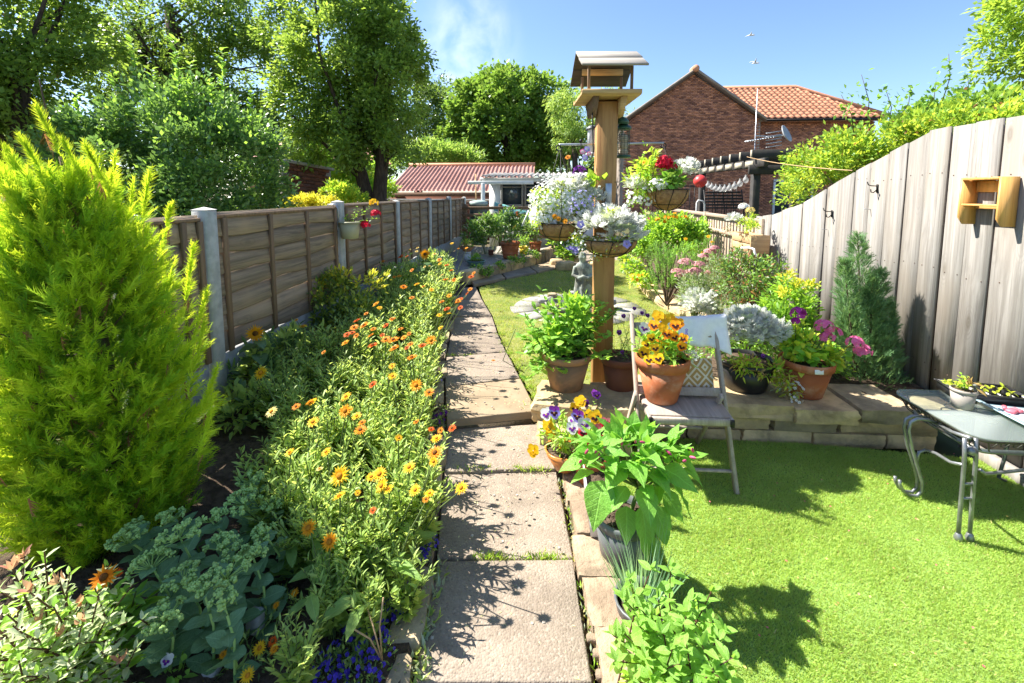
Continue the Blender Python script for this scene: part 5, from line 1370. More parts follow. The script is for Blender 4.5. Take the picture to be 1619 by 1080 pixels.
def ball_head(t, c, r, petal, n=40, size=.03, leafm_=None, name='flower_head', zmin=-.3):
    P = dome(c, r, r, r * .85, n, zmin); m = MB(); blooms(m, P, nrm(P - A(c)), size)
    m.build(name, petal, t)

def left_b(t, c):
    ms = [mass(878, 318, 3.24, 42, 36), mass(908, 325, 3.22, 34, 34), mass(866, 342, 3.20, 28, 26)]
    foliage_part(t, 'foliage', ms, 3600, .028, .012, [L_bright, L_limeyel, L_dusty], rc=.035, ncl=60)
    bloom_part(t, 'white_blossom', ms, 2700, .019, P_white, FOUR)
    silver_part(t, at(900, 300, 3.22), .17, .14, .11, 110, .075)
    silver_part(t, at(940, 318, 3.20), .08, .1, .1, 50, .06)
    foliage_part(t, 'broad_foliage', [mass(940, 285, 3.24, 18, 8)], 40, .06, .04, [L_bright], rc=.03)
    bloom_part(t, 'purple_blossom', [mass(915, 270, 3.24, 10, 7)], 14, .045, P_purple)
    bloom_part(t, 'violet_blossom', [mass(922, 322, 3.02, 22, 24)], 46, .018, P_lilac)
    head_at(t, 'o', D(898, 249, 3.24), (0, -.6, .8), .9, D(897, 290, 3.24))
    for px, py in ((883, 346), (894, 350), (877, 342)): head_at(t, 'a', D(px, py, 2.98), (-.2, -1, .2), .8)
basket('hanging_basket', 'left hanging basket smothered in tiny white blossom and silver foliage', D(888, 352, 3.24), .19, .13, D(886, 230, 3.22), left_b)
def right_b(t, c):
    foliage_part(t, 'tall_foliage', [mass(1022, 262, 3.78, 24, 24), mass(1010, 290, 3.82, 24, 18)], 420, .05, .022, [L_limeyel, L_bright], T=LEAF)
    foliage_part(t, 'geranium_leaves', [mass(1062, 284, 3.72, 24, 16)], 150, .05, .05, [L_gerleaf, L_shrub], T=LEAF)
    for px, py, r in ((1051, 257, .062), (1044, 262, .04), (1062, 264, .042)): ball_head(t, D(px, py, 3.72), r, P_red, 46, .036)
    silver_part(t, at(1083, 275, 3.74), .12, .12, .11, 80, .085, 'silver_foliage')
    silver_part(t, at(1005, 298, 3.76), .11, .1, .09, 60, .07, 'grey_foliage')
    ms = [mass(1012, 312, 3.70, 22, 17), mass(1040, 292, 3.64, 14, 9)]
    foliage_part(t, 'trailing_foliage', ms, 400, .026, .012, [L_bright, L_shrub], rc=.03)
    bloom_part(t, 'white_blossom', ms, 150, .028, P_white)
    head_at(t, 'y', D(1018, 257, 3.62), (-.2, -.6, .6), .8); head_at(t, 'a', D(1040, 250, 3.72), (-.2, -.6, .6), .6)
basket('hanging_basket', 'right hanging basket with red geranium and bare coir bowl', D(1056, 300, 3.78), .168, .168, D(1049, 228, 3.76), right_b)
def front_b(t, c):
    silver_part(t, at(960, 362, 3.06), .26, .18, .15, 210, .10)
    silver_part(t, at(985, 372, 2.98), .15, .1, .09, 60, .085, zmin=-.6)
    ms = [mass(935, 392, 3.02, 24, 20), mass(915, 380, 3.05, 16, 16), mass(975, 384, 2.95, 12, 8)]
    foliage_part(t, 'trailing_foliage', ms, 900, .022, .008, [L_bright, L_limeyel, L_dusty], rc=.04)
    bloom_part(t, 'white_blossom', ms[:2] + [mass(952, 330, 3.06, 16, 8)], 130, .016, P_white)
    foliage_part(t, 'yellow_sprig', [mass(964, 338, 2.98, 8, 6)], 30, .035, .016, [L_limeyel], rc=.02)
    for px, py in ((991, 386), (918, 355)): m = MB(); blooms(m, [list(D(px, py, 2.86))], (0, -1, .25), .05); m.build('flower', P_lilac, t)
fb = basket('hanging_basket', 'front hanging basket of silver leaves with trailing green fixed on the post', D(963, 378, 3.08), .185, .12, None, front_b)
m = MB(); m.cbox(D(962, 308, 3.225), (.045, .012, .16), .003); m.build('hanger_plate', M_galv, fb)
m = MB(); p = D(972, 288, 3.22)
m.tube([p, p + Vector((.03, -.05, .0)), D(975, 300, 3.12), D(972, 335, 3.0)], .0025, 5); m.tube([D(955, 296, 3.2), D(950, 340, 3.05)], .002, 4); m.build('hanger_wire', M_iron, fb)
# ================================================================== left bed: golden conifer
gc = thing('golden_conifer', 'large golden green feathery cypress at the left edge of the bed', 'conifer', (-1.64, 1.66, .2))
m = MB(); m.tube([(-1.78, 1.66, .15), (-1.79, 1.66, .9), (-1.84, 1.65, 1.5), (-1.88, 1.64, 1.8)], [.045, .035, .016, .004], 8); m.build('trunk', M_twig_brown, gc, smooth=True)
P = []; Dd = []; Lg = []; kind = []
ax = lambda z: A([-1.83 - .10 * max(0, z - .9) - .05 * max(0, (z - 1.3)), 1.66 - .01 * z, z])
def cr(z): return float(np.interp(z, [.12, .3, .6, .9, 1.2, 1.4, 1.6, 1.75, 1.85], [.24, .33, .36, .355, .31, .245, .15, .06, .02]))
for k in range(1350):
    z = .16 + 1.47 * rng.random() ** 1.05; a = rng.uniform(0, 2 * math.pi)
    if math.sin(a) > .75 and rng.random() < .6: continue
    r = cr(z) * (1 + .32 * mnoise.noise((math.cos(a) * 2.2, math.sin(a) * 2.2, z * 4))) * rng.uniform(.76, 1.16) * (1 - .13 * abs(math.sin(a)))
    hue = 3 if rng.random() < .3 else 0; o = ax(z); lean = A([math.cos(a), math.sin(a), 0.]); tip = o + lean * r + A([0, 0, .10 + .06 * rng.random()])
    root = o + lean * r * .35 + A([0, 0, -.06]); L = np.linalg.norm(tip - root); n = int(12 + 30 * r)
    side = np.cross(lean, [0, 0, 1.])
    for q in range(n):
        u = rng.random() ** .6; p = root + (tip - root) * u
        s = rng.choice([-1, 1]); d = nrm(tip - root) * .9 + side * s * rng.uniform(.1, .75) * (1.1 - u) + A([0, 0, .34]) + rng.normal(size=3) * .34
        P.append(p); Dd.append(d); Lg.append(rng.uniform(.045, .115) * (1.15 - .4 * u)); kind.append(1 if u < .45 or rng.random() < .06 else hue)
# upright plumes that break the outline, leader with bare side twigs
for px, py, h in ((66, 185, .16), (105, 232, .16), (40, 228, .14), (180, 262, .18), (235, 285, .2), (15, 245, .18), (305, 400, .25), (320, 520, .22), (335, 640, .2), (140, 240, .14), (270, 330, .16), (210, 300, .2), (325, 470, .16), (5, 300, .2), (340, 590, .16)):
    tip = A(list(D(px, py, 1.58))); root = tip + A([-.12 if px > 150 else .04, .05, -h * 1.35])
    for q in range(38):
        u = rng.random() ** .7; p = root + (tip - root) * u; P.append(p); Dd.append(nrm(tip - root) + rng.normal(size=3) * .33 * (1.15 - u)); Lg.append(rng.uniform(.05, .085)); kind.append(0)
P = A(P); Dd = A(Dd); Lg = A(Lg); kind = A(kind)
m = MB(); up = rng.normal(size=P.shape) + A([-.2, -.6, .3])
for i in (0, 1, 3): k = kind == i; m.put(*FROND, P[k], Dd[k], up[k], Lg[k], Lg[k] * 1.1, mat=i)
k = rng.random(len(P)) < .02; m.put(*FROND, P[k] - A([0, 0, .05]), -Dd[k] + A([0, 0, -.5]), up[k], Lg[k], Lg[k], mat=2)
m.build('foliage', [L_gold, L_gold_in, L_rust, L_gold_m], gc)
m = MB()
for k in range(26):
    z = rng.uniform(.3, 1.7); a = rng.uniform(-2.6, -.2); o = ax(z); r = cr(z) * .75
    m.tube([o, o + A([math.cos(a) * r * .6, math.sin(a) * r * .6, .02]), o + A([math.cos(a) * r, math.sin(a) * r, .10])], [.008, .005, .002], 5, cap=False)
m.tube([ax(1.85), A(list(D(76, 190, 1.62))), A(list(D(62, 125, 1.6)))], [.006, .004, .002], 5)
m.build('branches', M_twig_brown, gc)['kind'] = 'stuff'

# stonecrop (sedum) clump with domed heads
sd = thing('stonecrop_clump', 'stonecrop clump with pale green domed bud heads in the conifer shade', 'plant', (-1.25, 1.62, .2))
SH = [(200, 845, .95), (282, 838, 1.1), (238, 885, 1.1), (383, 785, 1.15), (350, 855, 1.0), (398, 868, .8), (290, 906, 1.0), (357, 900, 1.15), (260, 965, 1.0), (330, 812, .7), (417, 835, .7), (352, 942, .55), (395, 752, .9), (268, 812, .75), (320, 922, .6), (430, 795, .7), (215, 828, .6)]
SEDL = [big_leaf(L_sedum, s, 5, .62, .12) for s in range(3)]
bud = MB(); bud.lathe([(.0015, 0), (.005, .003), (.0055, .007), (.003, .011), (.0005, .012)], (0, 0, 0), 6); BUDV, BUDF = bud.V[0], bud.F
for px, py, s in SH:
    z = .45 + .02 * rng.normal(); p = G(px, py, z); p = Vector((max(p.x, -1.75), p.y, p.z)); g = Vector((p.x + rng.normal() * .04, p.y + .06 + rng.normal() * .03, bed_z(p.x, p.y) - .02))
    m = MB(); m.tube([g, g.lerp(p, .5) + Vector((.01, .01, 0)), p - Vector((0, 0, .02))], [.0045, .004, .003], 6); m.build('stem', L_sedbud, sd, smooth=True)
    r = .055 * s; cc = dome(p - Vector((0, 0, r * .5)), r, r, r * .65, int(17 * s) + 2, .1); Q = np.repeat(cc, 13, 0); Q = Q + nrm(rng.normal(size=Q.shape) + A([0, 0, .6])) * .0105 * rng.uniform(.5, 1, (len(Q), 1))
    m = MB()
    for e in cc: m.tube([p - Vector((0, 0, .035)), e], .0015, 4)
    N = nrm(Q - A(list(p - Vector((0, 0, r * .9)))))
    b3 = (A([[math.cos(t) * .9, math.sin(t) * .9, 0] for t in np.arange(6) / 6 * 6.283] + [[0, 0, .8], [0, 0, -.7]]), [A([(k, (k + 1) % 6, 6) for k in range(6)] + [((k + 1) % 6, k, 7) for k in range(6)])])
    T3 = (b3[0][:, [0, 2, 1]] * A([1, 1, -1]), b3[1]); m.put(*T3, Q, N, rng.normal(size=N.shape), .0052 * rng.uniform(.8, 1.3, len(Q)), .0056)
    m.build('flower_head', L_sedbud, sd)
    n = 12; u = np.linspace(.08, .9, n); P_ = [list(g.lerp(p, t)) for t in u]; a0 = rng.uniform(0, 6)
    Dv = [(math.cos(a0 + k * 1.9), math.sin(a0 + k * 1.9), .35 + .3 * rng.random()) for k in range(n)]
    single_leaves(sd, SEDL, P_, Dv, [.095 * (1.15 - .5 * t) * s ** .4 for t in u], 1.1)

# variegated willow-leaved bush at the front corner
vw = thing('variegated_bush', 'pink tipped cream and green variegated bush in the front left corner', 'shrub', (-1.42, 1.12, .2))
tips = [list(G(px, py, z * 1.10)) for px, py, z in ((70, 870, .62), (20, 900, .6), (110, 905, .58), (45, 935, .6), (150, 930, .52), (85, 960, .55), (10, 970, .55), (130, 985, .5), (170, 975, .45), (60, 1010, .52), (110, 1040, .48), (30, 1045, .5), (160, 1030, .42), (185, 1050, .35), (75, 1075, .45), (140, 1075, .4), (5, 1075, .45), (-40, 960, .6), (-60, 1040, .5), (95, 920, .55), (40, 880, .58), (125, 955, .45), (65, 985, .45), (20, 1020, .42), (150, 1005, .4), (-10, 930, .5), (90, 1005, .45), (190, 1010, .36))]
Pv, Dv, Lv = leafy_stems(vw, (-1.40, 1.13, .18), tips + [[x + rng.normal() * .05, y + rng.normal() * .05, z - rng.uniform(.03, .14)] for x, y, z in tips for _ in range(2)], 30, .058, .020, [L_vari, L_vari, L_bright], M_twig_red, .0035, start=.2, basew=.06, upright=.5)
m = MB(); q = A(tips)[rng.permutation(len(tips))[:9]]; 
for c in q: m.put(*LEAF, np.repeat(c[None], 5, 0) + rng.normal(size=(5, 3)) * .004, rng.normal(size=(5, 3)) * .5 + A([0, 0, 1.2]), rng.normal(size=(5, 3)), .032, .012)
o = m.build('pink_tips', L_pinkleaf, vw); o['kind'] = 'stuff'

# ------------------------------------------------------------------ pot marigolds
FL = []
for x, y, k, s in ((695, 115, 'y', 1), (475, 152, 'y', 1.1), (455, 152, 'a', .8), (208, 215, 'p', 1.2), (690, 208, 'a', 1.2), (712, 205, 'a', .9), (765, 243, 'y', .8), (478, 283, 'y', 1), (368, 180, 'o', .7), (800, 285, 'o', .7), (790, 335, 'o', 1), (870, 35, 'd', .9), (1155, 40, 'a', 1.4), (1240, 88, 'o', 1.2), (1040, 385, 'y', .8), (1290, 390, 'y', .9), (1253, 328, 'd', .7), (1315, 335, 'o', .6), (1392, 322, 'd', .9), (1280, 485, 'o', 1.3), (1270, 540, 'y', .9), (1110, 580, 'y', 1), (915, 625, 'y', 1.1), (860, 642, 'y', .8), (930, 700, 'y', 1.1), (975, 722, 'y', .9), (655, 635, 'y', 1.45), (650, 768, 'y', .95), (1150, 728, 'y', .95), (1243, 750, 'y', .75), (1218, 788, 'o', .6), (1452, 715, 'y', .95), (565, 478, 'y', .9), (870, 862, 'd', .6), (450, 975, 'a', 1.25), (588, 1065, 'a', 1.2), (1155, 280, 'o', .7), (325, 480, 'y', .8), (770, 745, 'y', .5), (520, 590, 'p', .7)):
    FL.append((380 + x / 4.153, 600 + y / 4.153, k, s))
for x, y, k, s in ((238, 945, 'y', 1.5), (535, 615, 'y', 1.1), (490, 567, 'a', .6), (1055, 455, 'a', 1.1), (1080, 482, 'y', .7), (920, 573, 'd', 1), (970, 605, 'o', 1.2), (900, 622, 'o', 1), (1035, 633, 'o', .8), (1020, 677, 'o', .9), (850, 672, 'd', .9), (885, 660, 'd', .8), (915, 680, 'o', .8), (838, 730, 'a', .9), (1033, 748, 'd', 1.1), (1125, 607, 'd', 1), (1175, 563, 'o', .8), (1230, 632, 'o', .8), (1290, 665, 'o', .7), (1125, 707, 'o', 1), (1180, 712, 'o', 1.5), (1185, 770, 'o', 1.1), (1300, 740, 'o', .7), (1385, 750, 'd', .9), (1310, 835, 'o', 1.1), (1447, 712, 'a', 1.5), (1170, 895, 'y', .8), (1172, 967, 'y', .9), (683, 797, 'o', .6), (985, 522, 'o', .6), (1250, 333, 'o', 1), (1345, 315, 'y', 1), (1390, 330, 'o', .8), (1450, 352, 'y', .8), (1310, 410, 'o', .7), (1220, 257, 'a', .8), (1185, 262, 'o', .7), (1293, 70, 'p', 1), (1343, 80, 'p', .8), (1350, 55, 'p', .8), (1472, 100, 'p', 1), (1400, 190, 'p', .7), (1437, 185, 'p', .9), (1230, 118, 'd', 1), (1275, 115, 'd', .8), (1105, 150, 'o', .6), (1070, 228, 'o', .7), (1310, 213, 'o', .8), (1505, 140, 'o', .9), (1510, 168, 'y', .8), (1557, 178, 'd', 1), (1525, 248, 'p', .8), (1550, 280, 'o', 1), (1580, 290, 'p', .7), (1610, 283, 'o', .9), (1590, 215, 'o', .8), (1523, 440, 'o', .7), (1560, 490, 'd', .9), (1573, 522, 'y', .8), (1505, 533, 'y', .8), (1515, 623, 'y', .7), (1575, 395, 'a', .8), (1255, 692, 'a', .8), (1275, 765, 'd', .6), (1100, 675, 'd', .6), (1165, 560, 'o', .7), (1640, 430, 'o', .8), (1655, 480, 'd', .8)):
    FL.append((360 + x / 4.497, 380 + y / 4.497, k, s))
for x, y, k, s in ((1020, 822, 'o', .9), (998, 853, 'd', 1.), (905, 1045, 'd', 1.1), (885, 1070, 'o', .9), (990, 960, 'o', .9), (965, 995, 'd', .7), (748, 1065, 'o', .8), (835, 567, 'y', .7), (960, 607, 'a', .7), (890, 612, 'a', .6)):
    FL.append((560 + x / 5.397, 280 + y / 5.397, k, s))
def flower_place(px, py):
    z = float(np.interp(py, [380, 400, 450, 500, 600, 690, 750, 860, 900], [1.02, .95, .80, .74, .64, .58, .54, .42, .37]))
    p = G(px, py, z); return p
rows_ = []
y = 1.66
while y < 6.3:
    w = float(np.interp(y, [1.6, 2.2, 3.0, 4.0, 6.2], [.72, .95, 1.0, .86, .62])); n = max(2, int(round(w / .27)))
    for i in range(n):
        rows_.append((xl(y) - .10 - w * (i + .5 + rng.uniform(-.25, .25)) / n + .05, y + rng.uniform(-.07, .07)))
    y += .27 + .012 * y
def mari_variant(h, n, seed):
    "stems and narrow leaves of one marigold, about the origin"
    st = MB(); P = []; Dv = []; L = []; W = []
    for k in range(n):
        a = rng.uniform(0, 6.28); le = rng.uniform(.1, .5) * h; t_ = h * rng.uniform(.72, 1.08); q = A([math.cos(a) * le, math.sin(a) * le, t_]); mid = q * A([.35, .35, .55])
        s0 = A([rng.normal() * .015, rng.normal() * .015, -.02]); st.tube([s0, mid, q], [.0042, .0035, .002], 5, cap=False)
        nl = 20
        for j in range(nl):
            u = .08 + .9 * (j + rng.random()) / nl; p = s0 + (mid - s0) * u / .5 if u < .5 else mid + (q - mid) * (u - .5) / .5
            b = a + rng.uniform(-2.2, 2.2) if rng.random() < .6 else rng.uniform(0, 6.28); l = .105 * (1.12 - .68 * u) * rng.uniform(.75, 1.3)
            P.append(p); Dv.append((math.cos(b), math.sin(b), .55 + .5 * u + rng.normal() * .2)); L.append(l); W.append(l * (.36 - .12 * u))
        if rng.random() < .55: st.lathe([(.002, -.008), (.007, -.002), (.006, .005), (.002, .009)], q, 6)
    lf = MB(); lf.put(*LEAF, A(P), A(Dv), A([0, 0, 1.]) + rng.normal(size=(len(P), 3)) * .35, A(L), A(W))
    return st.mesh('stems', M_twig, True), lf.mesh('foliage', L_mari)
MV = [mari_variant(.46, 13, s) for s in range(7)]
rows_ += [(g_.x, g_.y) for g_ in (G(px, py, .15) for px, py in ((480, 915), (540, 930), (590, 915), (640, 880), (520, 985), (455, 860), (600, 960)))]
MARIL = [big_leaf(L_marib, s + 60, 5, .55, .3, peak=.95) for s in range(3)]
place = [Vector((x, yy, bed_z(x, yy))) for x, yy in rows_]
mine = {k: [] for k in range(len(place))}
for f in FL:
    p = flower_place(f[0], f[1])
    d2 = [((q.x - p.x) ** 2 + (q.y + .02 - p.y) ** 2) for q in place]; mine[int(np.argmin(d2))].append((p, f))
CNAME = {'y': 'yellow', 'o': 'orange', 'd': 'deep orange', 'a': 'amber', 'p': 'cream'}
NUM = ['no', 'one', 'two', 'three', 'four', 'five', 'six', 'seven', 'eight', 'nine']
ZONES = ((1.62, 'at the very front'), (1.95, 'beside the stonecrop'), (2.45, 'nearer than the step'), (2.95, 'level with the step'), (3.5, 'opposite the potted mint'), (4.1, 'beside the gold shrub'), (4.7, 'opposite the pond'), (5.3, 'past the gold shrub'), (5.8, 'near the far sunflower'), (99, 'at the far end'))
def mari_label(q, fl):
    kinds = [f[2] for _, f in fl]; zone = next(z for lim, z in ZONES if q.y < lim); w = (xl(q.y) - q.x)
    side = 'on the path edge' if w < .32 else ('mid bed' if w < .62 else 'on the fence side')
    cs = sorted(set(kinds), key=lambda c: -kinds.count(c))[:2]; n = len(kinds)
    what = 'leafy flowerless marigold' if not n else 'marigold with %s %s flower%s' % (NUM[min(n, 9)], ' and '.join(CNAME[c] for c in cs), '' if n == 1 else 's')
    return what + ' ' + side + ' ' + zone
for k, q in enumerate(place):
    fl = mine[k]; kinds = [f[2] for _, f in fl]
    g = 'n' if not fl else ('p' if 'p' in kinds and q.y > 4 else ('y' if sum(c in 'yp' for c in kinds) * 2 >= len(kinds) else 'o'))
    t = thing('pot_marigold', mari_label(q, fl), 'flower', tuple(q), 'pot marigolds in the left bed')
    sc = float(np.interp(q.y, [1.45, 1.6, 2.0, 2.6, 4, 6], [.50, .70, .86, .90, 1.0, 1.15])) * rng.uniform(.9, 1.08); a = rng.uniform(0, 6.28)
    for rep in range(3 if q.y < 3.4 else 2):
        st_, lf_ = MV[rng.integers(0, len(MV))]; M = Matrix.Rotation(a + rep * 1.7, 3, 'Z'); off = Vector((rng.normal() * .05, rng.normal() * .05, 0)) * rep
        inst('stems', st_, t, off, M=M, sc=sc); inst('foliage', lf_, t, off, M=M, sc=sc)
    if q.y < 2.25:
        n_ = 11; Pb = [list(q + Vector((rng.normal() * .05, rng.normal() * .05, rng.uniform(.03, .22)))) for _ in range(n_)]; ab = rng.uniform(0, 6.28, n_)
        single_leaves(t, MARIL, Pb, [(math.cos(v), math.sin(v) - .25, .25 + .3 * rng.random()) for v in ab], rng.uniform(.085, .14, n_), .62)
    if fl:
        m = MB()
        for p, f in fl:
            d = Vector((-.25 + rng.normal() * .2, -.35 + rng.normal() * .2, 1.0))
            if f[3] > 1.19 and f[2] in 'ya': d = Vector((-.1, -.8, .8))
            inst('flower', HEADS[f[2]][rng.integers(0, len(HEADS[f[2]]))], t, p, M=facing(d, rng.uniform(0, 6)), sc=f[3] * float(np.interp(p.y, [1.5, 3, 5], [1.05, 1.18, 1.4])) * rng.uniform(.85, 1.15), world=True)
            b = q + (p - q) * .12; m.tube([b, b.lerp(p, .6) + Vector((0, 0, .03)), p - d.normalized() * .008], [.0035, .003, .0022], 5, cap=False)
        m.build('flower_stalk', M_twig, t, smooth=True)
# two sunflowers by the fence
def sunflower(label, px, py, y, r, face, nleaf, gz):
    p = D(px, py, y); g = Vector((p.x - .02, p.y + .06, gz)); t = thing('sunflower', label, 'flower', tuple(g))
    inst('flower', daisy_mesh(r, P_amber, P_brown, 24, 18, seed=5), t, p, M=facing(face), world=True)
    m = MB(); m.tube([g, g.lerp(p, .5) + Vector((-.03, .03, 0)), p - Vector(face).normalized() * .03 - Vector((0, 0, .01))], [.010, .008, .006], 7); m.build('stem', M_twig, t, smooth=True)
    P_ = []; D_ = []; L_ = []
    for k in range(nleaf): a = k * 2.2 + 1; P_.append(list(g.lerp(p, .2 + .75 * k / nleaf))); D_.append((math.cos(a), math.sin(a) - .3, .1)); L_.append(.17 - .008 * k)
    single_leaves(t, SUNL, P_, D_, L_)
SUNL = [big_leaf(L_dark, s + 40, 6, .75, .45) for s in range(2)]
sunflower('dwarf sunflower with drooping dark leaves against the first fence panel', 404, 527, 2.75, .062, (.35, -.85, .1), 9, .36)
sunflower('smaller orange sunflower among the cream marigolds near a far post', 672, 402, 5.2, .07, (.2, -.9, .25), 6, .35)
# evergreen with gold shoots by the fence
shrub('gold_tipped_shrub', 'low dark evergreen shrub with golden new shoots against the fence', (-1.72, 4.05, .3),
      [mass(525, 478, 4.0, 55, 45), mass(570, 500, 3.9, 36, 40), mass(545, 520, 3.85, 50, 30)], 150, 3600, .05, .022, [L_euon, L_dark], [.65, .35], .09, LEAF, lo=.6,
      extra=lambda t, c, o: foliage_part(t, 'golden_shoots', [mass(588, 446, 3.95, 26, 16), mass(540, 438, 4.0, 18, 12), mass(500, 446, 4, 14, 8)], 420, .055, .02, [L_euong, L_euon], LEAF, .05, .7, 14))
# low dark plants along the shaded foot of the fence
shrub('shaded_undergrowth', 'leafy green border plants in the shade at the foot of the fence', (-1.75, 2.9, .3), [mass(400, 590, 2.85, 60, 40), mass(470, 560, 3.1, 60, 40), mass(380, 650, 2.5, 40, 40), mass(440, 545, 3.3, 40, 30)], 160, 1500, .075, .03, [L_mari, L_dark], [.7, .3], .08, LEAF, stems=30, lo=.4)
shrub('fence_foot_greenery', 'loose green plants between the gold tipped shrub and the far posts', (-1.7, 5.2, .3), [mass(640, 440, 5.3, 26, 30), mass(690, 420, 5.9, 26, 26), mass(615, 450, 5.0, 20, 20)], 70, 1500, .055, .014, [L_mari, L_shrub], [.6, .4], .08, LEAF, stems=14)
shrub('shaded_seedlings', 'dark green seedlings on the soil between golden conifer and marigolds', (-1.25, 2.1, .2), [((-1.25, 2.05, .24), (.22, .25, .08)), ((-1.1, 1.85, .2), (.15, .15, .07))], 60, 700, .055, .022, [L_mari, L_dark], [.5, .5], .06, LEAF, stems=0)
# lobelia cushions, small yellow marigolds, orange marigold with broad leaves
def cushion(name, label, pts, z, petal, n, size, r=.07, fol=L_dark):
    p0 = G(*pts[0], z); t = thing(name, label, 'flower', tuple(p0)); ms = [(tuple(G(px, py, z)), (r, r, r * .7)) for px, py in pts]
    foliage_part(t, 'foliage', ms, 130 * len(pts), .022, .008, [fol, L_mari], KITE, .025, .5, 16); bloom_part(t, 'blossom', ms, n * len(pts), size, petal, FIVE, .75, 1.1, -.2); return t
cushion('blue_lobelia', 'deep blue lobelia tumbling over the path edge at the front', [(615, 925), (640, 930), (628, 900), (652, 880), (600, 985), (620, 960)], .15, P_blue, 60, .016, .06)
cushion('blue_lobelia', 'violet blue lobelia at the very front of the left bed', [(545, 1035), (575, 1060), (515, 1065), (565, 1005), (598, 1040)], .15, P_blue, 60, .016, .06)
cushion('pale_blue_lobelia', 'small pale blue lobelia beside the path half way up the bed', [(688, 600), (684, 588)], .22, P_lilac, 26, .02, .05)
cushion('purple_lobelia', 'dark purple lobelia just before the raised path slab', [(700, 655), (690, 665)], .16, P_purple, 30, .02, .05)
cushion('purple_lobelia', 'little purple lobelia patch under the marigolds near the front', [(668, 868), (677, 858)], .17, P_blue, 34, .015, .04)
fm_ = thing('french_marigold', 'low french marigold with small yellow flowers on the shaded soil', 'flower', tuple(G(405, 1030, .2)))
foliage_part(fm_, 'foliage', [(tuple(G(400, 1035, .2)), (.13, .09, .04)), (tuple(G(440, 960, .2)), (.08, .06, .04))], 300, .03, .008, [L_dark, L_mari], KITE, .03, .5)
for px, py, k, s in ((411, 1025, 'y', .8), (432, 1014, 'd', .7), (434, 1026, 'a', .6), (353, 1035, 'a', .5), (392, 1068, 'y', .8), (466, 938, 'a', .6), (437, 957, 'a', .5), (448, 1015, 'a', .4)): head_at(fm_, k, G(px, py, .27), (0, -.5, .9), s, G(px, py + 14, .17))
bo_ = thing('orange_marigold', 'single orange marigold with broad bright leaves beside the variegated bush', 'flower', tuple(G(170, 1010, .2)))
g = G(178, 1010, .25)
leafy_stems(bo_, g, [list(G(px, py, z)) for px, py, z in ((165, 918, .52), (185, 945, .45), (215, 935, .42), (200, 985, .34), (230, 950, .36))], 11, .10, .034, [L_mint, L_bright], M_twig, .004, basew=.02, upright=.3)
head_at(bo_, 'o', G(165, 913, .53), (.1, -.7, .9), 1.35); head_at(bo_, 'd', G(187, 906, .52), (.5, -.4, .9), .5)
vt = thing('viola', 'tiny white and violet viola low in the shaded corner', 'flower', tuple(G(265, 1060, .2)))
foliage_part(vt, 'foliage', [(tuple(G(268, 1065, .2)), (.05, .04, .04))], 60, .035, .016, [L_mint], LEAF, .02, .5); inst('flower', PANSY['white'], vt, G(264, 1045, .28), M=facing((0, -.8, .6)), sc=.6, world=True)
for px, py, s, lb in ((405, 995, (.05, .045, .08), 'smooth pale grey stone standing upright in the shaded soil'), (335, 1063, (.05, .04, .02), 'flat pale stone chip at the front of the left bed'), (355, 725, (.12, .10, .05), 'flat grey stone showing behind the stonecrop')):
    p = G(px, py, bed_z(-1.0, 1.6)); m = MB(); rock(m, (p.x, p.y, p.z + s[2] * .4), s, px, .5, .06); tag(m.build('stone', M_conc, None, smooth=True), lb, 'stone')

m = MB()
for pts in ([(568, 925, .2), (590, 990, .3), (604, 1045, .16)], [(604, 1045, .16), (600, 990, .26), (606, 945, .34)], [(604, 1045, .16), (585, 1010, .24), (560, 995, .3)]): m.tube([G(*q) for q in pts], .0028, 5)
tag(m.build('dry_stalk', M_planter), 'dead straw coloured stalk sticking out of the front lobelia', 'stalk')
# ================================================================== pots, chair and plants on the right
MINTL = [big_leaf(L_mint, s + 10, 5, .52, .22, tipp=.95) for s in range(4)]
FOURL = [big_leaf(L_four, s + 20, 8, .66, .30, peak=.62, tipp=1.05) for s in range(4)]
def potted(name, label, cat, c, rt, rb, h, mat, **kw):
    t = thing(name, label, cat, tuple(c)); pot_parts(t, c, rt, rb, h, mat, **kw); return t
# mint in the old terracotta pot on the corner stones
c = G(896, 622, .295); c.y += .10; zt = c.z + .25
t = potted('potted_mint', 'bushy mint in a weathered stained terracotta pot on the corner stones', 'pot plant', c, .178, .112, .26, M_terra_old, rim=.16)
tips = [list(D(px, py, c.y + dy)) for px, py, dy in ((855, 458, 0), (830, 500, 0), (820, 530, .05), (850, 520, -.08), (880, 490, .1), (900, 480, -.05), (925, 490, .08), (950, 505, 0), (975, 490, .05), (970, 530, -.05), (840, 555, -.12), (870, 535, -.15), (905, 530, -.15), (940, 545, -.14), (965, 560, .05), (885, 510, 0), (915, 515, .12), (930, 470, .15), (955, 480, .1), (865, 480, .08), (825, 560, .02), (900, 555, -.18), (870, 565, -.18), (840, 590, -.2))]
Pm, Dm, Lm = leafy_stems(t, (c.x, c.y, zt - .03), tips + [[x + rng.normal() * .05, y + rng.normal() * .05, z - rng.uniform(.0, .12)] for x, y, z in tips], 12, .066, .036, [L_mint0, L_bright], M_twig_red, .0028, start=.15, basew=.07, upright=.25, paired=True, build_leaves=False, lmul=lambda u: 1.1 - .4 * u)
k = rng.permutation(len(Pm)); a, b = k[:290], k[290:]
single_leaves(t, MINTL, Pm[a], Dm[a], Lm[a] * 1.2, 1.15)
m = MB(); m.put(*LEAF, Pm[b], Dm[b], A([0, 0, 1.]) + rng.normal(size=(len(b), 3)) * .3, Lm[b] * 1.1, Lm[b] * .55); o = m.build('small_leaves', L_mint0, t); o['kind'] = 'stuff'
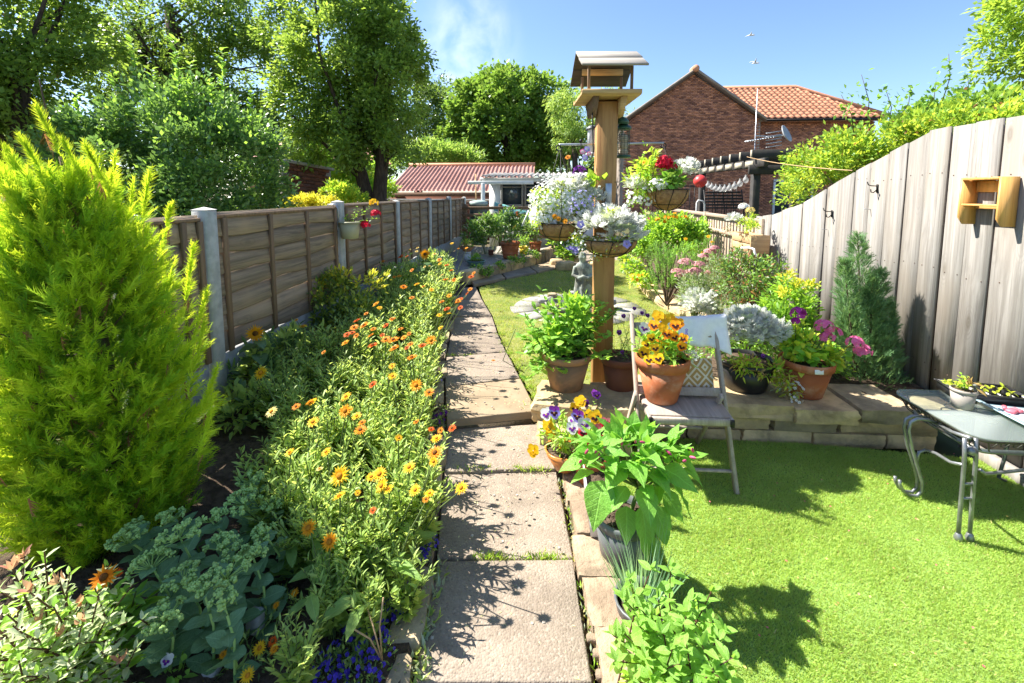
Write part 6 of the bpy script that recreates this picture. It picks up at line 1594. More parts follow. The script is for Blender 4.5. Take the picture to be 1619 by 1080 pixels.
foliage_part(t, 'inner_leaves', [mass(893, 535, c.y, 58, 34), mass(905, 495, c.y + .03, 44, 30)], 620, .055, .032, [L_mint0, L_bright], LEAF, .05, .35, 40)['kind'] = 'stuff'
m = MB(); m.tube([D(815, 520, 2.95), D(795, 570, 2.95), D(830, 590, 2.95)], .003, 4); m.build('runner', M_twig, t)
# viola pot, dark terracotta, behind the chair's left side
c = G(980, 618, .255); t = potted('potted_viola', 'lilac violas in a dark terracotta pot left of the chair by the post', 'pot plant', c, .135, .095, .26, M_terra_dark)
tips = [list(D(px, py, c.y + dy)) for px, py, dy in ((970, 500, 0), (985, 510, .05), (1000, 495, .05), (1012, 500, .1), (978, 530, -.05), (965, 540, 0), (990, 540, -.06), (1022, 512, .08), (1030, 498, .1))]
leafy_stems(t, (c.x, c.y, c.z + .22), tips, 22, .028, .009, [L_bright, L_mari, L_shrub], M_twig, .002, basew=.06)
for px, py, s in ((986, 500, .6), (979, 526, .7), (1003, 488, .5), (1015, 495, .5), (1024, 499, .55), (984, 557, .5)): inst('flower', PANSY['purple'], t, D(px, py, c.y - .05), M=facing((-.1, -1, .3), rng.normal() * .2), sc=s, world=True)

# folding chair
ch = thing('folding_chair', 'weathered grey wooden folding chair holding a pot of pansies', 'chair', (.82, 2.6, 0))
XL, XRt = .565, 1.075
foot, top = 2.42, 2.87
for x in (XL, XRt): m = MB(); m.bar((x, foot, 0), (x, top, .885), .022, .042, up=(0, -1, .5)); m.build('front_leg', M_chair, ch)
for x in (XL - .022, XRt + .022 - .07): m = MB(); m.bar((x, 2.56, .50), (x, 2.93, 0), .020, .036, up=(0, 1, .5)); m.build('rear_leg', M_chair, ch)
m = MB()
for k in range(1): m.cbox((.82, 2.63, .428), (.452, .352, .016), .003, M=rot('X', 3)); 
m.build('seat_board', M_seat, ch)
m = MB(); m.cbox((.82, 2.443, .400), (.43, .022, .040), .006); m.build('seat_front_rail', M_chair, ch)
for x in (.598, 1.042): m = MB(); m.bar((x, 2.437, .405), (x, 2.80, .425), .02, .034); m.build('seat_side_rail', M_chair, ch)
for x in (.600, 1.040): m = MB(); m.cbox((x, 2.430, .400), (.022, .012, .042), .002); m.build('rail_bracket', M_iron, ch)
for zc, hh in ((.80, .085), (.475, .05)):
    yy = foot + (top - foot) * zc / .885; m = MB(); m.bar((XL + .012, yy, zc), (XRt - .012, yy, zc), hh, .016, up=(0, -1, .5)); m.build('back_slat', M_chair, ch)
for zc in (.10, ): yy = foot + (top - foot) * zc / .885; m = MB(); m.bar((XL, yy, zc), (XRt, yy, zc), .022, .014, up=(0, 0, 1)); m.build('stretcher', M_chair, ch)
m = MB(); m.bar((XL, 2.80, .175), (XRt - .06, 2.80, .175), .022, .014); m.build('stretcher', M_chair, ch)
# patterned cushion leaning between the stiles
tcu = NT('diamond_cloth'); v = tcu.coord((1, 1, 1), 'Object')
sp = tcu.node('ShaderNodeSeparateXYZ'); tcu.t.links.new(v, sp.inputs[0])
def tri(o, per):
    a = tcu.math('PINGPONG', o, per); return a
dd = tcu.math('ADD', tri(sp.outputs[0], .052), tri(sp.outputs[2], .052)); w1 = tcu.math('PINGPONG', dd, .0175)
lines = tcu.ramp(w1, .0085, .0115); colr = tcu.mix(lines, (.45, .27, .09), (.72, .62, .46))
M_cush = tcu.done(tcu.bsdf(colr, .9, .15, normal=tcu.bump(tcu.noise(v, 400, 2), .2, .002)))
cu = MB(); V = []; n = 10
for s in (-1, 1):
    for j in range(n + 1):
        for i in range(n + 1):
            u, w = i / n * 2 - 1, j / n * 2 - 1; puff = .022 * ((1 - u ** 4) * (1 - w ** 4)) ** .5
            V.append((.835 + u * .205, 2.735 + w * .035 + s * puff, .545 + w * .095))
F = []
N = n + 1
for s in range(2):
    for j in range(n):
        for i in range(n):
            q = [s * N * N + j * N + i, s * N * N + j * N + i + 1, s * N * N + (j + 1) * N + i + 1, s * N * N + (j + 1) * N + i]; F.append(tuple(q if s == 0 else q[::-1]))
cu.add(V, F); o = cu.build('cushion', M_cush, None, smooth=True, off=(.835, 2.735, .545)); o.location = (.835, 2.735, .545); tag(o, 'flat tan cushion with white diamond pattern on the chair back', 'cushion')
# white towel over the top slat
tw = MB(); nu, nv = 22, 16; V = []
for j in range(nv + 1):
    for i in range(nu + 1):
        u, w = i / nu, j / nv; x = XL + .135 + u * (.44 - .01 * w)
        dr = (.06 + .20 * u ** 1.3 + .03 * math.sin(u * 5)); sag = -.012 * math.sin(math.pi * u) + (.022 * u)
        if w < .35: s_ = (w / .35); y = 2.885 - .002 + .03 * math.cos(s_ * math.pi) ; z = .872 - .12 * (1 - s_) + sag + .018 * math.sin(s_ * math.pi / 2)
        else: s_ = (w - .35) / .65; y = 2.842 - .06 * s_ * dr / .2 - (.02 + .018 * math.sin(u * 11 + s_ * 3) + .012 * math.sin(u * 23)) * s_; z = .892 - dr * s_ + sag - .01
        V.append((x + .03 * w * (u - .4), y + .006 * mnoise.noise((u * 6, w * 6, 1)), z))
N = nu + 1; tw.add(V, [(j * N + i, j * N + i + 1, (j + 1) * N + i + 1, (j + 1) * N + i) for j in range(nv) for i in range(nu)])
o = tw.build('towel', M_towel, None, smooth=True); sm = o.modifiers.new('thick', 'SOLIDIFY'); sm.thickness = .006; tag(o, 'white cloth draped over the back of the folding chair', 'towel')
# pansies on the chair
c = Vector((.705, 2.63, .437)); t = potted('potted_pansies', 'yellow and orange pansies in a clean terracotta pot on the chair seat', 'pot plant', c, .158, .092, .265, M_terra, rim=.22)
ms = [((c.x + .0, c.y, c.z + .33), (.15, .13, .11)), ((c.x + .06, c.y, c.z + .30), (.11, .12, .09))]
foliage_part(t, 'foliage', ms, 460, .05, .020, [L_bright, L_mint], LEAF, .045, .4, 30)
FD = [('plain', 1040, 500), ('orange', 1068, 515), ('yellow', 1030, 535), ('orange', 1043, 533), ('plain', 1052, 505), ('yellow', 1036, 551), ('orange', 1066, 533), ('yellow', 1018, 558), ('yellow', 1041, 567), ('yellow', 1026, 569), ('orange', 1072, 512), ('plain', 1060, 503), ('orange', 1055, 528), ('plain', 1035, 577), ('orange', 1080, 535), ('yellow', 1022, 545), ('plain', 1048, 518), ('orange', 1034, 515), ('white', 1019, 519), ('yellow', 1052, 548), ('orange', 1078, 548)]
for k, (kd, px, py) in enumerate(FD): inst('flower', PANSY[kd], t, D(px, py, c.y - .135 + .03 * (k % 4)), M=facing((-.15 + rng.normal() * .25, -1, .35 + rng.normal() * .2), rng.normal() * .25), sc=rng.uniform(.85, 1.12), world=True)
m = MB(); q = D(1084, 530, c.y - .05); m.tube([D(1082, 560, c.y), q], .002, 4); blooms(m, [list(q + Vector((.0, -.01, .012 * k - .05))) for k in range(8)], (0, -1, .2), .02, mat=1); m.build('violet_spike', [M_twig, P_lilac], t)
foliage_part(t, 'white_flower', [(tuple(D(1098, 562, c.y - .06)), (.035, .03, .02))], 26, .03, .014, [L_silver], KITE, .02, .2, 6)
# dusty miller bowl, geranium pot on the wall
c = G(1187, 621, .285); c.y += .10; t = potted('potted_dusty_miller', 'black bowl of white dusty miller with fading plants on the wall', 'pot plant', c, .20, .135, .21, M_black_pl, rim=.12)
silver_part(t, (c.x, c.y, c.z + .36), .235, .20, .24, 900, .075)
silver_part(t, (c.x + .16, c.y - .05, c.z + .38), .12, .1, .12, 70, .09)
foliage_part(t, 'fading_foliage', [((c.x - .06, c.y - .16, c.z + .22), (.15, .07, .08)), ((c.x + .10, c.y - .17, c.z + .18), (.12, .06, .06))], 420, .042, .014, [L_brownish, L_limeyel, L_bright], LEAF, .03, .1)
foliage_part(t, 'trailing_foliage', [((c.x + .25, c.y - .16, c.z + .07), (.07, .06, .11)), ((c.x + .16, c.y - .19, c.z + .10), (.05, .04, .06))], 170, .035, .012, [L_brownish, L_dusty, L_limeyel], LEAF, .025, -.1)
foliage_part(t, 'dark_foliage', [((c.x - .17, c.y - .05, c.z + .26), (.06, .08, .1))], 110, .035, .014, [L_dark, L_shrub], LEAF, .03, .3)
bloom_part(t, 'pale_blossom', [((c.x + .25, c.y - .2, c.z + .04), (.05, .04, .09))], 26, .024, P_white)
for q in ((-.20, -.04, .50), (.02, -.2, .30)): inst('flower', PANSY['purple'], t, c + Vector(q), M=facing((0, -1, .4)), sc=.5, world=True)
c = G(1284, 632, .275); c.y += .09; t = potted('potted_geranium', 'pink geranium in a terracotta pot with small white label', 'pot plant', c, .168, .105, .25, M_terra, rim=.20)
m = MB(); p = Vector((c.x - .012, c.y - .166, c.z + .222)); m.cbox(p, (.055, .004, .03), .001, M=rot('X', -10)); m.build('label', M_label_w, t)
ms = [((c.x - .04, c.y - .03, c.z + .30), (.15, .12, .08)), ((c.x - .10, c.y, c.z + .40), (.07, .08, .11)), ((c.x + .14, c.y - .02, c.z + .28), (.07, .08, .05))]
foliage_part(t, 'foliage', ms[:1] + ms[2:] + [((c.x - .02, c.y, c.z + .36), (.11, .1, .1))], 380, .055, .046, [L_gerleaf, L_bright, L_limeyel], LEAF, .045, .3, 30)
foliage_part(t, 'upright_foliage', ms[1:2], 190, .045, .016, [L_limeyel, L_bright], LEAF, .04, .6, 14)
for px, py, r, pt in ((1303, 517, .055, P_pink), (1318, 528, .05, P_pink), (1308, 534, .04, P_pink), (1352, 543, .05, P_pink), (1364, 555, .05, P_pink), (1262, 496, .045, P_purple), (1258, 508, .02, P_purple)):
    q = D(px, py, c.y - .08); ball_head(t, q, r, P_pink if pt is P_pink else MATS['magenta_petal'] if 'magenta_petal' in MATS else flowerm('magenta_petal', (.50, .03, .36), (.6, .08, .45)), 30, .034)
    m = MB(); s = Vector((c.x + rng.normal() * .03, c.y, c.z + .24)); m.tube([s, s.lerp(q, .6) + Vector((0, 0, .03)), q - Vector((0, 0, .03))], .003, 5); m.build('flower_stalk', M_twig, t)
m = MB(); p = G(1318, 614, .29); m.cbox(p + Vector((0, .16, .05)), (.05, .05, .09), .008); tag(m.build('red_tub', M_red, None), 'little red plastic tub tucked behind the geranium pot', 'tub')

# ---- pansy pots, trough and grey pot along the edging
c = G(893, 752, .135); c.y += .07
t = potted('pansy_bowl', 'orange glazed bowl of yellow and violet pansies at the path corner', 'pot plant', c, .115, .055, .115, M_glaze, rim=0)
foliage_part(t, 'foliage', [((c.x, c.y, c.z + .2), (.14, .12, .11))], 420, .040, .014, [L_bright, L_mari], LEAF, .04, .4, 30)
for k, (kd, px, py) in enumerate((('violet', 877, 652), ('plain', 867, 673), ('plain', 871, 684), ('yellow', 917, 660), ('yellow', 925, 668), ('plain', 886, 700), ('plain', 843, 713), ('plain', 918, 635), ('yellow', 910, 646), ('violet', 913, 658), ('white', 907, 668), ('purple', 940, 622), ('purple', 944, 625), ('purple', 926, 638), ('yellow', 932, 658), ('yellow', 941, 660), ('white', 864, 655))):
    inst('flower', PANSY[kd], t, D(px, py, c.y - .10 + .05 * (k % 3)), M=facing((-.2 + rng.normal() * .3, -1, .3 + rng.normal() * .2), rng.normal() * .3), sc=rng.uniform(.95, 1.25) if kd != 'purple' else .75, world=True)
tips = [list(D(px, py, c.y + .05)) for px, py in ((944, 628), (935, 640), (950, 640), (940, 655), (925, 650))]
leafy_stems(t, (c.x + .08, c.y + .04, c.z + .1), tips, 26, .028, .006, [L_bright, L_limeyel], M_twig, .002)
m = MB()
for px, py in ((843, 713), (867, 673), (877, 652), (918, 640)): q = D(px, py + 2, c.y - .08); s = c + Vector((0, 0, .1)); m.tube([s, s.lerp(q, .6) + Vector((0, 0, .02)), q], .002, 4)
m.build('flower_stalk', M_twig, t)
c = G(936, 772, .125); c.y += .07
t = potted('rose_pansy_pot', 'brown red plastic pot of rose and white pansies behind the trough', 'pot plant', c, .10, .07, .15, M_terra, rim=.15)
foliage_part(t, 'foliage', [((c.x, c.y, c.z + .22), (.10, .10, .08))], 240, .042, .016, [L_bright, L_mint], LEAF, .04, .4)
for kd, px, py in (('rose', 923, 683), ('rose', 926, 695), ('white', 924, 672), ('rose', 945, 690), ('rose', 958, 670), ('rose', 950, 681), ('white', 905, 677), ('rose', 965, 689)): inst('flower', PANSY[kd], t, D(px, py, c.y - .06), M=facing((-.2 + rng.normal() * .25, -1, .4), rng.normal() * .3), sc=rng.uniform(.95, 1.2), world=True)
# white trough
tr = thing('white_trough', 'narrow white plastic trough with dry soil beside the grey pot', 'planter', (.28, 2.05, .12))
a, b = G(927, 800, .14), G(962, 858, .13)
cx_, cy_ = .285, 2.08; m = MB(); Lh, Wh, Hh = .40, .15, .14; zz = .125
o4 = lambda l, w: [(cx_ - w / 2, cy_ - l / 2), (cx_ + w / 2, cy_ - l / 2), (cx_ + w / 2, cy_ + l / 2), (cx_ - w / 2, cy_ + l / 2)]
bot, topo, topi, low = o4(Lh * .93, Wh * .88), o4(Lh, Wh), o4(Lh - .012, Wh - .012), o4(Lh - .03, Wh - .03)
V = [(x, y, zz) for x, y in bot] + [(x, y, zz + Hh) for x, y in topo] + [(x, y, zz + Hh) for x, y in topi] + [(x, y, zz + Hh * .3) for x, y in low]
F = [(3, 2, 1, 0)] + [(r * 4 + k, r * 4 + (k + 1) % 4, r * 4 + 4 + (k + 1) % 4, r * 4 + 4 + k) for r in range(3) for k in range(4)]
m.add(V, F); m.build('trough_box', M_white_pl, tr)
m = MB(); nn = 8; lo = o4(Lh - .02, Wh - .02); V = [(lo[0][0] + (lo[1][0] - lo[0][0]) * i / nn, lo[0][1] + (lo[2][1] - lo[0][1]) * j / (nn * 2), zz + Hh * .72 + .012 * mnoise.noise((i * .9, j * .9, 4))) for j in range(nn * 2 + 1) for i in range(nn + 1)]
m.add(V, [(j * (nn + 1) + i, j * (nn + 1) + i + 1, (j + 1) * (nn + 1) + i + 1, (j + 1) * (nn + 1) + i) for j in range(nn * 2) for i in range(nn)]); m.build('soil', M_soil, tr, smooth=True)
# broad leaved plant in a grey pot
c = G(990, 902, .115); c.y += .09
t = potted('four_o_clock_plant', 'big leaved pink budded plant in a grey plastic pot on the edging', 'pot plant', c, .125, .095, .19, M_grey_pl, rim=.16, soil=.86)
m = MB()
for k in range(70): a_, r_ = rng.uniform(0, 6.28), .105 * rng.random() ** .5; rock(m, (c.x + r_ * math.cos(a_), c.y + r_ * math.sin(a_), c.z + .168), (.016, .016, .014), k, .5, .2)
o = m.build('soil_crumbs', M_soil, t); o['kind'] = 'stuff'
s0 = c + Vector((.02, .0, .15)); fork = D(1010, 770, c.y + .02)
brs = [(1000, 690, 0), (955, 700, -.05), (1050, 705, .0), (1085, 715, .05), (1030, 740, -.1), (935, 725, 0), (1060, 760, -.06), (985, 745, -.1), (1105, 720, .1), (1015, 680, .1), (970, 690, .08), (1040, 690, .12)]
m = MB(); m.tube([s0, s0.lerp(fork, .5), fork], [.010, .009, .008], 7)
brs = [(px - 18 - (px - 1000) * .12, py + (py < 720) * 6, dy) for px, py, dy in brs]
for px, py, dy in brs: q = D(px, py, c.y + dy); m.tube([fork, fork.lerp(q, .5) + Vector((0, 0, -.01)), q], [.007, .005, .003], 6)
m.build('stem', M_twig, t, smooth=True)
BL = [(968, 760, .205, (-.35, -.75, -.75), -.08), (950, 745, .13, (-.8, -.4, .1), 0), (1010, 800, .15, (-.1, -.7, -.55), -.1), (1035, 800, .20, (.2, -.7, -.7), -.1), (1085, 760, .19, (.6, -.4, -.5), -.05), (1075, 740, .17, (.75, -.5, -.1), 0), (1040, 770, .15, (.1, -.9, -.4), -.12), (1000, 740, .15, (-.5, -.8, .1), -.08), (1030, 715, .15, (.5, -.7, .25), -.05), (975, 715, .14, (-.7, -.5, .15), -.02), (930, 730, .12, (-.9, -.2, -.1), 0), (950, 715, .13, (-.6, -.6, .4), .02), (1060, 715, .14, (.6, -.3, .45), .02), (1095, 722, .13, (.9, -.1, .1), .05), (1110, 740, .12, (.8, -.4, -.3), .05), (1010, 700, .13, (0, -.6, .7), 0), (985, 690, .12, (-.4, .1, .8), .04), (1040, 700, .13, (.3, .2, .9), .06), (1060, 800, .17, (.4, -.5, -.8), -.06), (1010, 770, .13, (-.6, -.6, -.2), -.1), (1075, 780, .15, (.7, -.4, -.6), -.02), (1020, 730, .14, (.2, -.9, .1), -.1), (960, 690, .11, (-.5, .2, .8), .08), (1020, 685, .11, (.2, .3, .9), .1), (1090, 705, .11, (.4, .2, .8), .06), (1120, 725, .11, (.7, .2, .3), .1), (1050, 690, .10, (.1, .0, 1), .1), (1000, 675, .10, (-.1, 0, 1), .1), (1068, 810, .14, (.1, -.5, -.9), 0), (935, 705, .11, (-.7, 0, .6), .05), (1050, 745, .15, (.5, -.8, .0), -.06), (985, 770, .11, (-.3, -.7, -.4), -.08), (1030, 840, .21, (.05, -.45, -.9), -.02), (1055, 850, .18, (.25, -.35, -.9), 0)]
single_leaves(t, FOURL, [list(D(px - 18 - (px - 1000) * .12, py, c.y + dy)) for px, py, l, d, dy in BL], [d for *_, d, dy in BL], [l * .88 for _, _, l, *_ in BL], 1.05)
e = brs; Pq = []; Dq = []
for px, py, dy in brs:
    q = D(px, py, c.y + dy)
    for k in range(11): Pq.append(list(q + Vector(rng.normal(size=3) * .02))); Dq.append(rng.normal(size=3) * .55 + A([0, -.2, .75]))
single_leaves(t, FOURL, Pq, Dq, rng.uniform(.05, .11, len(Pq)), .85)
bd = MB(); bd.lathe([(.0015, 0), (.004, .004), (.0055, .012), (.004, .022), (.001, .028)], (0, 0, 0), 7); bd = bd.mesh('bud', plain('pink_bud', (.55, .07, .18), (.42, .05, .12), 9, .5))
for px, py in ((1005, 697), (1020, 700), (940, 717), (947, 727), (948, 740), (916, 732), (1000, 722), (1096, 715), (1085, 728), (983, 705), (1062, 720), (925, 718), (1090, 722)): inst('bud', bd, t, D(px, py, c.y - .06), M=facing(rng.normal(size=3) * .5 + A([0, -.3, .7])), sc=1.1, world=True)
yl = D(1000, 825, c.y - .03); single_leaves(t, [big_leaf(L_limeyel, 77, 5, .8, .2)], [list(yl)], [(.7, -.5, -.05)], [.07])
# front mint in its tub, chives in a grey trough
c = Vector((.42, 1.30, .0)); t = potted('front_mint', 'vigorous fresh green mint in a black tub at the front of the lawn', 'pot plant', c, .17, .15, .12, M_black_pl, rim=.1)
tp_ = ((985, 945, .40), (1030, 900, .46), (1060, 895, .48), (1125, 935, .45), (1080, 985, .42), (1145, 995, .42), (1160, 1040, .40), (1010, 990, .38), (970, 1005, .34), (1045, 1000, .40), (1110, 1020, .40), (975, 1045, .32), (1020, 1040, .34), (1075, 1050, .36), (1130, 1060, .36), (1000, 1075, .3), (1050, 1080, .32), (1100, 1085, .33), (1010, 960, .40), (1090, 950, .42), (1040, 945, .44), (1150, 1075, .35), (985, 1000, .33), (1065, 1020, .38), (1125, 985, .40), (995, 915, .44), (1030, 1075, .3), (1080, 1080, .3))
tips = [list(G(px, py, z)) for px, py, z in tp_]
Pm, Dm, Lm = leafy_stems(t, (c.x, c.y, .09), tips, 7, .058, .03, [L_mint], M_twig_red, .0032, start=.22, basew=.09, upright=.35, paired=True, build_leaves=False, lmul=lambda u: 1.2 - .45 * u)
tops = A(tips); Pt = np.repeat(tops, 4, 0); Dt = rng.normal(size=Pt.shape) * .6 + A([0, 0, .8])
single_leaves(t, MINTL, Pm, Dm, Lm, 1.05); single_leaves(t, MINTL, Pt[:110], Dt[:110], rng.uniform(.022, .04, 110), .9)
foliage_part(t, 'low_leaves', [((c.x, c.y, .17), (.20, .17, .09))], 500, .035, .018, [L_mint0, L_bright], LEAF, .05, .3, 40)['kind'] = 'stuff'
c = G(1022, 965, .12); tc = thing('chive_trough', 'grey trough of blue green chives between the big leaved plant and mint', 'planter', tuple(c)); c = Vector((.375, 1.56, .02))
m = MB(); m.lathe([(.075, 0), (.10, .13), (.105, .14), (.095, .14), (.09, .11)], c, 20); m.build('pot', M_grey_pl, tc, smooth=True); m = MB(); m.lathe([(.09, .115), (.001, .12)], c, 16); m.build('compost', M_soil, tc)
n = 130; a_ = rng.uniform(0, 6.28, n); le = rng.random(n) ** .8; P_ = A(list(c)) + np.stack([np.cos(a_) * .06 * le, np.sin(a_) * .06 * le, np.full(n, .11)], 1)
m = MB(); m.put(A([[-.5, 0, 0], [.5, 0, 0], [-.4, .6, .06], [.4, .6, .06], [0, 1, .25 * 0 + .12]], float), [A([[0, 1, 3, 2]]), A([[2, 3, 4]])], P_, np.stack([np.cos(a_) * le * .55, np.sin(a_) * le * .55, np.ones(n)], 1), np.stack([np.cos(a_ + 1.5), np.sin(a_ + 1.5), np.zeros(n)], 1), rng.uniform(.14, .30, n), .0055); m.build('blades', L_chive, tc)['kind'] = 'stuff'

# ================================================================== right border planting
def bx(px, y, z=.24): return ground_under(px, y, z)
ROSE = (A([[-.09, 0, 0], [.09, 0, 0], [.06, .7, .05], [-.06, .7, .05], [0, 1, 0]], float), [A([[0, 1, 2, 3]]), A([[3, 2, 4]])])
def rosemary(label, px, y, masses, n):
    t = thing('rosemary_bush', label, 'shrub', bx(px, y)); m = MB(); tips = []
    for c_, r_ in masses: P_, d_ = shell(c_, r_, n, .55, 1.05, -.3); tips.append(P_)
    tips = np.concatenate(tips); base_ = A(bx(px, y)); st = MB(); P_ = []; D_ = []
    for q in tips:
        root = q - A([(q[0] - base_[0]) * .25, (q[1] - base_[1]) * .25, .16]); st.tube([root, q], [.004, .002], 4, cap=False); ax_ = nrm(q - root)
        for k in range(75): u = rng.random(); P_.append(root + (q - root) * u * 1.02); D_.append(ax_ * .8 + nrm(rng.normal(size=3)) * .75)
    for q in tips[::6]: st.tube([base_, base_ + (q - base_) * .75], [.012, .005], 5, cap=False)
    st.build('stem', M_twig_brown, t); m.put(*ROSE, P_, D_, rng.normal(size=(len(P_), 3)), .034, .02); m.build('foliage', L_rosem, t); return t
rosemary('feathery bright green rosemary spilling towards the lawn edge', 1060, 5.7, [mass(1050, 440, 5.6, 36, 34), mass(1075, 410, 5.9, 36, 32), mass(1040, 400, 6, 24, 24)], 62)
rosemary('second rosemary bush set back against the slat fence', 1110, 6.2, [mass(1112, 400, 6.2, 24, 34), mass(1130, 430, 6.0, 20, 34)], 46)
shrub('orange_flower_bush', 'glossy bright green bush topped with orange flowers by the slat fence', bx(1065, 7), [mass(1062, 370, 7.0, 40, 32), mass(1090, 378, 7.0, 24, 26), mass(1035, 380, 7.1, 24, 26)], 120, 4200, .065, .035, [L_bright, L_shrub], [.65, .35], .1, LEAF,
      extra=lambda t, c, o: bloom_part(t, 'orange_blossom', [mass(1068, 342, 6.9, 16, 5), mass(1045, 348, 7, 10, 4), mass(1080, 345, 6.9, 8, 4)], 60, .05, P_orange))
shrub('coral_flower_clump', 'grey green clump with a few coral flowers beside the front basket', bx(1030, 7.4), [mass(1030, 352, 7.4, 20, 14), mass(1015, 372, 7.3, 16, 18)], 50, 1100, .06, .02, [L_dusty, L_bright], [.5, .5], .09, LEAF, extra=lambda t, c, o: bloom_part(t, 'coral_blossom', [mass(1030, 345, 7.3, 18, 8)], 16, .05, P_rose))
shrub('nasturtium_patch', 'low pale green and yellow patch at the lawn edge beyond the post', bx(1005, 7.0), [mass(1000, 425, 6.8, 16, 12), mass(1012, 445, 6.4, 14, 12), mass(992, 412, 7.4, 12, 10)], 50, 1200, .05, .04, [L_bright, L_limeyel, L_dusty], [.5, .3, .2], .07, LEAF, extra=lambda t, c, o: bloom_part(t, 'orange_blossom', [mass(1008, 438, 6.2, 12, 8)], 12, .05, P_amber))
shrub('leafy_green_border', 'tall loose green foliage filling the border behind the rosemary', bx(1020, 8), [mass(1015, 390, 7.8, 22, 24), mass(1100, 365, 7.4, 20, 16), mass(1035, 375, 7.6, 26, 22), mass(1000, 392, 8.2, 18, 18)], 90, 2600, .065, .03, [L_shrub, L_bright], [.5, .5], .11, LEAF)
shrub('yellow_daisy_clump', 'sparse clump with yellow daisies rising above the rosemary', bx(1085, 6.4), [mass(1085, 400, 6.3, 14, 14)], 14, 160, .05, .02, [L_bright], [1], .08, LEAF, extra=lambda t, c, o: [head_at(t, 'y', D(px, py, 6.2), (-.1, -.5, .8), 1.2, D(px + 2, py + 30, 6.3)) for px, py in ((1084, 378), (1120, 374), (1126, 383), (1111, 400))])
# dusky pink stonecrop/achillea
def pinkheads(t, c, o):
    for px, py, r in ((1085, 415, .075), (1105, 418, .06), (1072, 430, .07), (1092, 432, .08), (1075, 436, .05), (1122, 398, .06), (1112, 405, .045), (1122, 432, .05), (1100, 428, .06), (1130, 392, .04)):
        q = D(px, py, 4.75 + .1 * rng.normal()); m = MB(); P_ = dome(q, r, r, r * .5, 60, -.2); blooms(m, P_, nrm(P_ - A(list(q))) + A([0, -.4, .5]), .026); m.build('flower_head', P_dusk, t)
        m = MB(); s = Vector(bx(1110, 4.8)); m.tube([s, s.lerp(q, .6), q], [.005, .004, .003], 5); m.build('stem', M_twig, t)
shrub('pink_yarrow', 'dusky pink flat headed flowers leaning over the border stones', bx(1110, 4.8), [mass(1110, 465, 4.8, 34, 26), mass(1095, 450, 4.7, 20, 14)], 70, 1500, .055, .008, [L_dusty, L_shrub], [.6, .4], .08, KITE, extra=pinkheads)
shrub('silver_artemisia', 'low silvery white leaved plant at the lawn edge of the border', bx(1105, 4.5), [mass(1108, 478, 4.45, 22, 18), mass(1125, 492, 4.4, 20, 12)], 50, 620, .055, .06, [L_silver, L_dusty], [.8, .2], .06, LOBED)
shrub('grey_green_heather', 'wispy grey green bush between the pink flowers and dark abelia', bx(1148, 4.6), [mass(1145, 455, 4.6, 32, 34), mass(1150, 490, 4.4, 34, 20), mass(1130, 430, 4.8, 16, 22)], 110, 3600, .04, .006, [L_dusty, L_shrub, L_rust], [.55, .33, .12], .09, KITE)
def abelia(t, c, o):
    m = MB(); P_ = []; D_ = []
    for px, py in ((1225, 370), (1240, 388), (1205, 392), (1170, 385), (1150, 395), (1232, 410), (1190, 400), (1255, 405), (1145, 410), (1247, 432)):
        a_, b_ = D(px - (px - 1195) * .3, py + 60, 4.3), D(px, py, 4.3); m.tube([a_, a_.lerp(b_, .5) + Vector((.02, 0, 0)), b_], [.004, .003, .0015], 4)
        for q in rng.uniform(.2, 1, 26): P_.append(list(a_.lerp(b_, q) + Vector(rng.normal(size=3) * .012))); D_.append(rng.normal(size=3) + A([0, 0, .5]))
    m.build('reddish_shoot', M_twig_red, t); m = MB(); m.put(*KITE, P_, D_, rng.normal(size=(len(P_), 3)), .035, .018); m.build('shoot_leaves', L_rust, t)
    bloom_part(t, 'pale_pink_blossom', [mass(1190, 430, 4.25, 46, 44)], 150, .022, flowerm('shell_petal', (.62, .42, .36), (.7, .52, .44)), FIVE, .6, 1.05)
shrub('abelia_bush', 'dark leaved twiggy bush with reddish shoots and shell pink flowers', bx(1195, 4.4), [mass(1185, 440, 4.3, 42, 40), mass(1215, 445, 4.3, 36, 36), mass(1195, 480, 4.2, 46, 30), mass(1165, 420, 4.4, 26, 26)], 170, 3400, .036, .017, [L_shrub, L_dark, L_rust], [.45, .4, .15], .07, LEAF, stem=M_twig_red, stems=24)
shrub('lime_spurge', 'fresh green shrub with yellow tips in front of the board fence', bx(1250, 3.9), [mass(1248, 490, 3.85, 40, 36), mass(1228, 520, 3.7, 36, 36), mass(1275, 520, 3.8, 30, 30), mass(1255, 460, 3.9, 24, 20)], 130, 3000, .045, .02, [L_bright, L_shrub], [.55, .45], .07, LEAF,
      extra=lambda t, c, o: tag(foliage_part(t, 'yellow_tips', [mass(1248, 440, 3.85, 14, 12), mass(1262, 452, 3.8, 10, 8), mass(1285, 450, 3.8, 10, 6), mass(1240, 462, 3.7, 8, 8)], 260, .032, .016, [L_limeyel, L_euong], LEAF, .03, .5, 10), kind='stuff'))
shrub('border_groundcover', 'small leaved green carpet between the wall pots and border shrubs', bx(1210, 3.6), [mass(1215, 570, 3.5, 60, 26), mass(1290, 570, 3.5, 50, 24), mass(1150, 540, 3.7, 50, 22), mass(1080, 560, 3.5, 40, 16)], 120, 2200, .035, .018, [L_shrub, L_dark, L_bright], [.4, .3, .3], .06, LEAF, stems=0)
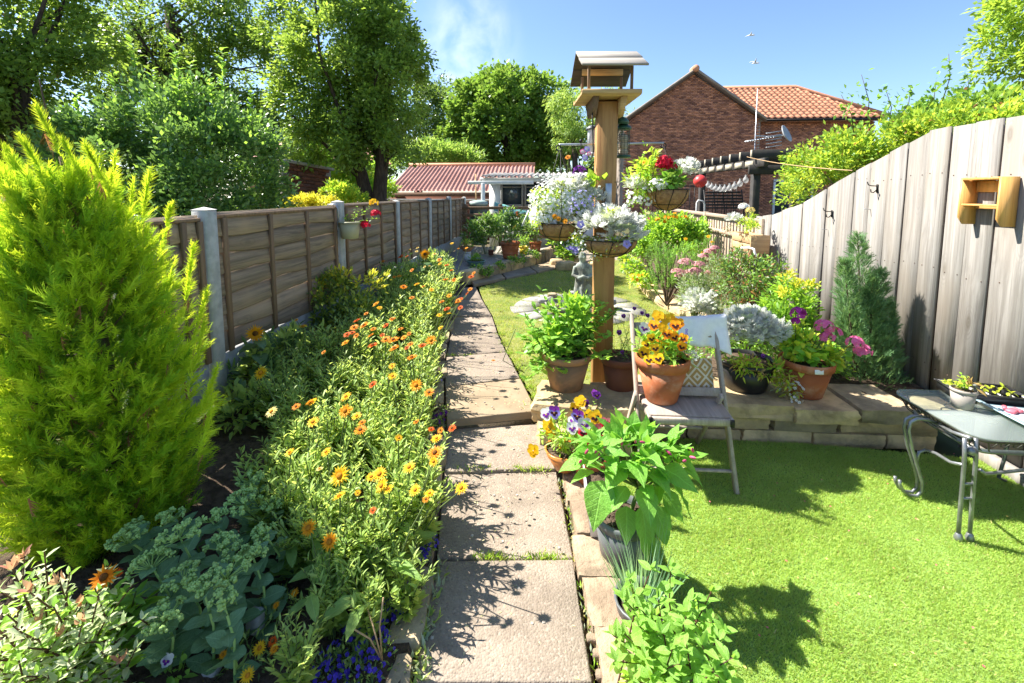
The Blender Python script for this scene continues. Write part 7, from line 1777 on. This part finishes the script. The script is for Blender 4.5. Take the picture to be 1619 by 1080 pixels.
# dwarf blue green conifer
bc = thing('dwarf_conifer', 'blue green dwarf conifer with several points against the board fence', 'conifer', bx(1368, 3.55)); P_ = []; D_ = []; Q = []
cbase = A(bx(1368, 3.55, .24)); m = MB()
for px, py0, py1, w in ((1356, 372, 560, 30), (1335, 412, 600, 26), (1392, 428, 600, 28), (1372, 470, 615, 50), (1340, 500, 615, 34), (1405, 480, 610, 26), (1380, 440, 560, 24)):
    y_ = 3.52 + .06 * rng.normal(); tp, bt_ = A(list(D(px, py0, y_))), A(list(D(px + (1368 - px) * .5, py1, y_))); m.tube([cbase, bt_ + A([0, 0, .05]), tp], [.016, .010, .002], 5, cap=False)
    for k in range(900):
        u = rng.random() ** .8; r_ = 1.15 * w * y_ / FPX * (1 - u) ** .7 * (.55 + .45 * rng.random()) * 1.0 + .004; a_ = rng.uniform(0, 6.28); o_ = bt_ + (tp - bt_) * u + A([math.cos(a_) * r_, math.sin(a_) * r_, 0])
        P_.append(o_); D_.append(A([math.cos(a_) * .65, math.sin(a_) * .65, .9]) + rng.normal(size=3) * .25); Q.append(.045 + .03 * rng.random())
m.build('trunk', M_twig_brown, bc, smooth=True); P_ = A(P_); P_[:, 0] = np.minimum(P_[:, 0], FX_R - .02)
m = MB(); m.put(*FERNY, P_, A(D_), rng.normal(size=P_.shape), A(Q), A(Q) * .85); m.build('foliage', L_blue, bc)
# planter box on the slat fence
pb = thing('fence_planter', 'pale wooden box planter hung on the fence with silver and lime plants', 'planter', tuple(D(1172, 385, 5.55)))
c = Vector((2.56, 5.75, 1.05)); m = MB()
for s in (-1, 1):
    for zz_ in (-.055, .055): m = MB(); m.cbox(c + Vector((s * .10, 0, zz_)), (.018, .50, .10), .003); m.build('side_board', M_planter, pb)
    for zz_ in (0,): m = MB(); m.cbox(c + Vector((0, s * .26, zz_)), (.22, .018, .22), .003); m.build('end_board', M_planter, pb)
m = MB(); m.cbox(c + Vector((0, 0, -.10)), (.18, .5, .015), .002); m.build('base_board', M_planter, pb); m = MB(); m.cbox(c + Vector((0, 0, .06)), (.178, .498, .02), .002); m.build('compost', M_soil, pb)
foliage_part(pb, 'lime_foliage', [mass(1182, 350, 5.6, 18, 12), mass(1190, 358, 5.5, 12, 8)], 420, .035, .012, [L_limeyel, L_bright], KITE, .04, .4); silver_part(pb, at(1160, 350, 5.75), .1, .12, .1, 70, .07)
foliage_part(pb, 'trailing_rust_foliage', [mass(1150, 365, 5.8, 10, 8)], 90, .03, .012, [L_rust, L_dusty], KITE, .03, 0)
for px, py, r_ in ((1176, 328, .06), (1186, 333, .05)): ball_head(pb, D(px, py, 5.7), r_, P_white if px < 1180 else P_cream, 34, .035)
wt = MB(); q = D(1188, 400, 5.4); wt.tube([D(1172, 392, 5.6), D(1186, 392, 5.5), D(1192, 394, 5.45), D(1194, 402, 5.44), D(1194, 440, 5.44)], .014, 7); tag(wt.build('white_pipe', M_white, None, smooth=True), 'white bent pipe under the wooden fence planter', 'pipe')

# ================================================================== things on the board fence, glass table
sh = thing('wooden_wall_shelf', 'small varnished pine shelf box fixed to the tall board fence', 'shelf', (FX_R, 2.73, 1.6))
y0, y1 = fence_y(1610), fence_y(1546); xb, xf_ = FX_R - .004, FX_R - .105
for y in (y0, y1):
    pr = [(xb, 1.46), (xb, 1.755), (xf_, 1.755), (xf_, 1.505), (xf_ + .03, 1.46)]; m = MB(); V = [(x, y - .007, z) for x, z in pr] + [(x, y + .007, z) for x, z in pr]; n = 5
    m.add(V, [tuple(range(n)), tuple(range(n, 2 * n))[::-1]] + [((k + 1) % n, k, n + k, n + (k + 1) % n) for k in range(n)]); m.build('side_panel', M_pine, sh)
for cz, xx, sx, sz, nm in ((1.747, (xb + xf_) / 2 - .002, .103, .016, 'top_board'), (1.585, xf_ + .035, .062, .012, 'shelf_board'), (1.70, xb - .008, .014, .07, 'back_rail'), (1.575, xb - .008, .012, .03, 'lower_rail')): m = MB(); m.cbox((xx, (y0 + y1) / 2, cz), (sx, y1 - y0 - .016, sz), .002); m.build(nm, M_pine, sh)
for k, (px, py) in enumerate(((1318, 338), (1387, 298))):
    y = fence_y(px); z = D(px, py, y).z; t = thing('coat_hook', ('dark iron double hook screwed to the lower part of the board fence', 'dark iron double hook on the board fence nearer the wooden shelf')[k], 'hook', (FX_R - .003, y, z))
    m = MB(); m.cbox((FX_R - .004, y, z), (.006, .02, .07), .002); m.build('plate', M_iron, t)
    m = MB(); m.tube([(FX_R - .005, y, z + .02), (FX_R - .05, y, z + .022), (FX_R - .075, y, z + .03), (FX_R - .085, y, z + .055)], .0045, 5); m.build('upper_hook', M_iron, t, smooth=True)
    m = MB(); m.tube([(FX_R - .005, y, z - .01), (FX_R - .03, y, z - .035), (FX_R - .05, y, z - .03), (FX_R - .055, y, z - .005)], .0045, 5); m.build('lower_hook', M_iron, t, smooth=True)
for px, py in ((1312, 363), (1378, 331)): y = fence_y(px); z = D(px, py, y).z; m = MB(); m.tube([(FX_R, y, z), (FX_R - .05, y, z + .004)], .003, 5); o = m.build('nail', M_galv, rf)

gt = thing('glass_garden_table', 'low glass topped garden table with scrolled grey metal legs', 'table', (2.4, 2.43, 0))
TZ = .505; A0, B0 = G(1425, 612, TZ), G(1530, 684, TZ)
tx0, tx1, ty0, ty1, rr = 2.045, 2.70, 2.165, 2.715, .09
def rrect(x0, x1, y0, y1, r, n=6):
    out = []
    for cx, cy, a0 in ((x1 - r, y0 + r, -90), (x1 - r, y1 - r, 0), (x0 + r, y1 - r, 90), (x0 + r, y0 + r, 180)):
        for k in range(n + 1): a = R(a0 + 90 * k / n); out.append((cx + r * math.cos(a), cy + r * math.sin(a)))
    return out
tg = NT('table_glass'); tr_ = tg.node('ShaderNodeBsdfTransparent', Color=(.90, .97, .94)); gl = tg.node('ShaderNodeBsdfPrincipled'); tg.set(gl, 'Base Color', (.72, .80, .77)); tg.set(gl, 'Roughness', .12); tg.set(gl, 'Specular IOR Level', .7)
mx = tg.node('ShaderNodeMixShader'); tg.set(mx, 0, .22); tg.t.links.new(tr_.outputs[0], mx.inputs[1]); tg.t.links.new(gl.outputs[0], mx.inputs[2]); M_glass = tg.done(mx.outputs[0])
m = MB(); m.prism(rrect(tx0, tx1, ty0, ty1, rr), TZ - .009, TZ); m.build('glass_top', M_glass, gt)
m = MB(); rp_ = rrect(tx0 + .02, tx1 - .02, ty0 + .02, ty1 - .02, rr - .02); m.tube([(x, y, TZ - .022) for x, y in rp_ + rp_[:1]], .008, 6); m.build('top_rim', M_bronze, gt, smooth=True)
rp2 = rrect(tx0 + .07, tx1 - .07, ty0 + .07, ty1 - .07, rr - .03); m = MB(); m.tube([(x, y, TZ - .10) for x, y in rp2 + rp2[:1]], .011, 6); m.build('lower_rim', M_steel, gt, smooth=True)
m = MB()
for k in range(0, len(rp_), 2):
    a_, b_ = Vector((*rp_[k], TZ - .024)), Vector((*rp2[(k + 1) % len(rp2)], TZ - .10)); m.tube([a_, a_.lerp(b_, .5) + Vector((0, 0, -.02)), b_], .0035, 4)
for k in range(9):
    x = tx0 + .08 + .056 * k; m.tube([(x, ty0 + .03, TZ - .024), (x + .02, ty0 + .05, TZ - .06), (x + .05, ty0 + .06, TZ - .07), (x + .056, ty0 + .03, TZ - .024)], .003, 4)
    y = ty0 + .05 + .05 * k; m.tube([(tx0 + .03, y, TZ - .024), (tx0 + .05, y + .02, TZ - .06), (tx0 + .06, y + .045, TZ - .07), (tx0 + .03, y + .05, TZ - .024)], .003, 4)
for cx, cy in ((2.22, 2.5), (2.32, 2.42), (2.28, 2.55), (2.4, 2.5)): m.tube([(cx + .045 * math.cos(q), cy + .045 * math.sin(q), TZ - .028) for q in np.linspace(0, 6.283, 13)], .003, 4)
m.build('wire_scrollwork', M_bronze, gt)
yL = G(1446, 783, .01).y; yF = G(1528, 852, .01).y
def legtubes(pts, y, off, name='leg'):
    m = MB()
    for s in (-1, 1): m.tube([D(px, py, y) + Vector((off[0] * s, off[1] * s, 0)) for px, py in pts], .0085, 7)
    return m
pl = ((1480, 668), (1462, 661), (1446, 660), (1436, 665), (1433, 678), (1438, 705), (1447, 735), (1454, 760), (1453, 774), (1446, 781), (1434, 780), (1424, 773), (1419, 763), (1419, 756))
legtubes(pl, yL, (0, .016)).build('leg', M_steel, gt, smooth=True)
yB = 2.66
x_off = .0
for s in (-1, 1):
    m = MB(); m.tube([D(px + s * 9, py, yF) for px, py in ((1534, 693), (1534, 720), (1531, 760), (1527, 805), (1524, 845))], .009, 7); lg = m.build('leg', M_steel, gt, smooth=True)
    m = MB(); q = D(1524 + s * 9, 850, yF); m.lathe([(.001, -.022), (.014, -.018), (.018, 0), (.013, .02), (.008, .026)], q, 10); m.build('foot', M_steel, lg, smooth=True)
m = MB(); q = D(1536, 713, yF); m.lathe([(.001, -.022), (.016, -.015), (.022, 0), (.016, .015), (.001, .022)], q, 12)
m.build('leg_boss', M_steel, gt, smooth=True)
for py in (765, 788): m = MB(); m.tube([D(1519, py, yF), D(1540, py, yF)], .006, 6); m.build('leg_rung', M_steel, gt, smooth=True)
m = MB(); m.tube([D(1448, 735, yL), D(1453, 715, yL), D(1464, 711, yL), D(1480, 717, (yL * .6 + yF * .4)), D(1503, 731, (yL * .3 + yF * .7)), D(1522, 735, yF)], .008, 7); m.build('stretcher', M_steel, gt, smooth=True)
q0 = D(1550, 743, yF); m = MB(); m.tube([q0, D(1558, 749, yF + .01), q0 + Vector((.11, .02, -.02)), q0 + Vector((.3, .06, -.02)), q0 + Vector((.5, .1, -.06))], .008, 7); m.build('stretcher', M_steel, gt, smooth=True)
for y in (2.24, 2.63):
    m = MB(); m.tube([(2.60, y, .40), (2.66, y, .38), (2.64, y, .15), (2.62, y, .03), (2.66, y, .012)], .009, 7); m.build('leg', M_steel, gt, smooth=True)
for a_, b_ in (((1480, 668), (1534, 693)),): m = MB(); m.tube([D(*a_, yL), D(1505, 683, (yL + yF) / 2), D(*b_, yF)], .009, 7); m.build('side_rail', M_steel, gt, smooth=True)
# seed tray, blue tray, taupe pot
stt = thing('seed_tray', 'black plastic cell tray with a few seedlings on the glass table', 'tray', (2.5, 2.7, TZ)); c = Vector((2.475, 2.625, TZ + .001)); rzz = R(-12)
m = MB(); W_, D_, H_ = .32, .17, .05; nx, ny = 6, 3
def P3(x, y, z): v = Matrix.Rotation(rzz, 3, 'Z') @ Vector((x, y, 0)); return (c.x + v.x, c.y + v.y, c.z + z)
for i in range(nx + 1): x = -W_ / 2 + W_ * i / nx; m.box(P3(x, 0, H_ * .55), (.006, D_, H_ * .86), rz=rzz)
for j in range(ny + 1): y = -D_ / 2 + D_ * j / ny; m.box(P3(0, y, H_ * .54), (W_, .0062, H_ * .87), rz=rzz)
m.box(P3(0, 0, .008), (W_ - .01, D_ - .01, .004), rz=rzz)
for s in (-1, 1): m.box(P3(0, s * (D_ / 2 + .006), H_), (W_ + .03, .014, .005), rz=rzz); m.box(P3(s * (W_ / 2 + .006), 0, H_ + .0005), (.014, D_ + .02, .005), rz=rzz)
m.build('cell_tray', M_black_pl, stt); m = MB()
for i in range(nx):
    for j in range(ny):
        if rng.random() < .7: m.box(P3(-W_ / 2 + W_ * (i + .5) / nx, -D_ / 2 + D_ * (j + .5) / ny, .024), (.04, .045, .02), rz=rzz)
m.build('compost', M_soil, stt)
m = MB(); P_ = [P3(-W_ / 2 + W_ * (i + .5) / nx + rng.normal() * .01, -D_ / 2 + D_ * (j + .5) / ny, .04 + .02 * rng.random()) for i in range(nx) for j in range(ny) for _ in range(2 if i > 1 else 6)]
m.put(*LEAF, P_, rng.normal(size=(len(P_), 3)) * .6 + A([0, 0, .7]), A([0, 0, 1.]), .03, .018); m.build('seedlings', L_limeyel, stt)['kind'] = 'stuff'
bl_ = thing('blue_tray', 'pale blue grey plastic tray lying on the glass table', 'tray', (2.5, 2.4, TZ)); c = Vector((2.585, 2.40, TZ + .001)); rzz = R(-4); m = MB(); W_, D_ = .40, .36
m.box(P3(0, 0, .003), (W_ - .03, D_ - .03, .005), rz=rzz)
for s in (-1, 1):
    M_ = Matrix.Rotation(rzz, 3, 'Z') @ Matrix.Rotation(R(40 * s), 3, 'X'); m.cbox(P3(0, s * (D_ / 2 - .008), .013), (W_, .03, .004), .001, M=M_)
    M_ = Matrix.Rotation(rzz, 3, 'Z') @ Matrix.Rotation(R(-40 * s), 3, 'Y'); m.cbox(P3(s * (W_ / 2 - .008), 0, .0135), (.03, D_, .004), .001, M=M_)
    m.box(P3(0, s * (D_ / 2 + .010), .0235), (W_ + .05, .024, .004), rz=rzz); m.box(P3(s * (W_ / 2 + .012), 0, .0232), (.024, D_ + .04, .004), rz=rzz)
m.build('tray_body', M_blue_pl, bl_)
m = MB(); q = G(1600, 650, TZ + .014); m.cbox(q, (.055, .04, .02), .006, rz=.5); m.cbox(q + Vector((.035, .01, 0)), (.03, .045, .018), .005, rz=.2); m.cbox(q + Vector((-.01, .028, .005)), (.04, .02, .016), .005, rz=.9); tag(m.build('pink_toy', M_pink, None), 'small pink plastic piece lying in the blue tray', 'toy')
c = G(1529, 648, TZ + .001); c.y += .03; t = potted('seedling_pot', 'small taupe plastic pot with a leafy seedling on the glass table', 'pot plant', c, .056, .043, .105, M_taupe_pl, rim=.15, thick=.004)
tips = [list(c + Vector(v)) for v in ((-.03, 0, .17), (-.01, .01, .18), (.02, 0, .17), (-.05, -.02, .15), (.03, .01, .14))]
leafy_stems(t, c + Vector((0, 0, .085)), tips, 9, .032, .02, [L_limeyel, L_bright], M_twig, .002, basew=.015)
foliage_part(t, 'dry_leaf', [((c.x + .03, c.y - .02, c.z + .13), (.02, .02, .02))], 12, .04, .02, [L_brownish], LEAF, .015)
m = MB(); q = c + Vector((.045, -.01, .125)); rock(m, q, (.022, .022, .022), 5, .9, .05); rock(m, q + Vector((0, -.001, -.026)), (.025, .022, .03), 6, .9, .05); tag(m.build('snail_shell_ornament', M_verd, None, smooth=True), 'tiny black and white ornament on the rim of the taupe pot', 'ornament')

# ================================================================== statue, pond ring and the back of the garden
M_pond = plain('blue_grey_paving', (.30, .285, .27), (.21, .20, .19), 5, .9, .2, bump=.4, bscale=40, objrnd=.15)
pd = thing('paving_circle', 'circle of grey stone paving around the statue on the upper lawn', 'paving', tuple(G(905, 488, Z_LAWN)))
c = G(912, 487, Z_LAWN)
for k in range(14):
    a0, a1 = k * 2 * math.pi / 14 + .03, (k + 1) * 2 * math.pi / 14 - .03; m = MB(); r0, r1 = .50 + .02 * math.sin(k * 3), .84 + .03 * math.sin(k * 2)
    po = [(c.x + r1 * math.cos(q), c.y + r1 * math.sin(q) * .95) for q in np.linspace(a0, a1, 5)] + [(c.x + r0 * math.cos(q), c.y + r0 * math.sin(q) * .95) for q in np.linspace(a1, a0, 4)]
    m.prism(po, Z_LAWN - .03, Z_LAWN + .010 + .003 * (k % 3)); m.build('paving_stone', M_pond, pd)
m = MB(); m.lathe([(.40, 0), (.42, .06), (.43, .09), (.40, .09), (.38, .04), (.001, .03)], (c.x, c.y, Z_LAWN), 26); o = m.build('bowl', M_pond, pd, smooth=True)
m = MB(); m.lathe([(.385, .06), (.001, .061)], (c.x, c.y, Z_LAWN), 24); m.build('water', plain('pond_water', (.02, .03, .03), (.03, .04, .035), 4, .05, .6, bump=.05), pd)
for k in range(8):
    a = k * .79; m = MB(); rock(m, (c.x + .44 * math.cos(a), c.y + .44 * math.sin(a), Z_LAWN + .09), (.13, .11, .07), k + 200, .5, .1); m.build('rim_stone', M_stone_dark if k % 2 else M_pond, pd, smooth=True)
st = thing('garden_statue', 'verdigris stained stone statue of a robed figure by the round pond', 'statue', (c.x + .12, c.y + .1, Z_LAWN))
sx_, sy_, sz_ = D(921, 465, c.y + .05); sz_ = Z_LAWN + .10
bm = bmesh.new(); m = MB(); n = 18; secs = ((0, .125, .10, 0, 0), (.06, .12, .10, 0, 0), (.16, .115, .09, .005, 0), (.27, .105, .085, .01, 0), (.36, .10, .08, .01, 0), (.43, .105, .07, .005, 0), (.475, .085, .055, 0, 0), (.50, .04, .04, -.005, -.005), (.53, .04, .045, -.008, -.012), (.56, .052, .058, -.01, -.018), (.60, .050, .056, -.01, -.016), (.63, .03, .035, -.01, -.01))
V = []
for z, rx, ry, ox, oy in secs:
    for k in range(n):
        a = 2 * math.pi * k / n; f = 1 + (.07 * math.sin(7 * a + z * 5) if z < .4 else 0); V.append((sx_ + ox + rx * f * math.cos(a), sy_ + oy + ry * f * math.sin(a), sz_ + z))
F = [(i * n + k, i * n + (k + 1) % n, (i + 1) * n + (k + 1) % n, (i + 1) * n + k) for i in range(len(secs) - 1) for k in range(n)] + [tuple(range(n))[::-1], tuple((len(secs) - 1) * n + k for k in range(n))]
m.add(V, F)
q = Vector((sx_, sy_, sz_))
for s in (-1, 1): m.tube([q + Vector((s * .09, 0, .44)), q + Vector((s * .125, -.03, .33)), q + Vector((s * .05, -.10, .30)), q + Vector((-.01 * s, -.11, .33))], [.034, .03, .024, .02], 8)
m.tube([q + Vector((.0, -.10, .31)), q + Vector((-.01, -.11, .16)), q + Vector((.0, -.115, .04))], [.022, .03, .018], 8)
m.lathe([(.13, 0), (.14, .02), (.13, .05)], (sx_, sy_, sz_ - .04), 14)
o = m.build('body', M_verd, st, smooth=True); rm = o.modifiers.new('fuse', 'REMESH'); rm.mode = 'VOXEL'; rm.voxel_size = .011; rm.use_smooth_shade = True

def simple_pot(name, label, cat, px, py, z, y_off, rt, rb, h, mat, plant=None, **kw):
    c = G(px, py, z); c.y += y_off; t = potted(name, label, cat, c, rt, rb, h, mat, **kw)
    if plant: plant(t, c)
    return t
def tomato(n, hh, w, mats): return lambda t, c: (foliage_part(t, 'foliage', [((c.x, c.y, c.z + hh), (w, w, hh * .5)), ((c.x + w * .3, c.y, c.z + hh * 1.4), (w * .7, w * .7, hh * .35))], n, .07, .035, mats, LEAF, .09, .2, 26), leafy_stems(t, (c.x, c.y, c.z + .25), [list(c + Vector((rng.normal() * w * .5, 0, hh * 1.7))) for _ in range(4)], 10, .07, .035, mats, M_twig, .006))
simple_pot('ribbed_planter', 'large ribbed terracotta planter on the gravel rockery', 'pot plant', 806, 409, .36, .1, .205, .14, .33, M_terra, tomato(420, .55, .22, [L_shrub, L_dark]), ribs=4, rim=.15)
simple_pot('yellow_pot', 'bright yellow pot with green herb between two terracotta planters', 'pot plant', 828, 402, .38, .1, .10, .08, .16, M_yellow_pl, lambda t, c: foliage_part(t, 'foliage', [((c.x, c.y, c.z + .26), (.12, .12, .12))], 240, .05, .016, [L_bright, L_shrub], KITE, .06, .5))
simple_pot('terracotta_planter', 'plain terracotta planter right of the yellow pot', 'pot plant', 846, 400, .38, .2, .135, .105, .23, M_terra, tomato(300, .5, .2, [L_shrub, L_dark]))
simple_pot('white_pot', 'small white pot under a shallow orange bowl on the rockery', 'pot', 738, 412, .36, .05, .075, .06, .17, M_white_pl)
c = G(738, 412, .36); simple_pot('shallow_bowl', 'shallow terracotta bowl perched on the small white pot', 'pot plant', 738, 412, .36, .05, .15, .07, .10, M_terra_old, lambda t, c_: foliage_part(t, 'foliage', [((c_.x, c_.y, c_.z + .15), (.13, .12, .06))], 120, .045, .02, [L_shrub, L_limeyel], LEAF, .05, .4), rim=0).location.z += .17
simple_pot('teal_bowl', 'low teal glazed bowl of greenery at the rockery kerb', 'pot plant', 752, 420, .33, .05, .18, .13, .09, plain('teal_glaze', (.14, .27, .25), (.10, .2, .19), 5, .3, .5), lambda t, c: foliage_part(t, 'foliage', [((c.x, c.y, c.z + .12), (.15, .13, .07))], 180, .045, .02, [L_bright, L_shrub], LEAF, .05, .4), rim=.3)
simple_pot('tiny_red_pot', 'tiny dark red pot on the gravel left of the ribbed planter', 'pot', 776, 404, .36, .05, .06, .05, .11, M_terra_dark)
shrub('tomato_plants', 'tangle of tall dark green vegetable plants before the rail fence', ground_under(770, 9.8), [mass(770, 362, 9.8, 24, 26), mass(800, 358, 10.1, 20, 24), mass(750, 372, 9.6, 18, 20), mass(835, 365, 10.2, 22, 24), mass(860, 355, 10.4, 14, 18)], 150, 3200, .085, .04, [L_shrub, L_dark, L_dusty], [.5, .35, .15], .14, LEAF, stems=24,
      extra=lambda t, c, o: [head_at(t, k, D(px, py, 9.4), (0, -.9, .3), 2.2) for px, py, k in ((812, 358, 'y'), (818, 337, 'd'), (820, 341, 'd'))])
shrub('rockery_plants', 'low green alpine plants along the rockery kerb', ground_under(800, 8.3, .33), [mass(818, 412, 8.4, 14, 6), mass(838, 402, 8.9, 18, 6), mass(760, 428, 7.6, 22, 7), mass(790, 420, 8.0, 10, 5)], 50, 1200, .045, .02, [L_bright, L_shrub, L_dark], [.4, .4, .2], .06, LEAF, stems=0)
shrub('clematis', 'broad leaved climber with blue violet flowers beyond the round pond', ground_under(890, 9.6, .15), [mass(885, 372, 9.6, 18, 20), mass(900, 395, 9.4, 16, 16), mass(875, 352, 9.8, 12, 12)], 60, 900, .11, .075, [L_bright, L_shrub, L_dark], [.45, .3, .25], .13, LEAF, extra=lambda t, c, o: [blooms(m_ := MB(), [list(D(px, py, 9.1))], (-.1, -1, .4), .15) or m_.build('flower', P_lilac, t) for px, py in ((903, 393), (909, 397), (899, 391), (911, 392))])
for k, (px, py, s) in enumerate(((893, 424, .36), (905, 415, .34), (880, 418, .26), (915, 423, .22), (942, 424, .3))):
    p = G(px, py, .2); m = MB(); rock(m, (p.x, p.y, .24), (s, s * .7, s * .55), k + 300, .35, .1); tag(m.build('rock', M_stone_dark if k % 2 else M_stone, None, smooth=True), ('large tan rock where the back path meets the rockery', 'dark flat rock behind the tan rock by the back path', 'low tan rock at the left end of the back rocks', 'small dark rock right of the back path', 'pale rock behind the statue at the lawn end')[k], 'rock')
# flower pot hung on the left fence
c = Vector((FX_L + .15, D(553, 365, 1).y * 0 + (FX_L + .15) / ray(553, 365).x * ray(553, 365).y, 0)); c.z = D(553, 377, c.y).z
t = potted('hanging_fence_pot', 'cream metal pot of red flowers hooked over the panel fence', 'pot plant', c, .105, .08, .17, M_cream_pl, rim=.08)
m = MB(); m.tube([c + Vector((-.10, -.03, .12)), (FX_L + .05, c.y - .03, 1.50), (FX_L + .03, c.y - .03, 1.545), (FX_L - .05, c.y - .03, 1.545), (FX_L - .06, c.y - .03, 1.48)], .007, 6); m.build('hook', M_galv, t, smooth=True)
tips = [list(D(px, py, c.y + .1)) for px, py in ((560, 345), (575, 330), (590, 320), (600, 345), (565, 325), (585, 350), (550, 340))]
leafy_stems(t, c + Vector((0, 0, .15)), tips, 11, .05, .03, [L_shrub, L_dark, L_bright], M_twig_red, .003)
for px, py in ((594, 338), (578, 356)): ball_head(t, D(px, py, c.y + .05), .045, P_red, 22, .04)
for px, py in ((591, 321),): ball_head(t, D(px, py, c.y + .1), .045, P_yellow, 22, .035)
# ================================================================== small life: joints, petals, birds
def tufts(name, places, mats, n, ln, wd, spread):
    P = np.repeat(A([list(p) for p in places]), n, 0) + rng.normal(size=(len(places) * n, 3)) * A([spread[0], spread[1], 0]); N = len(P)
    a = rng.uniform(0, 6.28, N); m = MB(); cnt = rng.integers(0, len(mats), N)
    d = np.stack([np.cos(a) * rng.uniform(.2, 1.3, N), np.sin(a) * rng.uniform(.2, 1.3, N), np.ones(N)], 1)
    for i in range(len(mats)): k = cnt == i; m.put(*KITE, P[k], d[k], A([0, 0, 1.]) + rng.normal(size=(k.sum(), 3)) * .5, ln * rng.uniform(.5, 1.3, k.sum()), wd, mat=i)
    return tag(m.build(name, mats), kind='stuff')
jo = []
for py, xs in ((744, (740, 765, 820, 835, 850)), (884, (765, 780, 792, 840, 855, 868, 880)), (563, (715, 740)), (668, (845, 852, 790)), (610, (820,))):
    for x in xs: jo.append(G(x, py, .095 if py > 600 else .17))
tufts('joint_grass', jo, [L_bright, L_lawn], 46, .030, .0045, (.035, .010))
cr_ = [G(np.interp(py, [742, 880, 1080], [884, 911, 942]) + 2, py, .085) for py in (765, 785, 800, 815, 838, 858, 880, 905, 930, 955, 985, 1010, 1040, 1070)]
tufts('crack_weeds', cr_, [L_bright, L_dusty, L_straw], 16, .028, .008, (.014, .03))
tufts('path_edge_weeds', [G(np.interp(py, [750, 886, 1080], [703, 692, 655]), py, .10) for py in range(900, 1080, 16)], [L_dusty, L_mari], 14, .045, .014, (.02, .02))
tufts('verge_grass', [G(px, py, .16) for px, py in ((858, 650), (850, 630), (838, 615), (828, 600), (820, 585), (812, 572), (805, 560), (798, 545), (793, 530), (845, 645), (862, 640), (870, 630))], [L_lawn, L_bright], 60, .045, .005, (.03, .03))
# clippings and grit on the slabs
n = 420; yy = rng.uniform(1.3, 4.6, n); xx = A([rng.uniform(xl(q) + .02, xr(q) - .02) for q in yy]); zz = np.where(yy < 2.93, .104, .192)
m = MB(); a = rng.uniform(0, 6.28, n); m.put(*KITE, np.stack([xx, yy, zz + .004], 1), np.stack([np.cos(a), np.sin(a), rng.uniform(-.05, .15, n)], 1), A([0, 0, 1.]) + rng.normal(size=(n, 3)) * .2, rng.uniform(.008, .022, n), .006)
tag(m.build('leaf_clippings', leafm('dry_clipping', (.26, .25, .12), (.42, .36, .22), .2)), kind='stuff')
m = MB()
for k in range(46): y = rng.uniform(1.4, 4.2); x = rng.uniform(xl(y), xr(y)); rock(m, (x, y, .108 if y < 2.93 else .195), (.012, .012, .008), k, .6, .2)
tag(m.build('grit', M_pebble), kind='stuff')
for k, (px, py) in enumerate(((945, 1035), (950, 1068), (935, 1010), (905, 768), (880, 665), (868, 660))):
    p = G(px, py, .10); m = MB(); rock(m, (p.x, p.y, .10), (.034, .03, .025), k + 400, .6, .1); o = m.build('pebble', M_stone_tan, None, smooth=True); tag(o, ('pinkish pebble in the crack beside the front edging', 'pale pebble lowest in the picture by the edging', 'small pebble in the edging crack above the pinkish one', 'pebble on the edging below the orange bowl', 'rounded pebble on the lower slab by the corner stones', 'smaller pebble left of the corner stones')[k], 'pebble')
# fallen petals and straws on the artificial lawn
n = 120; P_ = np.stack([rng.uniform(.5, 2.6, n), rng.uniform(1.45, 2.9, n), np.full(n, .026)], 1); a = rng.uniform(0, 6.28, n); m = MB(); k = rng.integers(0, 4, n)
for i in range(4): q = k == i; m.put(*(KITE if i else STRAP), P_[q], np.stack([np.cos(a[q]), np.sin(a[q]), 0 * a[q]], 1), A([0, 0, 1.]), .03 if i == 0 else .013, .003 if i == 0 else .009, mat=i)
tag(m.build('fallen_petals', [L_straw, P_rose, P_cream, L_brownish]), kind='stuff')
fo = G(718, 628 - 28, .19); inst_ = bpy.data.objects.new('fallen_flower', HEADS['o'][0]); COL.objects.link(inst_); p = G(780, 570, .19); inst_.location = p; inst_.scale = (.8, .8, .6); tag(inst_, 'single orange flower head dropped on the path slab', 'flower')
# gulls high over the house
for (px, py, y, lb, ph) in ((1187, 56, 40, 'upper gull gliding with wings spread above the house', .2), (1194, 100, 38, 'lower white gull with raised wings above the house', .6)):
    p = D(px, py, y); t = thing('gull', lb, 'bird', tuple(p)); m = MB(); m.tube([p + Vector((-.22, .1, 0)), p + Vector((-.08, .03, .02)), p + Vector((.1, -.03, .02)), p + Vector((.24, -.1, .0)), p + Vector((.29, -.12, -.01))], [.015, .06, .07, .045, .012], 7); m.build('body', M_white, t, smooth=True)
    for s in (-1, 1):
        w = [p + Vector((.06, 0, .04)), p + Vector((-.06 + s * .03, 0, .04)), p + Vector((-.10, s * .30, .04 + ph * .3)), p + Vector((-.2, s * .62, .02 + ph * .35)), p + Vector((-.06, s * .34, .045 + ph * .3))]
        m = MB(); V = [list(v) for v in w] + [list(v + Vector((0, 0, .02))) for v in w]; q = 5
        m.add(V, [tuple(range(q)), tuple(range(q, 2 * q))[::-1]] + [((k + 1) % q, k, q + k, q + (k + 1) % q) for k in range(q)]); m.build('wing', M_white, t)
